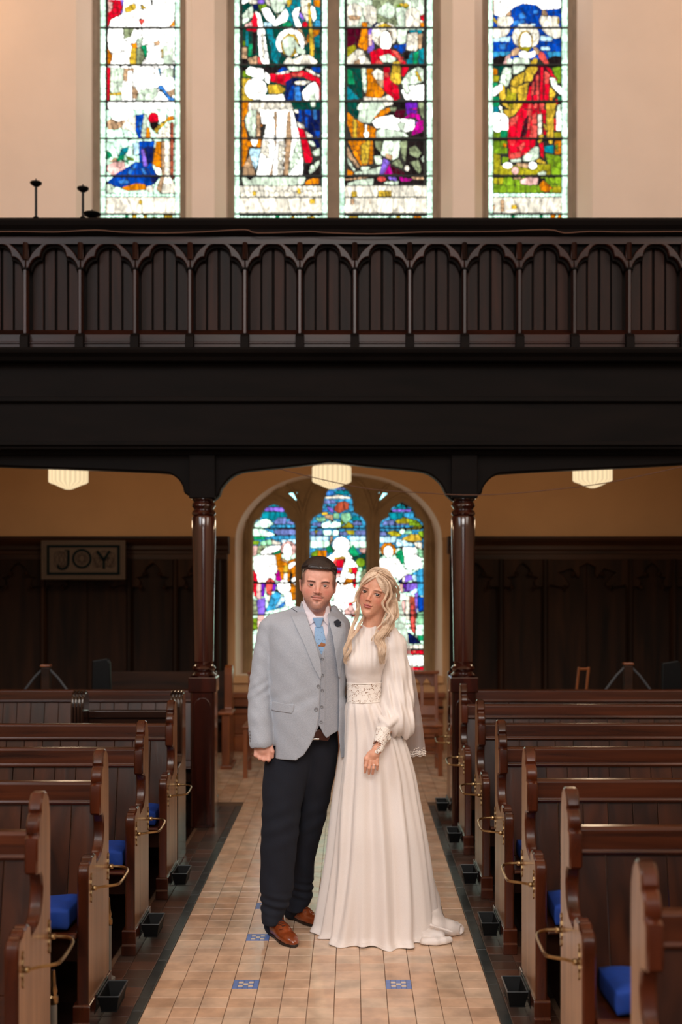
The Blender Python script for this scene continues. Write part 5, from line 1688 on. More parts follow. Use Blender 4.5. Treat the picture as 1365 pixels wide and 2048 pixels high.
class Vol:
    def __init__(s, xs, ys, zs): s.ax = (xs, ys, zs); s.A = np.full((len(xs), len(ys), len(zs)), .5, np.float32)
    def blk(s, lo, hi, pad):
        sl = []
        for a, l, h in zip(s.ax, lo, hi):
            i = max(0, int(np.searchsorted(a, l-pad))-2); j = min(len(a), int(np.searchsorted(a, h+pad))+2); sl.append(slice(i, j))
        return tuple(sl)
    def pts(s, sl): return s.ax[0][sl[0]][:, None, None], s.ax[1][sl[1]][None, :, None], s.ax[2][sl[2]][None, None, :]
    def op(s, fn, lo, hi, k=.01, mode='u'):
        sl = s.blk(lo, hi, abs(k)+.012)
        if any(q.stop <= q.start for q in sl): return
        d = fn(*s.pts(sl)); a = s.A[sl]
        s.A[sl] = smin(a, d, k) if mode == 'u' else smax(a, -d, k)
    def ell(s, c, r, k=.01, f=WF, rot=None, mode='u'):
        g = Frame(f.w(c), f.R@(rot if rot is not None else np.eye(3)), f.s); R_ = max(r)*f.s
        def fn(x, y, z):
            u, v, w = g.loc(x, y, z); q = np.sqrt((u/r[0])**2+(v/r[1])**2+(w/r[2])**2)
            q2 = np.sqrt((u/r[0]**2)**2+(v/r[1]**2)**2+(w/r[2]**2)**2)+1e-9
            return q*(q-1)/q2*f.s
        s.op(fn, g.c-R_, g.c+R_, k, mode)
    def cone(s, a, b, r1, r2, k=.01, f=WF, mode='u', flat=None):
        """round cone between two points"""
        A, B = f.w(a), f.w(b); r1, r2 = r1*f.s, r2*f.s; m = max(r1, r2)
        def fn(x, y, z):
            dx, dy, dz = B-A; L2 = dx*dx+dy*dy+dz*dz+1e-12
            t = np.clip(((x-A[0])*dx+(y-A[1])*dy+(z-A[2])*dz)/L2, 0, 1)
            return np.sqrt((x-A[0]-t*dx)**2+(y-A[1]-t*dy)**2+(z-A[2]-t*dz)**2)-(r1+(r2-r1)*t)
        s.op(fn, np.minimum(A, B)-m, np.maximum(A, B)+m, k, mode)
    def chain(s, pts, rs, k=.01, f=WF):
        for (a, b, r1, r2) in zip(pts[:-1], pts[1:], rs[:-1], rs[1:]): s.cone(a, b, r1, r2, k, f)
    def mesh(s, name, mat, keep=None, step=.0025):
        A = np.clip(s.A, -4*step, 4*step).astype(np.float32)
        for i in range(3):
            sl = [slice(None)]*3
            for e in (0, -1): sl[i] = e; A[tuple(sl)] = 4*step
        G = vdb.FloatGrid(4*step); G.copyFromArray(A); P_, Q = G.convertToQuads(0.0)
        for i in range(3): P_[:, i] = np.interp(P_[:, i], np.arange(len(s.ax[i])), s.ax[i])
        return P_, Q[:, ::-1]
def make_mesh(name, P_, Q, mat, origin=(0, 0, 0), colors=None, relax=1):
    P_ = P_.astype(np.float64)
    if relax:
        n = len(P_)
        for _ in range(relax):
            acc = np.zeros_like(P_); cnt = np.zeros(n)
            for a, b in ((0, 1), (1, 2), (2, 3), (3, 0)):
                for i, j in ((a, b), (b, a)):
                    np.add.at(acc, Q[:, i], P_[Q[:, j]]); np.add.at(cnt, Q[:, i], 1)
            P_ = P_*.5+.5*acc/np.maximum(cnt, 1)[:, None]
    me = bpy.data.meshes.new(name); n, q = len(P_), len(Q)
    me.vertices.add(n); me.vertices.foreach_set('co', (P_-np.array(origin)).ravel())
    me.loops.add(q*4); me.loops.foreach_set('vertex_index', Q.ravel().astype(np.int32))
    me.polygons.add(q); me.polygons.foreach_set('loop_start', np.arange(0, q*4, 4, dtype=np.int32))
    try: me.polygons.foreach_set('loop_total', np.full(q, 4, dtype=np.int32))
    except Exception: pass
    me.polygons.foreach_set('use_smooth', np.ones(q, bool))
    me.update(calc_edges=True); me.validate()
    if colors is not None:
        at = me.color_attributes.new('sk', 'FLOAT_COLOR', 'POINT'); c = np.ones((n, 4), np.float32); c[:, :3] = colors(P_); at.data.foreach_set('color', c.ravel())
    me.materials.append(M[mat] if isinstance(mat, str) else mat); return me
def loft_fn(rows, n=2.3):
    """rows (z, xl, xr, yfront, yback) -> a distance-like field of a stack of rounded sections; smooth in z"""
    rows = sorted(rows); R_ = np.array(smooth_path(rows, 6), np.float32); zz = R_[:, 0]
    o = np.argsort(zz); R_ = R_[o]; zz = R_[:, 0]
    def fn(x, y, z):
        cx = np.interp(z, zz, (R_[:, 1]+R_[:, 2])/2); a = np.interp(z, zz, (R_[:, 2]-R_[:, 1])/2)
        cy = np.interp(z, zz, (R_[:, 3]+R_[:, 4])/2); b = np.interp(z, zz, (R_[:, 4]-R_[:, 3])/2)
        cx, a, cy, b = (v.astype(np.float32) for v in (cx, a, cy, b))
        q = ((np.abs(x-cx)/a)**n+(np.abs(y-cy)/b)**n)**(1/n)
        return (q-1)*np.minimum(a, b)
    fn.z0, fn.z1 = float(zz[0]), float(zz[-1])
    fn.lo = (R_[:, 1].min(), R_[:, 3].min(), zz[0]); fn.hi = (R_[:, 2].max(), R_[:, 4].max(), zz[-1]); return fn
def poly_sdf(pts, x, z):
    """signed distance to a polygon in the XZ plane (broadcast arrays)"""
    pts = [(float(a), float(b)) for a, b in pts]
    x, z = np.broadcast_arrays(x, z); d = np.full(x.shape, 1e9, np.float32); inside = np.zeros(x.shape, bool); n = len(pts)
    for i in range(n):
        (ax, az), (bx, bz) = pts[i], pts[(i+1) % n]; ex, ez = bx-ax, bz-az
        t = np.clip(((x-ax)*ex+(z-az)*ez)/(ex*ex+ez*ez+1e-12), 0, 1)
        d = np.minimum(d, (x-ax-t*ex)**2+(z-az-t*ez)**2)
        if az != bz: inside ^= ((az > z) != (bz > z)) & (x < (bx-ax)*(z-az)/(bz-az)+ax)
    return np.where(inside, -np.sqrt(d), np.sqrt(d)).astype(np.float32)
def wav(x, y, z, s=1):
    return (np.sin(7.1*x*s+3*z*s+1.3)*np.sin(5.3*z*s+2*y*s)+.6*np.sin(13*x*s-9*z*s+.7)*np.sin(11*y*s+4*z*s+2)+.35*np.sin(23*z*s+17*x*s+5*y*s))

# ---- skin, cloth and hair materials
def skin_mat(name):
    m, nt, bs = nodes_of(name)
    a = N(nt, 'ShaderNodeVertexColor', layer_name='sk'); n = N(nt, 'ShaderNodeTexNoise'); n.inputs['Scale'].default_value = 90; n.inputs['Detail'].default_value = 4
    tc = N(nt, 'ShaderNodeTexCoord'); nt.links.new(tc.outputs['Object'], n.inputs[0])
    k = ramp(nt, n.outputs['Fac'], [(.3, (.93, .92, .92, 1)), (.7, (1.05, 1.04, 1.04, 1))]); mx = N(nt, 'ShaderNodeMix', data_type='RGBA', blend_type='MULTIPLY'); mx.inputs[0].default_value = 1
    nt.links.new(a.outputs[0], mx.inputs[6]); nt.links.new(k, mx.inputs[7]); nt.links.new(mx.outputs[2], bs.inputs['Base Color'])
    bs.inputs['Roughness'].default_value = .48; bs.inputs['Subsurface Weight'].default_value = .12; bs.inputs['Subsurface Radius'].default_value = (.012, .005, .003); bs.inputs['Subsurface Scale'].default_value = 1.0
    bump(nt, n.outputs['Fac'], bs, .05, .002); M[name] = m
skin_mat('skin')
def cloth(name, c1, c2, scale=700, rough=.85, sheen=.25, bumpk=.12, big=0):
    m, nt, bs = nodes_of(name); v = coords(nt, (1, 1, 1)); w1 = N(nt, 'ShaderNodeTexNoise'); w1.inputs['Scale'].default_value = scale; w1.inputs['Detail'].default_value = 3
    mp = N(nt, 'ShaderNodeMapping'); mp.inputs['Scale'].default_value = (1, 1, .5); nt.links.new(v, mp.inputs[0]); nt.links.new(mp.outputs[0], w1.inputs[0])
    c = ramp(nt, w1.outputs['Fac'], [(.32, c1), (.68, c2)]); nt.links.new(c, bs.inputs['Base Color']); bs.inputs['Roughness'].default_value = rough
    bs.inputs['Sheen Weight'].default_value = sheen; bump(nt, w1.outputs['Fac'], bs, bumpk, .001); M[name] = m
cloth('jacket_cloth', rgb(148, 155, 167), rgb(180, 186, 196))
cloth('waistcoat_cloth', rgb(134, 140, 152), rgb(170, 174, 184))
cloth('trouser_cloth', rgb(7, 11, 22), rgb(16, 22, 38), 500, .9, 0)
cloth('shirt_cloth', rgb(226, 218, 226), rgb(240, 232, 238), 900, .7, .1, .05)
cloth('tie_cloth', rgb(118, 158, 202), rgb(140, 178, 216), 900, .45, .3, .08)
cloth('navy_felt', rgb(8, 14, 28), rgb(22, 30, 48), 300, .9, .5, .3)
cloth('dress_cloth', rgb(231, 221, 215), rgb(241, 233, 228), 900, .6, .25, .04)
M['dress_cloth'].node_tree.nodes['Principled BSDF'].inputs['Subsurface Weight'].default_value = 0
plain('belt_leather', rgb(58, 28, 20), .4, noise=.2, nscale=60); plain('buckle', rgb(200, 196, 190), .25, 1)
plain('suit_button', rgb(120, 122, 128), .35, noise=.2, nscale=200); plain('shoe_leather', rgb(132, 60, 26), .26, noise=.25, nscale=22, bumpk=.15, coat=.35)
plain('shoe_sole', rgb(34, 20, 14), .5); plain('shoe_lace', rgb(54, 26, 16), .7); plain('tie_motif', rgb(150, 92, 48), .6); plain('tie_dot', rgb(36, 44, 66), .6)
plain('eye_white', rgb(206, 190, 184), .15, coat=.5); plain('iris', rgb(52, 42, 36), .1, coat=1); plain('pupil', rgb(6, 5, 5), .08, coat=1)
plain('gold', rgb(232, 204, 150), .2, 1); plain('pearl', rgb(244, 236, 228), .25, coat=.5); plain('lace_thread', rgb(244, 236, 228), .7); plain('gem', rgb(250, 250, 255), .05, spec=1)
def hair_mat(name, c1, c2, rough=.38, sc=40):
    m, nt, bs = nodes_of(name); g = N(nt, 'ShaderNodeNewGeometry'); n = N(nt, 'ShaderNodeTexNoise'); n.inputs['Scale'].default_value = sc; n.inputs['Detail'].default_value = 3
    nt.links.new(g.outputs['Position'], n.inputs[0]); a = N(nt, 'ShaderNodeMath', operation='ADD'); mu = N(nt, 'ShaderNodeMath', operation='MULTIPLY'); mu.inputs[1].default_value = .45
    nt.links.new(g.outputs['Random Per Island'], mu.inputs[0]); nt.links.new(n.outputs['Fac'], a.inputs[0]); nt.links.new(mu.outputs[0], a.inputs[1])
    c = ramp(nt, a.outputs[0], [(.35, c1), (.95, c2)]); nt.links.new(c, bs.inputs['Base Color']); bs.inputs['Roughness'].default_value = rough; bs.inputs['Specular IOR Level'].default_value = .6; M[name] = m
hair_mat('dark_hair', rgb(16, 11, 11), rgb(44, 34, 32)); hair_mat('blond_hair', rgb(182, 148, 118), rgb(238, 216, 192), .45)
# lace: white thread pattern over tulle, the gaps let the fabric or skin behind show
def lace_mat(name, back, scale):
    m, nt, bs = nodes_of(name); v = N(nt, 'ShaderNodeTexVoronoi', feature='DISTANCE_TO_EDGE'); v.inputs['Scale'].default_value = scale; nt.links.new(coords(nt, (1, 1, 1)), v.inputs[0])
    v2 = N(nt, 'ShaderNodeTexVoronoi'); v2.inputs['Scale'].default_value = scale*.33; nt.links.new(coords(nt, (1, 1, 1)), v2.inputs[0])
    g1 = N(nt, 'ShaderNodeMath', operation='LESS_THAN'); g1.inputs[1].default_value = .20; nt.links.new(v.outputs[0], g1.inputs[0])
    g2 = N(nt, 'ShaderNodeMath', operation='LESS_THAN'); g2.inputs[1].default_value = .48; nt.links.new(v2.outputs[0], g2.inputs[0])
    mx = N(nt, 'ShaderNodeMath', operation='MAXIMUM'); nt.links.new(g1.outputs[0], mx.inputs[0]); nt.links.new(g2.outputs[0], mx.inputs[1])
    c = ramp(nt, mx.outputs[0], [(.2, back), (.8, rgb(246, 238, 230))]); nt.links.new(c, bs.inputs['Base Color']); bs.inputs['Roughness'].default_value = .7
    bump(nt, mx.outputs[0], bs, .5, .002); M[name] = m
lace_mat('lace', rgb(150, 118, 96), 125)
def veil_mat(name, alpha):
    m = bpy.data.materials.new(name); m.use_nodes = True; nt = m.node_tree; bs = nt.nodes['Principled BSDF']
    bs.inputs['Base Color'].default_value = rgb(246, 242, 244); bs.inputs['Roughness'].default_value = .6; tr = N(nt, 'ShaderNodeBsdfTranslucent'); tr.inputs[0].default_value = rgb(246, 242, 244)
    m1 = N(nt, 'ShaderNodeMixShader'); m1.inputs[0].default_value = .5; tp = N(nt, 'ShaderNodeBsdfTransparent'); m2 = N(nt, 'ShaderNodeMixShader'); m2.inputs[0].default_value = alpha
    nt.links.new(bs.outputs[0], m1.inputs[1]); nt.links.new(tr.outputs[0], m1.inputs[2]); nt.links.new(tp.outputs[0], m2.inputs[1]); nt.links.new(m1.outputs[0], m2.inputs[2])
    nt.links.new(m2.outputs[0], nt.nodes['Material Output'].inputs[0]); M[name] = m
veil_mat('tulle', .55); veil_mat('veil_lace', .8)

def head(V, f, P_):
    """skull and face grown in frame f: x to the picture's right, -y forward, z up, origin between the eyes' level and the ears"""
    w, j = P_['w'], P_['jaw']; E = V.ell; zc = P_.get('chin', -.116)
    E((0, .022, .034), (.077*w, .098, .083), .02, f)
    E((0, -.028, .035), (.064*w, .062, .058), .03, f)                 # forehead
    E((0, -.030, -.032), (.060*w, .058, .075), .03, f)                # face block
    for s in (-1, 1):
        E((s*.034*w, -.030, -.024), (.036*w, .042, .036), .022, f)    # cheeks
        E((s*.021*j, -.012, -.058), (.030*j, .044, .030), .02, f)    # jaw corners
    E((0, -.040, zc+.032), (.027*j, .038, .030), .03, f)
    E((0, -.066, zc+.018), (.019, .018, .016), .018, f)               # chin
    for s in (-1, 1):
        E((s*.030, -.080, .019), (.022, .010, .0065), .012, f, rotm(0, s*-8, s*-18))  # brow ridge
        E((s*.031, -.094, .001), (.0165, .012, .0095), .010, f, mode='s')
    # nose
    n = P_['nose']
    V.cone((0, -.084, .010), (0, -.104, -.024), .0062*n, .0078*n, .012, f); E((0, -.108, -.029), (.0088*n, .0085, .0075*n), .006, f)
    for s in (-1, 1):
        E((s*.0115*n, -.0985, -.031), (.0062*n, .0085, .0062), .005, f)
        E((s*.0055*n, -.1035, -.0385), (.0032, .004, .0022), .002, f, mode='s')
    E((0, -.088, -.046), (.010, .010, .012), .012, f)
    # mouth
    lw, zm = P_['lip_w'], P_['mouth']
    E((0, -.0868, zm+.0042), (lw, .0090, .0050*P_['lip']), .006, f); E((0, -.0862, zm-.0056), (lw*.8, .0092, .0056*P_['lip']), .006, f)
    E((0, -.1000, zm), (lw*1.02, .0085, .0011), .0022, f, mode='s')
    for s in (-1, 1): E((s*lw*1.05, -.082, zm), (.003, .005, .003), .004, f, mode='s')
    E((0, -.086, zm-.019), (.013, .006, .004), .010, f, mode='s')
    # eyelids round the eyeballs
    for s in (-1, 1):
        ey = s*P_['eye']
        E((ey, -.0755, .0), (.0160, .0140, .0120), .004, f)
        E((ey, -.0925, -.0004), (.0142, .0130, P_['open']), .0015, f, rotm(0, s*-4, 0), mode='s')
        E((ey, -.0915, .0095), (.0150, .0045, .0010), .0025, f, rotm(0, s*-4, 0), mode='s')
    # ears
    for s in (-1, 1):
        E((s*.0785*w, .014, -.006), (.0070, .0170, .029), .006, f, rotm(8, s*10, s*14)); E((s*.0850*w, .008, -.002), (.004, .009, .016), .004, f, rotm(8, s*10, s*14), mode='s')
def eyes(f, eye, parent, gaze=(0, 0)):
    org = np.array(parent.location)
    for s in (-1, 1):
        c = f.w((s*eye, -.0748, -.0004)); m = MB(); r = .0124*f.s
        m.lathe([(r*math.cos(t), r*math.sin(t)) for t in np.linspace(-math.pi/2+.05, math.pi/2-.05, 11)], 16)
        o = m.put('eye', 'eye_white', parent, tuple(c-org), smooth=True)
        d = f.R@np.array([gaze[0], -1, gaze[1]]); q = Vector(d).to_track_quat('Z', 'Y').to_euler()
        m = MB(); m.lathe([(.0070*f.s, r*.825), (.0067*f.s, r*.86), (.0040*f.s, r*.965), (.0004, r*1.02)], 20); link('iris', m.mesh('iris', 'iris', smooth=True), o, (0, 0, 0), q)
        m = MB(); m.lathe([(.0034*f.s, r*.985), (.0030*f.s, r*1.005), (.0003, r*1.035)], 14); link('pupil', m.mesh('pupil', 'pupil', smooth=True), o, (0, 0, 0), q)
def sm(a, b, v): t = np.clip((v-a)/(b-a), 0, 1); return t*t*(3-2*t)
def face_color(f, base, o, zm, lw, eye, brow, beard=0):
    """colouring of the skin, with shade painted in at lids, nostrils and mouth line: flush, lips, eyebrows, lashes, stubble"""
    base = np.array([srgb(v) for v in base]); red = np.array([srgb(v) for v in o['flush']]); lip = np.array([srgb(v) for v in o['lip']]); dk = np.array([srgb(v) for v in brow])
    def fn(P_):
        x, y, z = f.loc(P_[:, 0], P_[:, 1], P_[:, 2]); C = np.tile(base, (len(P_), 1)); face = (y < -.02) & (np.abs(z) < .14)
        def mixc(w, c):
            nonlocal C
            w = (w*face)[:, None]; C = C*(1-w)+c*w
        mixc(.55*np.exp(-(((np.abs(x)-.042)/.020)**2+((z+.030)/.020)**2)), red); mixc(.45*np.exp(-((x/.012)**2+((z+.028)/.014)**2)), red)
        nz = .5+.5*np.sin(x*2900+z*1700)*np.sin(z*3100-x*900+y*2100)
        if beard:
            must = np.exp(-(((np.abs(x)-.014)/.017)**2+((z-(zm+.0115+np.abs(x)*-.34))/.0060)**2)*1.1)*1.15
            chin = sm(.0235, .030, np.sqrt((x/1.15)**2+((z-zm-.004)/1.15)**2))*sm(.060, .040, np.abs(x)*.8+np.maximum(0, z-zm)*1.3)*sm(zm+.006, zm-.022, z)
            soul = np.exp(-((x/.006)**2+((z-(zm-.020))/.006)**2))
            jaw = sm(-.035, -.085, z-np.abs(x)*.0)*sm(.02, .045, np.abs(x))
            side = np.clip(jaw, 0, 1)
            mixc(np.clip(must*.95, 0, 1)*(.55+.45*nz), dk); mixc(np.clip(chin*.62, 0, 1)*(.5+.5*nz), dk*1.6+base*.12); mixc(soul*.8*(.5+.5*nz), dk); mixc(side*.42*(.4+.6*nz), dk*1.6+base*.15)
        # lips
        ll = np.clip(1-((x/lw)**2+((z-(zm-.0008))/(.0118-.0*x))**2), 0, 1); mixc(np.clip(ll*3, 0, 1)*.8*(y < -.075), lip)
        mixc(.75*np.exp(-((z-zm)/.0014)**2)*(np.abs(x) < lw), lip*.25)  # shade painted along the line between the lips
        if o.get('fade'):
            side = sm(.046, .060, np.abs(x))*sm(-.062, -.046, y)*sm(-.030, .012, z)*(1-.85*(np.abs(x) > .0785)*(z < .03)); side = np.maximum(side, (y > .02)*sm(-.075, -.03, z)*1.0); w_ = (np.clip(side, 0, 1)*.85*(.6+.4*nz))[:, None]; C = C*(1-w_)+dk*.8*w_
        ax = np.abs(x)
        # eyebrows
        cz = o.get('browz', .0130)+.004*np.sin((ax-.012)*60)-.10*np.maximum(0, ax-.040); bw = np.where(ax < .040, .0042, .0030)*o.get('browk', 1)
        br = sm(1.25, .55, np.abs(z-cz)/bw)*sm(.010, .015, ax)*sm(.055, .047, ax); mixc(br*o.get('browa', .85)*(.7+.3*nz), dk)
        # lash line, and shade painted into the lids
        dx = (ax-eye)/.0155; up = .0058*np.sqrt(np.clip(1-dx**2, 0, 1)); mixc(np.exp(-((z-up)/.0016)**2)*(np.abs(dx) < 1)*o.get('lash', .6), dk*.6)
        mixc(np.exp(-((z+up*.9)/.0012)**2)*(np.abs(dx) < 1)*o.get('lash', .6)*.5, dk)
        mixc(.30*np.exp(-(dx**2*.5+((z-.008)/.005)**2)), red*.55)
        mixc(.35*np.exp(-(((ax-eye)/.013)**2+((z-.0085)/.0016)**2)), dk)  # lid crease: shade put into the skin colour
        mixc(.85*np.exp(-(((ax-.0055)/.0030)**2+((z+.0385)/.0022)**2))*(y < -.088), red*.12)  # nostril shade painted into the skin
        return C
    return fn
def strands(name, guides, mat, parent, seed=1, seg=4):
    """guides: list of (points, spread0, spread1, radius, count, wave) -> one mesh of hair strands"""
    g = np.random.default_rng(seed); m = MB(); org = Vector(parent.location)
    for pts, s0, s1, r, cnt, wave in guides:
        P_ = smooth_path([tuple(p) for p in pts], 6); n = len(P_)
        for _ in range(cnt):
            o = g.normal(size=3); o /= max(1, np.linalg.norm(o)/1.0); ph = g.uniform(0, 1.2); am = g.uniform(.7, 1.2); st = g.uniform(0, .08); en = g.uniform(.86, 1.0)
            path = []; rr = []
            i0, i1 = int(st*n), max(int(en*n), int(st*n)+4)
            for i in range(i0, min(i1, n)):
                t = i/(n-1); sp = s0+(s1-s0)*t; w = wave*min(1, t*2.2)
                path.append(Vector(P_[i])+Vector((o[0]*sp+w*am*math.sin(t*19+ph), o[1]*sp+w*.8*am*math.cos(t*19+ph), o[2]*sp*.5))-org); rr.append(r*(1-.65*t**3)*(.55+.45*min(1, (i-i0)/3)))
            if len(path) > 3: m.tube(path, rr, seg)
    return m.put(name, mat, parent, smooth=True)
def shell(V, T, poly, t0, t1, yfront, k=.002, xz=None, lo=None, hi=None):
    """front panel of cloth lying between offsets t0 and t1 of body field T, cut to a polygon seen from the front"""
    xs_ = [p[0] for p in poly]; zs_ = [p[1] for p in poly]
    def fn(x, y, z):
        t = T(x, y, z); return np.maximum(np.maximum(poly_sdf(poly, x, z), y-yfront), np.maximum(t-t1, t0-t))
    V.op(fn, lo or (min(xs_), yfront-.35, min(zs_)), hi or (max(xs_), yfront, max(zs_)), k)
# ---------------------------------------------------------------- the man
DM = 5.5
def mp(px, py, dd=0): d = DM+dd; return ((px-705)*d/F, d, HC-(py-1152)*d/F)
def mf(px, py, d=5.37): return ((px-705)*d/F, HC-(py-1152)*d/F)            # a point on the front of the clothes, (x,z)
man = thing('person', 'man in a pale grey jacket, light blue tie, navy trousers and brown shoes', 'person', (-.27, 5.55, 0))
MO = np.array(man.location)
FH = Frame(mp(636.5, 1170.5, .0), rotm(0, 4.5, 2), 1.03)
HP = dict(w=1.0, jaw=1.0, nose=1.12, lip_w=.0245, mouth=-.0560, lip=.40, eye=.0310, open=.0047, chin=-.113)
V = Vol(seg_axis((-.53, -.33, .006), (-.33, -.07, .002), (-.07, .12, .006)), seg_axis((5.30, 5.37, .006), (5.37, 5.46, .002), (5.46, 5.62, .004), (5.62, 5.98, .008)),
        seg_axis((-.01, .78, .007), (.78, .92, .0022), (.92, 1.44, .006), (1.44, 1.77, .0021)))
V.cone(mp(636, 1212, .03), mp(634, 1258, .05), .060, .066, .03)
head(V, FH, HP)
# torso, arms and legs inside the clothes
V.chain([mp(622, 1262, .05), mp(618, 1330, .04), mp(612, 1400, .05), mp(608, 1470, .05)], [.095, .105, .10, .10], .04)
V.cone(mp(566, 1266, .05), mp(665, 1266, .06), .036, .034, .04)
V.chain([mp(548, 1266, .04), mp(522, 1385, .0), mp(523, 1492, -.07)], [.034, .034, .024], .02)
V.chain([mp(672, 1268, .06), mp(703, 1388, .16), mp(752, 1398, .20)], [.034, .034, .026], .02)
V.chain([mp(585, 1478, .05), (-.338, 5.49, .50), (-.365, 5.50, .10)], [.075, .046, .030], .03)
V.chain([mp(632, 1478, .06), (-.205, 5.65, .50), (-.270, 5.73, .10)], [.075, .046, .030], .03)
V.chain([(-.365, 5.50, .06), (-.31, 5.40, .035)], [.026, .018], .02); V.chain([(-.285, 5.74, .06), (-.235, 5.68, .035)], [.026, .018], .02)
# his right hand, hanging, fingers curled back under the palm
def hp(px, py, dd): return mp(px, py, dd-.075)
V.ell(hp(527, 1497, .0), (.036, .020, .036), .012)
V.cone(hp(524, 1486, .0), hp(526, 1499, 0), .026, .028, .01)
for (kx, ky, px_, py_, r, rt) in ((512.5, 1499, 512.0, 1510.5, .0098, .0088), (519.5, 1503, 519.8, 1515.5, .0104, .0094), (528, 1505, 528.2, 1518.5, .0108, .0096), (537, 1505, 537.5, 1519, .0108, .0096)):
    V.chain([hp(kx, ky-3, -.004), hp(px_, py_, -.010)], [r, r], .005)
    V.chain([hp(px_, py_, -.010), hp(px_+.3, py_+1.5, .018)], [r, rt], .0022)
    V.chain([hp(px_+.3, py_+1.5, .018), hp(px_+.5, py_-8, .030)], [rt, rt*.8], .0022)
V.chain([hp(541, 1492, .002), hp(544.5, 1503, -.006), hp(545, 1514, .002)], [.0125, .0105, .0085], .006)
# his other hand, resting behind the bride's waist
V.ell(mp(762, 1398, .20), (.036, .016, .030), .012)
for i, dz in enumerate((-.022, -.008, .007, .021)):
    a = np.array(mp(768, 1398, .195)); V.chain([a+(.01, 0, dz), a+(.05, -.01, dz*1.1), a+(.075+.006*(i in (1, 2)), -.03, dz*1.1)], [.0095, .009, .0075], .004)
a = np.array(mp(762, 1390, .19)); V.chain([a, a+(.02, -.01, .038), a+(.042, -.02, .05)], [.012, .010, .008], .006)
SKM = dict(flush=(214, 122, 108), lip=(206, 132, 122), browk=.95, browa=1.0, lash=.6, fade=1)
P_, Q = V.mesh('body', 'skin'); HANDZ = 0
me = make_mesh('body', P_, Q, 'skin', MO, face_color(FH, (226, 168, 148), SKM, HP['mouth'], HP['lip_w'], HP['eye'], (52, 36, 34), beard=1)); link('body', me, man)
eyes(FH, HP['eye'], man, (.02, -.02))
# hair: close sides, longer brushed top
HV = Vol(seg_axis((-.30, -.04, .0022)), seg_axis((5.36, 5.66, .0024)), seg_axis((1.58, 1.79, .0022)))
def hair_fn(x, y, z):
    u, v, w = FH.loc(x, y, z)
    sk = np.sqrt((u/.077)**2+((v-.022)/.098)**2+((w-.034)/.083)**2)-1
    fr = np.sqrt((u/.064)**2+((v+.028)/.062)**2+((w-.035)/.058)**2)-1
    d = smin(sk*.083, fr*.06, .02)
    top = sm(.045, .085, w); thick = .0035+.0135*top+.006*sm(-.03, -.08, v)*top
    d = d-thick-.0006*np.sin(u*300+v*900)*(.3+top)
    line = .072-.40*np.maximum(0, np.abs(u)-.046)**1.0*1.0-.0                     # hairline height in front
    front = np.where(v < -.0, np.maximum(line-w, -1), -1)
    side = np.where(np.abs(u) > .045, (.062-1.15*np.clip(v+.055, 0, .06)/.06*.062-.0)-w, line-w)
    cut = np.where(v < .012, np.maximum(side, -1), -(w+.055))
    thin = np.where(np.abs(u) > .052, np.clip(-np.where(v < .012, line-w, -1)/.022, .35, 1), 1); d = d+thick*(1-thin)*.8
    temple = (-.052-v)-(w-.070)*1.2                                              # sideburn edge
    cut = np.where((v < .012), np.minimum(np.where(np.abs(u) > .050, np.maximum(-v-.038, -.012-w), 1.0), line-w+0*v), cut)
    return np.maximum(d, cut)
HV.op(hair_fn, (-.31, 5.36, 1.58), (-.03, 5.66, 1.79), 0)
P_, Q = HV.mesh('hair', 'dark_hair'); hr = link('hair', make_mesh('hair', P_, Q, 'dark_hair', MO), man)
gd = []; hg = random.Random(5)
for i in range(46):
    u = -.060+.120*i/45; lift = .124-.62*abs(u)**1.35*1.6
    for r_ in range(3):
        v0 = -.050+.045*r_+hg.uniform(-.01, .01); zz = lift-.015+.008*(r_ == 1)
        a = [(u*.8, v0, zz-.024+.010*r_), (u*.9+.004, v0-.012, zz-.006+.004*r_), (u+.006, v0-.004, zz-.001), (u*1.0+.010, v0+.022, zz-.004)]
        gd.append(([FH.w(q) for q in a], .003, .004, .0013, 8, 0))
s_ = strands('brushed_top', gd, 'dark_hair', man, 2); s_.parent = hr; s_.location = (0, 0, 0)

# ---- clothes fields
def mrow(py, xl, xr, yf, yb, d=DM): return (HC-(py-1152)*d/F, (xl-705)*d/F, (xr-705)*d/F, yf, yb)
TR = [mrow(1222, 596, 662, 5.50, 5.60), mrow(1232, 566, 674, 5.455, 5.62), mrow(1245, 546, 688, 5.425, 5.64), mrow(1262, 542, 694, 5.40, 5.65), mrow(1300, 541, 692, 5.375, 5.655), mrow(1345, 542, 688, 5.370, 5.645),
      mrow(1390, 544, 686, 5.370, 5.635), mrow(1430, 545, 687, 5.368, 5.64), mrow(1480, 546, 687, 5.372, 5.645), mrow(1530, 547, 687, 5.380, 5.65)]
TB = loft_fn(TR, 2.2)
def TF(x, y, z): return TB(x, y, z)
def cone_fn(a, b, r1, r2):
    A, B = np.array(a), np.array(b); D_ = B-A; L2 = float(D_@D_)
    def fn(x, y, z):
        t = np.clip(((x-A[0])*D_[0]+(y-A[1])*D_[1]+(z-A[2])*D_[2])/L2, 0, 1)
        return np.sqrt((x-A[0]-t*D_[0])**2+(y-A[1]-t*D_[1])**2+(z-A[2]-t*D_[2])**2)-(r1+(r2-r1)*t)
    return fn
JX = seg_axis((-.50, .06, .0035)); JY = seg_axis((5.28, 5.50, .0035), (5.50, 5.86, .007)); JZ = seg_axis((.80, 1.60, .0035))
JV = Vol(JX, JY, JZ)
zh = HC-(1519-1152)*5.4/F
def jac(x, y, z):
    # hem dips towards the front corner
    t = TF(x, y, z)-.010
    t = t+.0022*wav(x*1.2, y, z*.8, 3.2)+.0022*np.exp(-((z-1.10)/.05)**2)*np.sin((x*.6-z)*70)
    return np.maximum(t, np.maximum(zh-.0-z-.02*np.maximum(0, -x-.15)*0, z-1.52))
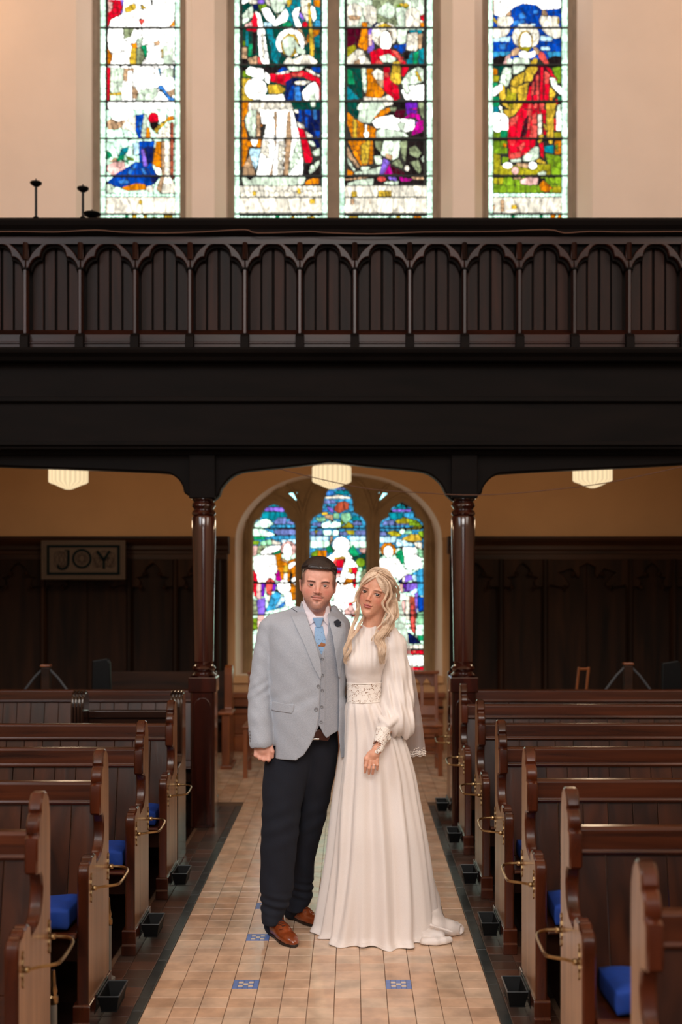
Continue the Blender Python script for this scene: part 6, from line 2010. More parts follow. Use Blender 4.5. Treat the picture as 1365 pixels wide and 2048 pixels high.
JV.op(jac, (-.45, 5.30, .82), (.04, 5.70, 1.52), .002)
for a, b, r1, r2, k in (((592, 1228, .04), (548, 1247, .035), .030, .047, .03), ((664, 1224, .05), (680, 1248, .055), .030, .043, .03)):
    JV.cone(mp(*a), mp(*b), r1, r2, k)
# sleeves
def sleeve(pts, rs, V_, wr=.003, k=.012):
    P3 = [mp(*p) for p in pts]
    for i in range(len(P3)-1):
        g = cone_fn(P3[i], P3[i+1], rs[i], rs[i+1])
        def fn(x, y, z, g=g): return g(x, y, z)+wr*np.sin(z*62+x*40)*np.sin(x*55+y*30+z*12)*.7+wr*.8*np.exp(-((z-1.15)/.05)**2)*np.sin(z*130-x*90)
        A, B = np.array(P3[i]), np.array(P3[i+1]); r = max(rs)
        V_.op(fn, np.minimum(A, B)-r, np.maximum(A, B)+r, k)
sleeve([(540, 1259, .035), (529, 1320, .01), (522, 1388, -.01), (521.5, 1440, -.045), (522.5, 1484, -.075)], [.056, .055, .0585, .0575, .054], JV)
sleeve([(678, 1260, .05), (690, 1330, .10), (702, 1390, .16), (748, 1398, .205)], [.050, .050, .050, .040], JV)
# cut the cuff flat and hollow it
zc = mp(522, 1496, -.075)[2]
def cuffcut(x, y, z): return np.maximum(z-(zc+(x+.42)*.14), np.maximum(x+.353, np.abs(y-5.42)-.10))
JV.op(cuffcut, (-.50, 5.28, .80), (-.353, 5.55, zc+.02), .001, 's')
ca = mp(522.5, 1480, -.075); cb = mp(523.5, 1510, -.078); JV.cone(ca, cb, .046, .047, .001, mode='s')
# the open front
open_px = [(600, 1200), (612, 1235), (622, 1262), (632, 1292), (641, 1322), (643, 1352), (641, 1358), (640, 1390), (639.5, 1416), (636, 1447), (629, 1473), (620.5, 1491), (607, 1511), (596, 1518), (588, 1530), (684, 1540), (683, 1522), (679, 1490), (677, 1466), (679, 1422), (678, 1364), (674.5, 1320), (668, 1276), (658, 1240), (653, 1222), (650, 1200)]
OP = [mf(*p) for p in open_px]
def opn(x, y, z): return np.maximum(poly_sdf(OP, x, z), y-5.47-.12*sm(1.40, 1.45, z)-.16*sm(1.02, .97, z))
JV.op(opn, (-.30, 5.28, .80), (-.05, 5.66, 1.60), .0015, 's')
def neckcut(x, y, z): return np.sqrt(((x-mp(635, 0)[0])/.070)**2+((y-5.545)/.072)**2)*.07-.07+np.maximum(0, 1.44-z)*.6
JV.op(neckcut, (-.26, 5.42, 1.42), (-.06, 5.66, 1.60), .004, 's')
def collar(x, y, z):                                             # stand of the collar round the back of the neck
    q = np.abs(np.sqrt((x-mp(632, 0)[0])**2+((y-5.556)*.95)**2)-.0700)-.0040
    hi = HC-(1212-1152)*DM/F+np.clip((y-5.52)*.35, -.06, .02)-(x-mp(605, 0)[0])*.16; return np.maximum(q, np.maximum(z-hi, np.maximum(1.42-z, 5.485-y)))
JV.op(collar, (-.30, 5.47, 1.42), (-.05, 5.70, 1.60), .006)
P_, Q = JV.mesh('jacket', 'jacket_cloth'); jk = link('jacket', make_mesh('jacket', P_, Q, 'jacket_cloth', MO), man)
# lapels, collar, pocket flap: cloth panels lying on the jacket front
def TJ(x, y, z):
    t = TF(x, y, z)-.010
    return smin(smin(t, cone_fn(mp(592, 1228, .04), mp(548, 1247, .035), .030, .047)(x, y, z), .03), cone_fn(mp(664, 1224, .05), mp(680, 1248, .055), .030, .043)(x, y, z), .03)
def panel(name, pts, t0, t1, mat, parent, yf=5.47, T=TJ, res=.0022, pad=.012, k=.001, twist=None):
    xs_ = [p[0] for p in pts]; zs_ = [p[1] for p in pts]
    V_ = Vol(seg_axis((min(xs_)-pad, max(xs_)+pad, res)), seg_axis((5.26, yf+.02, res)), seg_axis((min(zs_)-pad, max(zs_)+pad, res)))
    TT = T if twist is None else (lambda x, y, z: T(x, y, z)+twist(x, y, z))
    shell(V_, TT, pts, t0, t1, yf, .001)
    P_, Q = V_.mesh(name, mat, step=res); return link(name, make_mesh(name, P_, Q, mat, MO), parent)
lapL = [mf(*p) for p in ((599, 1200), (606, 1216), (614, 1238), (625, 1268), (635, 1298), (642, 1324), (644, 1350), (641, 1360), (636, 1350), (626, 1331), (609, 1290), (592, 1256), (578.5, 1229), (593, 1224), (583, 1218), (592, 1206))]
panel('lapel', lapL, -.004, .0068, 'jacket_cloth', jk, twist=lambda x, y, z: 0)
lapR = [mf(*p) for p in ((652, 1216), (655.5, 1236), (665.5, 1273), (672.5, 1318), (677, 1355), (680.5, 1358), (684, 1330), (689, 1296), (693, 1262), (690, 1246), (681, 1240), (683, 1235), (668, 1224))]
panel('lapel', lapR, -.004, .0068, 'jacket_cloth', jk)
flap = [mf(*p) for p in ((543, 1404.5), (588.5, 1408.5), (587.5, 1421), (584, 1426.5), (541, 1422.5))]
panel('pocket_flap', flap, -.003, .0055, 'jacket_cloth', jk)
for a, b in (((582, 1216.5), (594, 1224.5)),):
    m = MB(); m.tube([(mf(*q)[0], 5.405, mf(*q)[1]) for q in (a, b)], .0016, 5); m.v = [tuple(np.array(v)-MO) for v in m.v]; m.put('notch_stitch', 'navy_felt', jk)
# shirt, waistcoat
zsh = lambda p: [mf(*q) for q in p]
SV = Vol(seg_axis((-.30, -.03, .003)), seg_axis((5.34, 5.66, .003)), seg_axis((1.36, 1.60, .003)))
def shirt(x, y, z): return np.maximum(TF(x, y, z)+.012, z-1.53)
SV.op(shirt, (-.30, 5.34, 1.36), (-.03, 5.66, 1.53), 0)
def nk(x, y, z):
    q = np.sqrt(((x-mp(634.5, 0)[0])/1.0)**2+((y-5.545))**2)-.0665
    lo = HC-(1243-1152)*DM/F+np.clip((y-5.50)*.55, -.02, .09); hi = HC-(1220-1152)*DM/F+np.clip((y-5.46)*.75, 0, .085)-1.1*np.clip(x-mp(640, 0)[0], 0, .07)
    return np.maximum(q, np.maximum(lo-.02-z, z-hi))
SV.op(nk, (-.26, 5.44, 1.40), (-.06, 5.66, 1.60), .008)
def nk2(x, y, z): return np.sqrt((x-mp(634.5, 0)[0])**2+(y-5.545)**2)-.0630+np.maximum(0, 1.46-z)
SV.op(nk2, (-.26, 5.44, 1.44), (-.06, 5.66, 1.62), .002, 's')
P_, Q = SV.mesh('shirt', 'shirt_cloth'); sh = link('shirt', make_mesh('shirt', P_, Q, 'shirt_cloth', MO), man)
def TC(x, y, z): return smin(TF(x, y, z)+.010, np.sqrt((x-mp(634.5, 0)[0])**2+(y-5.545)**2)-.072+np.maximum(0, 1.43-z)*.8, .02)
panel('collar_leaf', zsh([(601, 1204), (604, 1214), (611, 1232), (619, 1251.5), (627, 1246), (634.5, 1237), (624, 1226), (609, 1206)]), -.006, .0075, 'shirt_cloth', sh, 5.53, TC)
panel('collar_leaf', zsh([(651, 1211), (658, 1214), (660, 1232), (657.5, 1254), (650, 1246), (644.5, 1239), (650, 1226)]), -.006, .0075, 'shirt_cloth', sh, 5.53, TC)
WV = Vol(seg_axis((-.30, -.03, .003)), seg_axis((5.33, 5.50, .003)), seg_axis((.88, 1.50, .003)))
wpoly = zsh([(590, 1240), (612, 1240), (624, 1262), (633, 1287), (643, 1310), (650, 1291), (656, 1264), (657, 1235), (690, 1240), (690, 1460), (676, 1465), (663, 1471), (653.5, 1477.5), (645, 1463), (639, 1450), (634, 1462), (626, 1471), (600, 1467), (590, 1460)])
shell(WV, TF, wpoly, -.03, .0015, 5.50, .001)
P_, Q = WV.mesh('waistcoat', 'waistcoat_cloth'); wc = link('waistcoat', make_mesh('waistcoat', P_, Q, 'waistcoat_cloth', MO), man)
panel('front_edge', zsh([(644, 1311), (641, 1330), (641, 1400), (638, 1450), (648, 1470), (653.5, 1477), (650, 1460), (651, 1400), (651, 1330), (649, 1300)]), -.002, .0042, 'waistcoat_cloth', wc, 5.47, TF)
panel('neck_facing', zsh([(612, 1240), (624, 1262), (633, 1287), (643, 1310), (641, 1318), (629, 1292), (619, 1266), (607, 1242)]), -.002, .0045, 'waistcoat_cloth', wc, 5.47, TF)
def front_y(T, x, z, lvl=0.0, y0=5.28, y1=5.5):
    ys = np.linspace(y0, y1, 221).astype(np.float32); v = T(np.float32(x)*np.ones_like(ys), ys, np.float32(z)*np.ones_like(ys)); i = np.nonzero(v < lvl)[0]
    return float(ys[i[0]]) if len(i) else y1
def button(px, py, r, T, lvl, mat, parent, name='button'):
    x, z = mf(px, py); y = front_y(T, x, z, lvl); m = MB()
    m.lathe([(r*.55, -.001), (r, 0), (r, .002), (r*.8, .0032), (r*.55, .0022), (0.0005, .0022)], 16); o = m.put(name, mat, parent, smooth=True); o.rotation_euler = (math.pi/2, 0, 0); o.location = Vector((x, y, z))-Vector(MO); return o
for px_, py_ in ((645, 1318), (645.5, 1350.5), (645, 1381), (644, 1413.5), (642.5, 1444)): button(px_, py_, .0072, TF, .0042, 'suit_button', wc)
for px_, py_ in ((637.3, 1372.5), (632.8, 1418)): button(px_, py_, .0092, TJ, .0, 'suit_button', jk)
for i in range(4):
    x, y, z = mp(498.5+i*1.0, 1462+i*6.6, -.10); m = MB(); m.lathe([(.004, -.002), (.0058, 0), (.0045, .003), (.0005, .002)], 12); o = m.put('cuff_button', 'suit_button', jk, smooth=True); o.rotation_euler = (math.pi/2, 0, -1.0); o.location = Vector((x, y, z))-Vector(MO)
# tie with little dark dots and a brown motif
TT_ = lambda x, y, z: TF(x, y, z)+.008
tie = panel('tie', zsh([(629.5, 1255), (629, 1270), (629.4, 1284), (634, 1297), (644.3, 1312), (653.5, 1291), (651, 1277), (647.5, 1262), (646, 1253)]), -.004, .008, 'tie_cloth', man, 5.46, TT_)
KV = Vol(seg_axis((-.21, -.11, .002)), seg_axis((5.34, 5.48, .002)), seg_axis((1.40, 1.50, .002)))
kx, kz = mf(636.5, 1246); ky = front_y(TT_, kx, mf(636, 1256)[1], .0)-.002
def knot(x, y, z):
    hw = .0195+(z-kz)*.42; return np.maximum(np.maximum(np.abs(x-kx-(z-kz)*-.05)-hw*.9, np.abs(z-kz)-.0225), np.sqrt((y-ky-.010)**2+((x-kx)*.55)**2)-.021)
KV.op(knot, (kx-.04, ky-.03, kz-.03), (kx+.04, ky+.04, kz+.03), .001)
P_, Q = KV.mesh('tie_knot', 'tie_cloth', step=.002); link('tie_knot', make_mesh('tie_knot', P_, Q, 'tie_cloth', MO, relax=3), tie)
tg = random.Random(4); m = MB()
def on_tie(px, py):
    x, z = mf(px, py); return Vector((x, front_y(TT_, x, z, .0085), z))-Vector(MO)
for px_, py_ in ((632, 1264), (637, 1261), (643, 1265), (635, 1271), (641, 1273), (647, 1271), (632, 1279), (638, 1280), (645, 1281), (650, 1280), (635, 1287), (641, 1286.5), (648, 1301), (643, 1303), (640, 1299), (648, 1296), (637, 1295)):
    c = on_tie(px_+tg.uniform(-.6, .6), py_); m.add([tuple(c+Vector((dx, -.0004, dz))) for dx, dz in ((-.0016, -.001), (.0002, -.0016), (.0016, .0008), (-.0002, .0014))], [(0, 1, 2, 3)])
m.put('dots', 'tie_dot', tie, kind='stuff')
bird = [(636, 1290), (640, 1289), (642, 1286), (644, 1284), (646, 1287), (650, 1287), (652, 1290), (650.5, 1293), (645, 1294), (641, 1293), (638, 1294)]
panel('motif', zsh(bird), .004, .0085+.0012, 'tie_motif', tie, 5.46, TT_, .0016)
# buttonhole flower
c = Vector((mf(675.5, 1248)[0], front_y(TJ, *mf(675.5, 1248), .0068)-.008, mf(675.5, 1248)[1]))
m = MB(); m.lathe([(.003, -.010), (.011, -.006), (.0145, .002), (.011, .009), (.003, .012)], 14); bh = m.put('buttonhole_flower', 'navy_felt', jk, tuple(c-Vector(MO)), smooth=True); bh.rotation_euler = (math.pi/2, 0, 0)
for i in range(9):
    a = i*2*math.pi/9*1.6; r = .006+.006*(i/9); m = MB(); m.lathe([(.001, -.008), (.0065, -.004), (.0075, .002), (.004, .007), (.001, .008)], 8)
    o = m.put('petal', 'navy_felt', bh, (r*math.cos(a), r*math.sin(a)*1.25, .006), smooth=True); o.rotation_euler = (.6*math.sin(a), -.6*math.cos(a), 0); o.scale = (1.25, .9, .8)

# ---- trousers
TV = Vol(seg_axis((-.46, -.03, .004)), seg_axis((5.32, 5.86, .005)), seg_axis((.03, .97, .0045)))
def leg(rows):
    f_ = loft_fn(rows, 2.0)
    def fn(x, y, z):
        w = .0035*np.sin(z*34+x*22)*np.sin(x*26+z*9+y*12)*(.5+.8*np.clip(.35-z, 0, .35)/.35*2)+.005*np.exp(-((z-.155)/.045)**2)*np.sin(z*150+x*34)+.0028*np.exp(-((z-.52)/.10)**2)*np.sin(z*75-x*30)
        return np.maximum(f_(x, y, z)+w, rows_min-z)
    rows_min = min(r[0] for r in rows)+.002
    TV.op(fn, f_.lo, f_.hi, .012)
def lr(d, py, xl, xr, b, off=0): x0, x1 = (xl-705)*d/F, (xr-705)*d/F; return (HC-(py-1152)*d/F, x0, x1, d-b+off, d+b+off)
leg([lr(5.52, 1458, 552, 648, .105), lr(5.52, 1500, 534, 636, .112), lr(5.51, 1550, 527, 618, .108), lr(5.50, 1600, 525, 606, .10), lr(5.49, 1660, 523, 598, .090), lr(5.49, 1720, 521, 592, .082), lr(5.49, 1770, 520, 587, .078), lr(5.49, 1800, 523, 581, .073), lr(5.48, 1822, 524, 571, .070), lr(5.47, 1846, 522, 567, .072)])
leg([lr(5.54, 1458, 580, 676, .105), lr(5.56, 1500, 590, 677, .110), lr(5.59, 1550, 594, 670, .104), lr(5.62, 1600, 594, 660, .095), lr(5.65, 1660, 590, 646, .086), lr(5.69, 1715, 583, 631, .078), lr(5.72, 1760, 580, 628, .074), lr(5.73, 1788, 578, 626, .072), lr(5.72, 1808, 577, 617, .066), lr(5.71, 1820, 575, 612, .064)])
P_, Q = TV.mesh('trousers', 'trouser_cloth'); tr = link('trousers', make_mesh('trousers', P_, Q, 'trouser_cloth', MO), man)
# belt and buckle just below the waistcoat
panel('belt', zsh([(618, 1462), (640, 1460), (654, 1468), (661, 1474), (656, 1484), (640, 1481), (620, 1478)]), -.03, -.004, 'belt_leather', tr, 5.47, TF)
bx_, bz_ = mf(632, 1478.5); m = MB(); m.box(-.016, .016, -.003, .003, -.0035, .0035); o = m.put('buckle', 'buckle', tr, bevel=.001); o.location = Vector((bx_, front_y(TF, bx_, bz_, -.004)-.003, bz_))-Vector(MO)
# ---- shoes
def shoe(heel, toe, label):
    h = np.array(heel, float); t = np.array(toe, float); d = t-h; L = float(np.linalg.norm(d)); ang = math.atan2(d[1], d[0])-math.pi/2
    c = (h+t)/2; R_ = rotm(0, 0, math.degrees(ang)); f = Frame((c[0], c[1], 0), R_, L/.29)
    r = .19; SVo = Vol(seg_axis((c[0]-r, c[0]+r, .003)), seg_axis((c[1]-r, c[1]+r, .003)), seg_axis((-.006, .15, .0026)))
    SVo.ell((0, -.095, .052), (.034, .047, .058), .02, f); SVo.ell((0, -.03, .040), (.038, .075, .042), .03, f); SVo.ell((.002, .055, .030), (.042, .075, .030), .03, f)
    SVo.ell((.0, .105, .021), (.027, .042, .019), .025, f); SVo.cone((0, -.085, .07), (0, -.095, .11), .036, .040, .02, f); SVo.ell((0, .0, .058), (.024, .062, .022), .02, f)
    SVo.op(lambda x, y, z: z-.014+0*x, (c[0]-r, c[1]-r, -.01), (c[0]+r, c[1]+r, .014), .001, 's')
    P_, Q = SVo.mesh('shoe', 'shoe_leather'); s_ = link('shoe', make_mesh('shoe', P_, Q, 'shoe_leather', MO), man)
    m = MB(); out = []
    for q in [(0, -.142), (-.024, -.132), (-.036, -.10), (-.034, -.04), (-.040, .02), (-.045, .06), (-.038, .10), (-.020, .135), (0, .148), (.020, .135), (.038, .10), (.045, .06), (.040, .02), (.034, -.04), (.036, -.10), (.024, -.132)]:
        out.append(tuple((f.w((q[0], q[1], 0))-MO)[:2]))
    m.prism(out, .003, .015, 'z'); m.put('sole', 'shoe_sole', s_, bevel=.002)
    m = MB(); hl = [tuple((f.w((a, b, 0))-MO)[:2]) for a, b in ((0, -.140), (-.024, -.130), (-.034, -.10), (-.032, -.06), (.032, -.06), (.034, -.10), (.024, -.130))]; m.prism(hl, 0, .014, 'z'); m.put('heel', 'shoe_sole', s_)
    def top(u, v):
        zs = np.linspace(.13, .01, 121).astype(np.float32); best = .05
        p = f.w((u, v, 0))
        ix = int(np.searchsorted(SVo.ax[0], p[0])); iy = int(np.searchsorted(SVo.ax[1], p[1])); col = SVo.A[ix, iy]; k_ = np.nonzero(col < 0)[0]
        z = float(SVo.ax[2][k_[-1]]) if len(k_) else .05
        return (p[0]-MO[0], p[1]-MO[1], z+.0012)
    for i in range(4):
        v = -.028+i*.019; m = MB(); m.tube([top(-.019, v), top(-.008, v+.004), top(.008, v+.006), top(.019, v+.002)], .0016, 5); m.put('lace', 'shoe_lace', s_)
    for sg in (-1, 1):
        m = MB(); m.tube([top(0, -.03), top(sg*.016, -.022), top(sg*.026, -.006), top(sg*.020, .008)], .0014, 5); m.put('lace_bow', 'shoe_lace', s_)
    m = MB()
    m.tube([top(-.034, .03), top(-.024, .045), top(0, .05), top(.024, .045), top(.034, .03)], .0010, 5); m.tube([top(-.024, -.04), top(-.022, 0), top(-.014, .036), top(0, .04), top(.014, .036), top(.022, 0), top(.024, -.04)], .0009, 5); m.put('welt_seam', 'shoe_sole', s_, kind='stuff')
for a_, b_ in (((-.366, 5.50, .04), (-.362, 5.50, .20)), ((-.290, 5.745, .04), (-.275, 5.735, .20))):
    SKV = Vol(seg_axis((a_[0]-.07, a_[0]+.07, .005)), seg_axis((a_[1]-.07, a_[1]+.07, .005)), seg_axis((0, .24, .005))); SKV.cone(a_, b_, .046, .046, 0); SKV.cone(a_, (a_[0]+.03, a_[1]-.055, .062), .040, .026, .01)
    P_, Q = SKV.mesh('sock', 'trouser_cloth', step=.005); link('sock', make_mesh('sock', P_, Q, 'trouser_cloth', MO), man)
shoe((-.382, 5.535), (-.256, 5.290), 'front'); shoe((-.322, 5.80), (-.150, 5.60), 'rear')
# ---------------------------------------------------------------- the bride
DB = 5.45
def bp(px, py, dd=0): d = DB+dd; return ((px-705)*d/F, d, HC-(py-1152)*d/F)
def bf(px, py, d=5.36): return ((px-705)*d/F, HC-(py-1152)*d/F)
bride = thing('person', 'blonde woman in a long white wedding dress with sheer puff sleeves and a veil', 'person', (.10, 5.52, 0))
BO = np.array(bride.location); MO = BO
FB = Frame(bp(751, 1186.5, .02), np.array(Matrix.Rotation(math.radians(14.5), 3, 'Y')@Matrix.Rotation(math.radians(-15), 3, 'Z')@Matrix.Rotation(math.radians(3), 3, 'X')), .99)
BP = dict(w=.86, jaw=.80, nose=.86, lip_w=.0205, mouth=-.0600, lip=.62, eye=.0305, open=.0054, chin=-.112)
V = Vol(seg_axis((-.10, .00, .006), (.00, .22, .002), (.22, .30, .006)), seg_axis((5.22, 5.33, .004), (5.33, 5.44, .002), (5.44, 5.72, .006)),
        seg_axis((-.01, .72, .009), (.72, .90, .0022), (.90, 1.38, .007), (1.38, 1.72, .0021)))
head(V, FB, BP)
V.chain([bp(752, 1216, .03), bp(747, 1240, .035), bp(742, 1264, .05)], [.044, .041, .050], .02)
V.cone(bp(716, 1274, .045), bp(778, 1272, .04), .034, .034, .04); V.ell(bp(736, 1292, .03), (.075, .065, .06), .03)
V.chain([bp(735, 1300, .04), bp(730, 1345, .04), bp(730, 1400, .03), bp(742, 1480, .04)], [.070, .064, .068, .10], .03)
V.chain([bp(784, 1272, .03), bp(803, 1395, .0), bp(756, 1500, -.138)], [.036, .029, .020], .015)
V.chain([bp(708, 1278, .05), bp(684, 1380, .20), bp(640, 1392, .27)], [.034, .028, .02], .015)
V.chain([bp(725, 1490, .05), (.06, 5.50, .50), (.05, 5.52, .08)], [.085, .055, .036], .03); V.chain([bp(765, 1490, .05), (.16, 5.50, .50), (.16, 5.52, .08)], [.085, .055, .036], .03)
V.chain([(.05, 5.52, .05), (.05, 5.42, .03)], [.032, .026], .02); V.chain([(.16, 5.52, .05), (.17, 5.42, .03)], [.032, .026], .02)
def bh_(px, py, dd=0): return bp(px, py, dd-.150)
# left hand hanging, back of the hand to the camera
V.cone(bh_(754, 1498), bh_(749, 1508), .0205, .022, .01); V.ell(bh_(745.5, 1514), (.030, .014, .030), .010, WF, rotm(0, 12, 0))
for (kx, ky, mx_, my_, tx, ty, r) in ((735.5, 1519, 731.5, 1532, 730.5, 1544.5, .0074), (742, 1523, 739, 1536, 738.5, 1547, .0076), (749, 1523, 747.5, 1536, 745.8, 1547.5, .0073), (755, 1519, 755.5, 1530, 755, 1539, .0066)):
    V.chain([bh_(kx, ky-4, -.002), bh_(kx, ky, -.006), bh_(mx_, my_, -.010), bh_(tx, ty, .004)], [r*1.15, r*1.12, r, r*.84], .0035)
V.chain([bh_(740, 1507, .004), bh_(732.5, 1517, -.004), bh_(730.5, 1528, .010)], [.0105, .0090, .0072], .006)
# right hand, resting on his back
V.ell(bp(633, 1392, .27), (.032, .014, .028), .01)
for dz in (-.02, -.007, .006, .019):
    a = np.array(bp(628, 1392, .268)); V.chain([a+(0, 0, dz), a+(-.045, -.008, dz*1.15), a+(-.070, -.02, dz*1.2)], [.0085, .0078, .0065], .004)
a = np.array(bp(633, 1385, .262)); V.chain([a, a+(-.02, -.01, .034), a+(-.036, -.015, .046)], [.0105, .009, .007], .005)
P_, Q = V.mesh('body', 'skin')
SKB = dict(flush=(220, 128, 108), lip=(196, 106, 104), browk=.7, browa=.75, browz=.0150, lash=1.0)
fcb = face_color(FB, (228, 170, 142), SKB, BP['mouth'], BP['lip_w'], BP['eye'], (86, 54, 44))
me = make_mesh('body', P_, Q, 'skin', BO, fcb); link('body', me, bride)
eyes(FB, BP['eye'], bride, (.22, -.02))
# upper lashes
m = MB()
for s in (-1, 1):
    pts = [FB.w((s*(BP['eye'])+.0138*math.cos(a), -.0905+.006*abs(math.cos(a))**2, .0010+.0052*math.sin(a))) for a in np.linspace(.15, math.pi-.15, 9)]
    m.tube([tuple(np.array(p)-BO) for p in pts], [.0004]+[.0009]*7+[.0004], 5)
m.put('lashes', 'dark_hair', bride, kind='stuff')
# finger ring and earring
c = bh_(748.6, 1529.5, -.008); m = MB(); m.tube([(c[0]-BO[0]+.0082*math.cos(a), c[1]-BO[1]+.0082*math.sin(a), c[2]-BO[2]+.001*math.cos(a)) for a in np.linspace(0, 2*math.pi, 17)[:-1]], .0011, 6, closed=True); rg = m.put('ring', 'gold', bride, smooth=True)
m = MB(); m.lathe([(.0005, -.003), (.0032, 0), (.0022, .002), (.0005, .0022)], 8, (c[0]-BO[0], c[1]-BO[1]-.0088, c[2]-BO[2])); m.put('stone', 'gem', rg)
e = FB.w((.0725, -.004, -.036)); m = MB(); m.lathe([(.0004, -.006), (.003, 0), (.0004, .005)], 8, tuple(e-BO)); m.put('earring', 'gold', bride)

# ---- bodice
BR = [(HC-(py-1152)*DB/F, (xl-705)*DB/F, (xr-705)*DB/F, yf, yb) for py, xl, xr, yf, yb in (
    (1255, 724, 760, 5.440, 5.53), (1263, 717, 763, 5.425, 5.54), (1275, 704, 778, 5.400, 5.56), (1292, 696, 786, 5.380, 5.57), (1312, 690, 780, 5.362, 5.57), (1330, 689, 771, 5.360, 5.56), (1350, 691, 766, 5.375, 5.555),
    (1370, 695, 763, 5.388, 5.55), (1390, 695.5, 763, 5.388, 5.55), (1410, 694, 765, 5.382, 5.56), (1430, 690, 772, 5.375, 5.57))]
BT = loft_fn(BR, 2.1)
bust = [cone_fn(bp(711, 1322, -.045), bp(713, 1325, -.045), .040, .040), cone_fn(bp(748, 1322, -.045), bp(746, 1325, -.045), .040, .040)]
def BF(x, y, z): return smin(smin(BT(x, y, z), bust[0](x, y, z), .03), bust[1](x, y, z), .03)
BV = Vol(seg_axis((-.06, .24, .003)), seg_axis((5.30, 5.62, .003)), seg_axis((1.00, 1.45, .003)))
def bod(x, y, z):
    w = .0016*np.sin((x-.09)*260*(1+.6*(1.42-z)))*sm(1.18, 1.34, z)+.0012*np.sin(z*150+x*60)*sm(1.22, 1.16, z)
    zt = HC-(1266-1152)*5.38/F+np.clip((y-5.40)*.45, -.02, .05)+.012*((x-.065)/.05)**2
    return np.maximum(np.maximum(BF(x, y, z)+w, z-zt), 1.066-z)
BV.op(bod, (-.06, 5.30, 1.01), (.24, 5.62, 1.45), 0)
P_, Q = BV.mesh('bodice', 'dress_cloth'); bod_o = link('dress', make_mesh('dress', P_, Q, 'dress_cloth', BO), bride)
def bpanel(name, pts, t0, t1, mat, parent, yf=5.47): return panel(name, [bf(*p) for p in pts], t0, t1, mat, parent, yf, BF)
bpanel('lace_waistband', ((693, 1369), (712, 1371), (735, 1370.5), (767, 1368), (768, 1405), (740, 1408), (715, 1408.5), (692, 1406)), -.003, .004, 'lace', bod_o, 5.50)
for y0, y1 in ((1369.5, 1368.5), (1407.5, 1406)):
    pts = []
    for i in range(17):
        px_ = 696+i*66/16; x, z = bf(px_, y0+(y1-y0)*i/16); pts.append(tuple(np.array((x, front_y(BF, x, z, .004, 5.30, 5.56), z))-BO))
    m = MB(); m.tube(pts, .0022, 6); m.put('waist_piping', 'lace_thread', bod_o, smooth=True)
rgn = random.Random(9)
for (fx_, fy_, rr) in ((725, 1383, .011), (708, 1395, .008), (743, 1397, .008), (757, 1381, .009), (701, 1380, .007), (739, 1377, .006), (715, 1403, .006), (752, 1402, .006), (718, 1374, .006)):
    x, z = bf(fx_, fy_); c = Vector((x, front_y(BF, x, z, .004, 5.30, 5.56)-.001, z))-Vector(BO); m = MB()
    for i in range(7):
        a = i*2*math.pi/7; m.lathe([(.0004, -.0012), (rr*.34, 0), (.0004, .0016)], 6, (rr*.62*math.cos(a), rr*.62*math.sin(a), 0))
    m.lathe([(.0004, -.001), (rr*.30, .001), (.0004, .003)], 8); o = m.put('lace_flower', 'lace_thread', bod_o, smooth=True); o.rotation_euler = (math.pi/2, 0, 0); o.location = c

# ---- skirt: rings of cloth from the waist to the floor, falling in folds
SIL = [(1405, 694, 765, 5.385, 5.560), (1425, 691, 776, 5.372, 5.58), (1460, 688, 796, 5.372, 5.61), (1500, 684, 812, 5.364, 5.64), (1553, 677, 826, 5.350, 5.68), (1605, 670, 835, 5.338, 5.71), (1669, 663, 846, 5.315, 5.75),
       (1718, 658, 853, 5.308, 5.78), (1781, 649, 861, 5.300, 5.82), (1827, 642, 866, 5.298, 5.84), (1866, 637, 868, 5.296, 5.86), (1893, 634, 872, 5.290, 5.87)]
SS = np.array(smooth_path([(HC-(py-1152)*5.40/F if py < 1866 else {1866: .045, 1893: .004}[py], (xl-705)*5.5/F, (xr-705)*5.5/F, yf, yb) for py, xl, xr, yf, yb in SIL], 6))
NT = 260; vs = []; fs = []
# fold ridges round the ring: angle 0 = picture right, going through the front (-90 deg)
ridge = [(-172, 1.0, 9), (-150, .8, 8), (-134, .9, 7), (-119, 1.0, 8), (-103, .7, 7), (-84, 1.2, 8), (-62, 1.25, 9), (-44, .6, 6), (-30, 1.0, 8), (-10, 1.1, 10), (14, .9, 9), (38, 1.0, 10), (62, .9, 9), (88, 1.0, 10), (112, .9, 9), (136, 1.0, 10), (160, .8, 9)]
for i, (z, xl, xr, yf, yb) in enumerate(SS):
    t = i/(len(SS)-1); cx, a = (xl+xr)/2, (xr-xl)/2; cy, b = (yf+yb)/2, (yb-yf)/2
    for k in range(NT):
        th = k/NT*2*math.pi-math.pi; dg_ = math.degrees(th); f_ = 0
        for (c, am, w) in ridge:
            d_ = (dg_-(c+3*math.sin(t*3+c))+180) % 360-180; f_ += am*math.exp(-(d_/w)**2)
        A_ = (.008+.070*t**1.0)*(1 if t > .02 else .3)
        r_ = 1+(f_-.62)*A_/max(a, .09)*.92; rip = .0016*math.sin(k*.9+t*6)*t
        x = cx+a*r_*math.copysign(abs(math.cos(th))**.92, math.cos(th)); y = cy+b*r_*math.copysign(abs(math.sin(th))**.92, math.sin(th))
        # the hem flares where it meets the floor
        zz = z
        if t > .93: zz = max(.003, z+.004*math.sin(k*.24)); fl_ = (t-.93)/.07; x += (x-cx)*.035*fl_; y += (y-cy)*.035*fl_
        vs.append((x+rip-BO[0], y-BO[1], zz))
for i in range(len(SS)-1):
    for k in range(NT): fs.append((i*NT+k, i*NT+(k+1) % NT, (i+1)*NT+(k+1) % NT, (i+1)*NT+k))
m = MB(); m.v = vs; m.f = fs; m.mi = [0]*len(fs); sk = m.mesh('skirt', 'dress_cloth', smooth=True)
for p_ in sk.polygons: p_.use_smooth = True
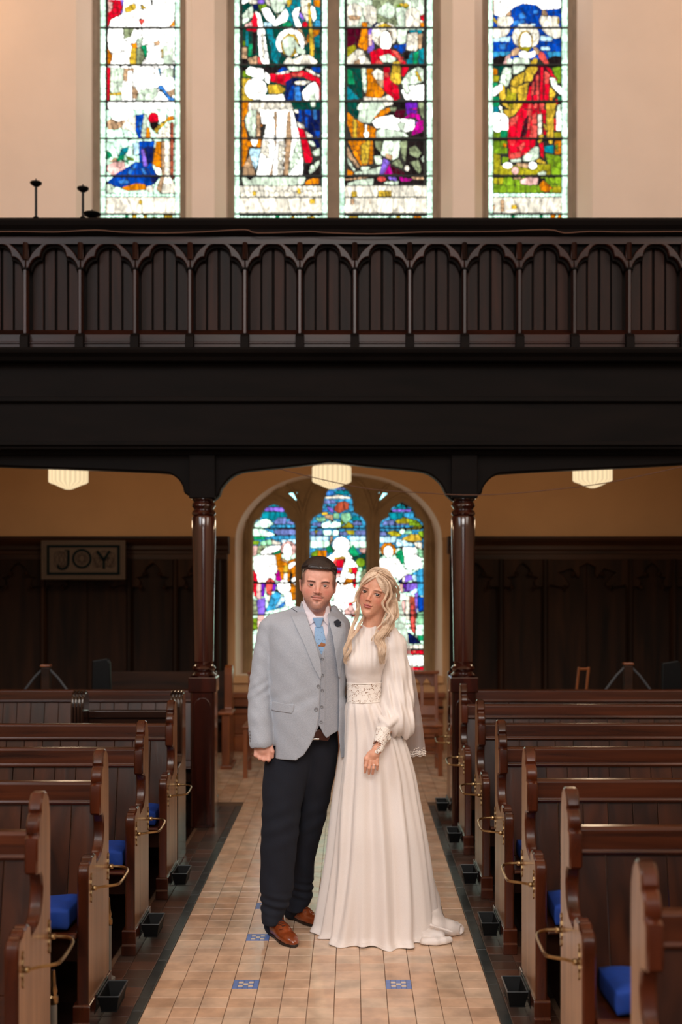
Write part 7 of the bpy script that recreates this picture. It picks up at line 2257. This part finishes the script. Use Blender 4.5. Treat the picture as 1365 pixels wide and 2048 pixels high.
sk_o = link('skirt', sk, bride); md = sk_o.modifiers.new('thickness', 'SOLIDIFY'); md.thickness = .002; md.offset = -1
# hem stitching line
n0 = (len(SS)-4)*NT; m = MB(); m.tube([tuple(Vector(vs[n0+k])*1.0+Vector((vs[n0+k][0]-.05, vs[n0+k][1], 0)).normalized()*.0006) for k in range(NT)], .0006, 4, closed=True); m.put('hem_seam', 'lace_thread', sk_o)
# train spilling to the right
TRV = Vol(seg_axis((.22, .62, .004)), seg_axis((5.20, 6.0, .005)), seg_axis((-.006, .26, .0035)))
def fl(px, py, z=0):                                  # a point standing z above the floor seen at (px,py)
    d = (HC-z)*F/(py-1152); return ((px-705)*d/F, d, z)
TRV.chain([(.345, 5.62, .24), (.36, 5.60, .13), fl(868, 1852, .050), fl(898, 1856, .036), fl(918, 1858, .029)], [.040, .055, .052, .036, .027], .02)
TRV.chain([fl(850, 1884, .010), fl(872, 1884, .014), fl(888, 1882, .015), fl(901, 1879, .016)], [.022, .020, .017, .014], .008)
TRV.chain([fl(850, 1868, .03), fl(880, 1870, .028)], [.036, .026], .012)
A_, B_ = fl(870, 1838, .075), fl(916, 1846, .040); TRV.cone(A_, B_, .010, .008, .012); A_, B_ = fl(862, 1850, .085), fl(905, 1864, .048); TRV.cone(A_, B_, .007, .006, .010)
c = np.array(fl(922, 1859, .029)); TRV.ell(tuple(c), (.012, .020, .019), .002, mode='s'); TRV.ell(tuple(c+(-.006, 0, .0)), (.006, .012, .011), .002); TRV.ell(tuple(c+(-.002, 0, .0)), (.006, .006, .006), .002, mode='s')
c = np.array(fl(903, 1878, .016)); TRV.ell(tuple(c), (.006, .009, .009), .002, mode='s')
def trf(x, y, z): return z-.0015+0*x
TRV.A += (.0012*np.sin(TRV.ax[0][:, None, None]*95+TRV.ax[2][None, None, :]*60)*np.sin(TRV.ax[1][None, :, None]*40+TRV.ax[2][None, None, :]*50)).astype(np.float32)
TRV.op(trf, (.2, 5.2, -.01), (.62, 6.0, .0015), .001, 's')
P_, Q = TRV.mesh('train', 'dress_cloth'); link('train', make_mesh('train', P_, Q, 'dress_cloth', BO, relax=3), bride)

# ---- puff sleeve, lace cuff
SLV = Vol(seg_axis((.05, .36, .003)), seg_axis((5.24, 5.62, .003)), seg_axis((.88, 1.48, .003)))
def puff(a, b, r1, r2, k=.02):
    g = cone_fn(bp(*a), bp(*b), r1, r2); A, B = np.array(bp(*a)), np.array(bp(*b)); r = max(r1, r2)
    def fn(x, y, z):
        amp = .0025+.0055*sm(1.38, 1.08, z); return g(x, y, z)+amp*np.sin(x*95+(1.4-z)*14+y*30)*.8+amp*.5*np.sin(x*190-(1.4-z)*22+y*60+1)
    SLV.op(fn, np.minimum(A, B)-r, np.maximum(A, B)+r, k)
puff((781, 1270, .03), (789, 1292, .03), .044, .054); puff((789, 1292, .03), (793, 1345, .02), .054, .064); puff((793, 1345, .02), (795, 1405, .0), .064, .072); puff((795, 1405, .0), (795, 1438, -.02), .072, .078)
puff((795, 1438, -.02), (811, 1452, -.02), .074, .054); puff((795, 1440, -.04), (769, 1456, -.095), .064, .034)
for i in range(7):
    a = np.array(bp(772, 1458, -.115)); q = (i-3)/3; SLV.cone(tuple(a), bp(778+q*16, 1450-abs(q)*14, -.125+abs(q)*.03), .006, .014, .010)
P_, Q = SLV.mesh('sleeve', 'dress_cloth'); slv = link('puff_sleeve', make_mesh('puff_sleeve', P_, Q, 'dress_cloth', BO), bride)
CV = Vol(seg_axis((.06, .20, .0024)), seg_axis((5.24, 5.44, .0024)), seg_axis((.82, .99, .0024)))
CV.cone(bp(767, 1459, -.110), bp(755, 1503, -.146), .0315, .0275, .01)
CV.cone(bp(768, 1464, -.112), bp(774, 1476, -.11), .026, .020, .012)
CV.A += (.0011*np.sin(CV.ax[0][:, None, None]*420)*np.sin(CV.ax[2][None, None, :]*430)).astype(np.float32)
zc0 = bp(754, 1505, -.146)[2]; CV.op(lambda x, y, z: z-(zc0+(x-.115)*.25)-.003*np.sin(x*260)+0*y, (.0, 5.2, .7), (.3, 5.6, zc0+.03), .002, 's')
CV.cone(bp(757, 1490, -.140), bp(751, 1520, -.150), .0245, .0245, .001, mode='s')
P_, Q = CV.mesh('lace_cuff', 'lace', step=.0024); cf = link('lace_cuff', make_mesh('lace_cuff', P_, Q, 'lace', BO), slv)
for i in range(8):
    t = i/7; c = np.array(bp(761.5-7.5*t, 1470+29*t, -.118-.030*t))+(0, -.0325+.003*t, 0); m = MB(); m.lathe([(.0004, -.0034), (.0034, 0), (.0004, .0034)], 8); m.put('pearl_button', 'pearl', cf, tuple(c-BO), smooth=True)
# her other sleeve, going behind him
S2 = Vol(seg_axis((-.20, .04, .004)), seg_axis((5.44, 5.82, .004)), seg_axis((1.02, 1.44, .004)))
S2.chain([bp(707, 1280, .055), bp(698, 1330, .11), bp(684, 1375, .20), bp(662, 1390, .24)], [.040, .048, .050, .028], .02)
P_, Q = S2.mesh('sleeve', 'dress_cloth'); link('puff_sleeve', make_mesh('puff_sleeve', P_, Q, 'dress_cloth', BO), bride)

# ---- hair: a swept cap with a twist at the crown, and long waved locks
HB = Vol(seg_axis((-.02, .26, .0024)), seg_axis((5.36, 5.64, .0026)), seg_axis((1.36, 1.73, .0026)))
def bh_fn(x, y, z):
    u, v, w = FB.loc(x, y, z)
    sk = (np.sqrt((u/.0662)**2+((v-.022)/.098)**2+((w-.034)/.083)**2)-1)*.075; fr = (np.sqrt((u/.0550)**2+((v+.028)/.062)**2+((w-.035)/.058)**2)-1)*.055
    d = smin(sk, fr, .02)-.0070-.0007*np.sin(np.arctan2(w-.02, u)*37+v*60+np.sin(v*90))
    part = .074-1.0*np.abs(u-.004)-.35*np.maximum(0, u-.02)                                         # hair swept back from a middle parting
    cut = np.where(v < .000, part-w, -1.0); cut = np.where(np.abs(u) > .058, np.minimum(cut, -(v+.048)), cut)
    return np.maximum(d+.006*np.exp(-((u-.004)/.004)**2)*(v < .03), np.maximum(cut*.6, -.075-w-np.where(v > .03, .04, 0)))
HB.op(bh_fn, (-.02, 5.36, 1.36), (.26, 5.64, 1.73), 0)
HB.ell(FB.w((.020, .085, -.010)), (.062, .045, .085), .03)
P_, Q = HB.mesh('hair', 'blond_hair'); hb = link('hair', make_mesh('hair', P_, Q, 'blond_hair', BO), bride)
def lk(*pts): return [bp(*p) for p in pts]
G = []
# over the crown from the parting, both sides
for i in range(11):
    t = i/10; v = -.058+.120*t; zt = .122-.035*(abs(t-.45)*1.6)**2
    for s, n in ((-1, 12), (1, 14)):
        G.append(([FB.w(q) for q in ((.004, v, zt), (s*.030, v+.006, zt-.006), (s*.058, v+.016, zt-.040), (s*.070, v+.034, zt-.085), (s*.060, v+.058, zt-.125))], .004, .006, .0010, int(n*2.6), .0008))
# twisted strands drawn back over the ear on the picture's right
G.append((lk((760, 1147, -.075), (776, 1156, -.060), (789, 1172, -.03), (797, 1190, .03), (798, 1204, .06)), .004, .008, 0.0013, int(34*2.4), .003))
G.append((lk((766, 1146, -.05), (784, 1156, -.03), (795, 1172, .0), (799, 1190, .05)), .005, .006, 0.0013, int(26*2.4), .002))
# face-framing locks
G.append((lk((754, 1149, -.082), (738, 1156, -.092), (724, 1168, -.088), (716, 1182, -.082), (713, 1195, -.080), (709, 1203, -.085), (702, 1206, -.09), (696, 1205, -.092)), .0025, .0045, 0.0009, int(34*2.4), .003))
G.append((lk((752, 1150, -.08), (733, 1160, -.082), (719, 1177, -.072), (714, 1195, -.07), (716, 1210, -.07), (713, 1222, -.075), (708, 1229, -.08)), .003, .0035, 0.0009, int(30*2.4), .003))
G.append((lk((748, 1150, -.06), (728, 1166, -.05), (717, 1190, -.03), (715, 1215, -.01), (713, 1240, -.02), (703, 1262, -.05), (695, 1285, -.07), (692, 1305, -.075), (697, 1322, -.075)), .005, .009, 0.0012, int(80*2.4), .005))
G.append((lk((735, 1210, .0), (728, 1235, .0), (716, 1255, -.03), (705, 1275, -.06), (700, 1295, -.078), (694, 1312, -.08), (691, 1330, -.078)), .006, .006, 0.0010, int(60*2.4), .006))
G.append((lk((757, 1150, -.078), (771, 1162, -.090), (777, 1178, -.085), (771, 1194, -.088), (766, 1206, -.092), (771, 1219, -.090), (778, 1230, -.088), (772, 1241, -.095), (765, 1246, -.098)), .003, .005, 0.0010, int(50*2.4), .003))
G.append((lk((762, 1151, -.07), (779, 1166, -.075), (783, 1188, -.072), (776, 1206, -.075), (779, 1224, -.075), (786, 1238, -.078), (780, 1250, -.085)), .003, .006, 0.0010, int(56*2.4), .004))
# long locks over the shoulder and down the front
for (dx, dd, w, n) in ((0, 0, .006, 70), (7, -.006, .007, 60), (-7, .004, .006, 50), (12, .012, .006, 50)):
    G.append((lk((784+dx*.4, 1200, .0+dd), (783+dx*.6, 1225, -.03+dd), (776+dx*.7, 1245, -.060+dd), (766+dx*.8, 1262, -.088+dd), (759+dx*.8, 1280, -.105+dd), (761+dx*.6, 1296, -.118+dd), (765+dx*.4, 1312, -.122+dd), (764+dx*.3, 1330, -.118+dd)), .006, .006, 0.0010, int(n*2.4), w))
G.append((lk((776, 1215, -.02), (768, 1238, -.060), (758, 1254, -.085), (750, 1268, -.095), (744, 1284, -.105)), .003, .003, 0.0008, int(26*2.4), .004))
G.append((lk((790, 1195, .04), (795, 1220, .03), (790, 1240, .0), (782, 1256, -.03), (776, 1275, -.065)), .008, .008, 0.0012, int(60*2.4), .006))
st = strands('locks', G, 'blond_hair', bride, 3, 4); st.parent = hb; st.location = (0, 0, 0)

# ---- veil: sheer sheet from the back of the head
def veil_pt(u, v):
    """u 0..1 across (picture left to right), v 0..1 down"""
    top = np.array(bp(770+26*u, 1172+10*u, .115)); L_ = [(0, 770, 796), (.2, 764, 812), (.4, 758, 823), (.6, 752, 834), (.8, 748, 845), (1, 745, 853)]
    xl = np.interp(v, [q[0] for q in L_], [q[1] for q in L_]); xr = np.interp(v, [q[0] for q in L_], [q[2] for q in L_])
    px = xl+(xr-xl)*u; py = 1174+v*(341-5*u)
    dd = .125+.045*math.sin(math.pi*u)*v-.12*u**3*v+.010*math.sin(u*26+v*2)*v**.6
    return np.array(bp(px, py, dd))
NU, NV = 60, 50; vs = [tuple(veil_pt(i/NU, j/NV)-BO) for j in range(NV+1) for i in range(NU+1)]
fs = [(j*(NU+1)+i, j*(NU+1)+i+1, (j+1)*(NU+1)+i+1, (j+1)*(NU+1)+i) for j in range(NV) for i in range(NU)]
m = MB(); m.v = vs; m.f = fs; m.mi = [0]*len(fs); vl = m.put('veil', 'tulle', bride, smooth=True)
for p_ in vl.data.polygons: p_.use_smooth = True
m = MB()
vg = random.Random(2)
for i in range(90):
    c = veil_pt((i+vg.random())/90.5, vg.uniform(.955, 1.0))-BO
    m.lathe([(.0005, -.003), (vg.uniform(.003, .0055), 0), (.0005, .003)], 6, tuple(c))
for i in range(46):
    for v_, r_ in ((.992, .0052), (.978, .0036), (1.004, .0030)):
        c = veil_pt(min(1, (i+.5*(v_ == .978)+.2*vg.random())/45.7), v_)-BO
        m.lathe([(.0005, -.8*r_), (r_, 0), (.0005, .8*r_)], 7, tuple(c+(0, 0, .003*math.sin(i*1.05))))
m.put('veil_lace_edge', 'veil_thread' if 'veil_thread' in M else 'lace_thread', vl, kind='stuff')
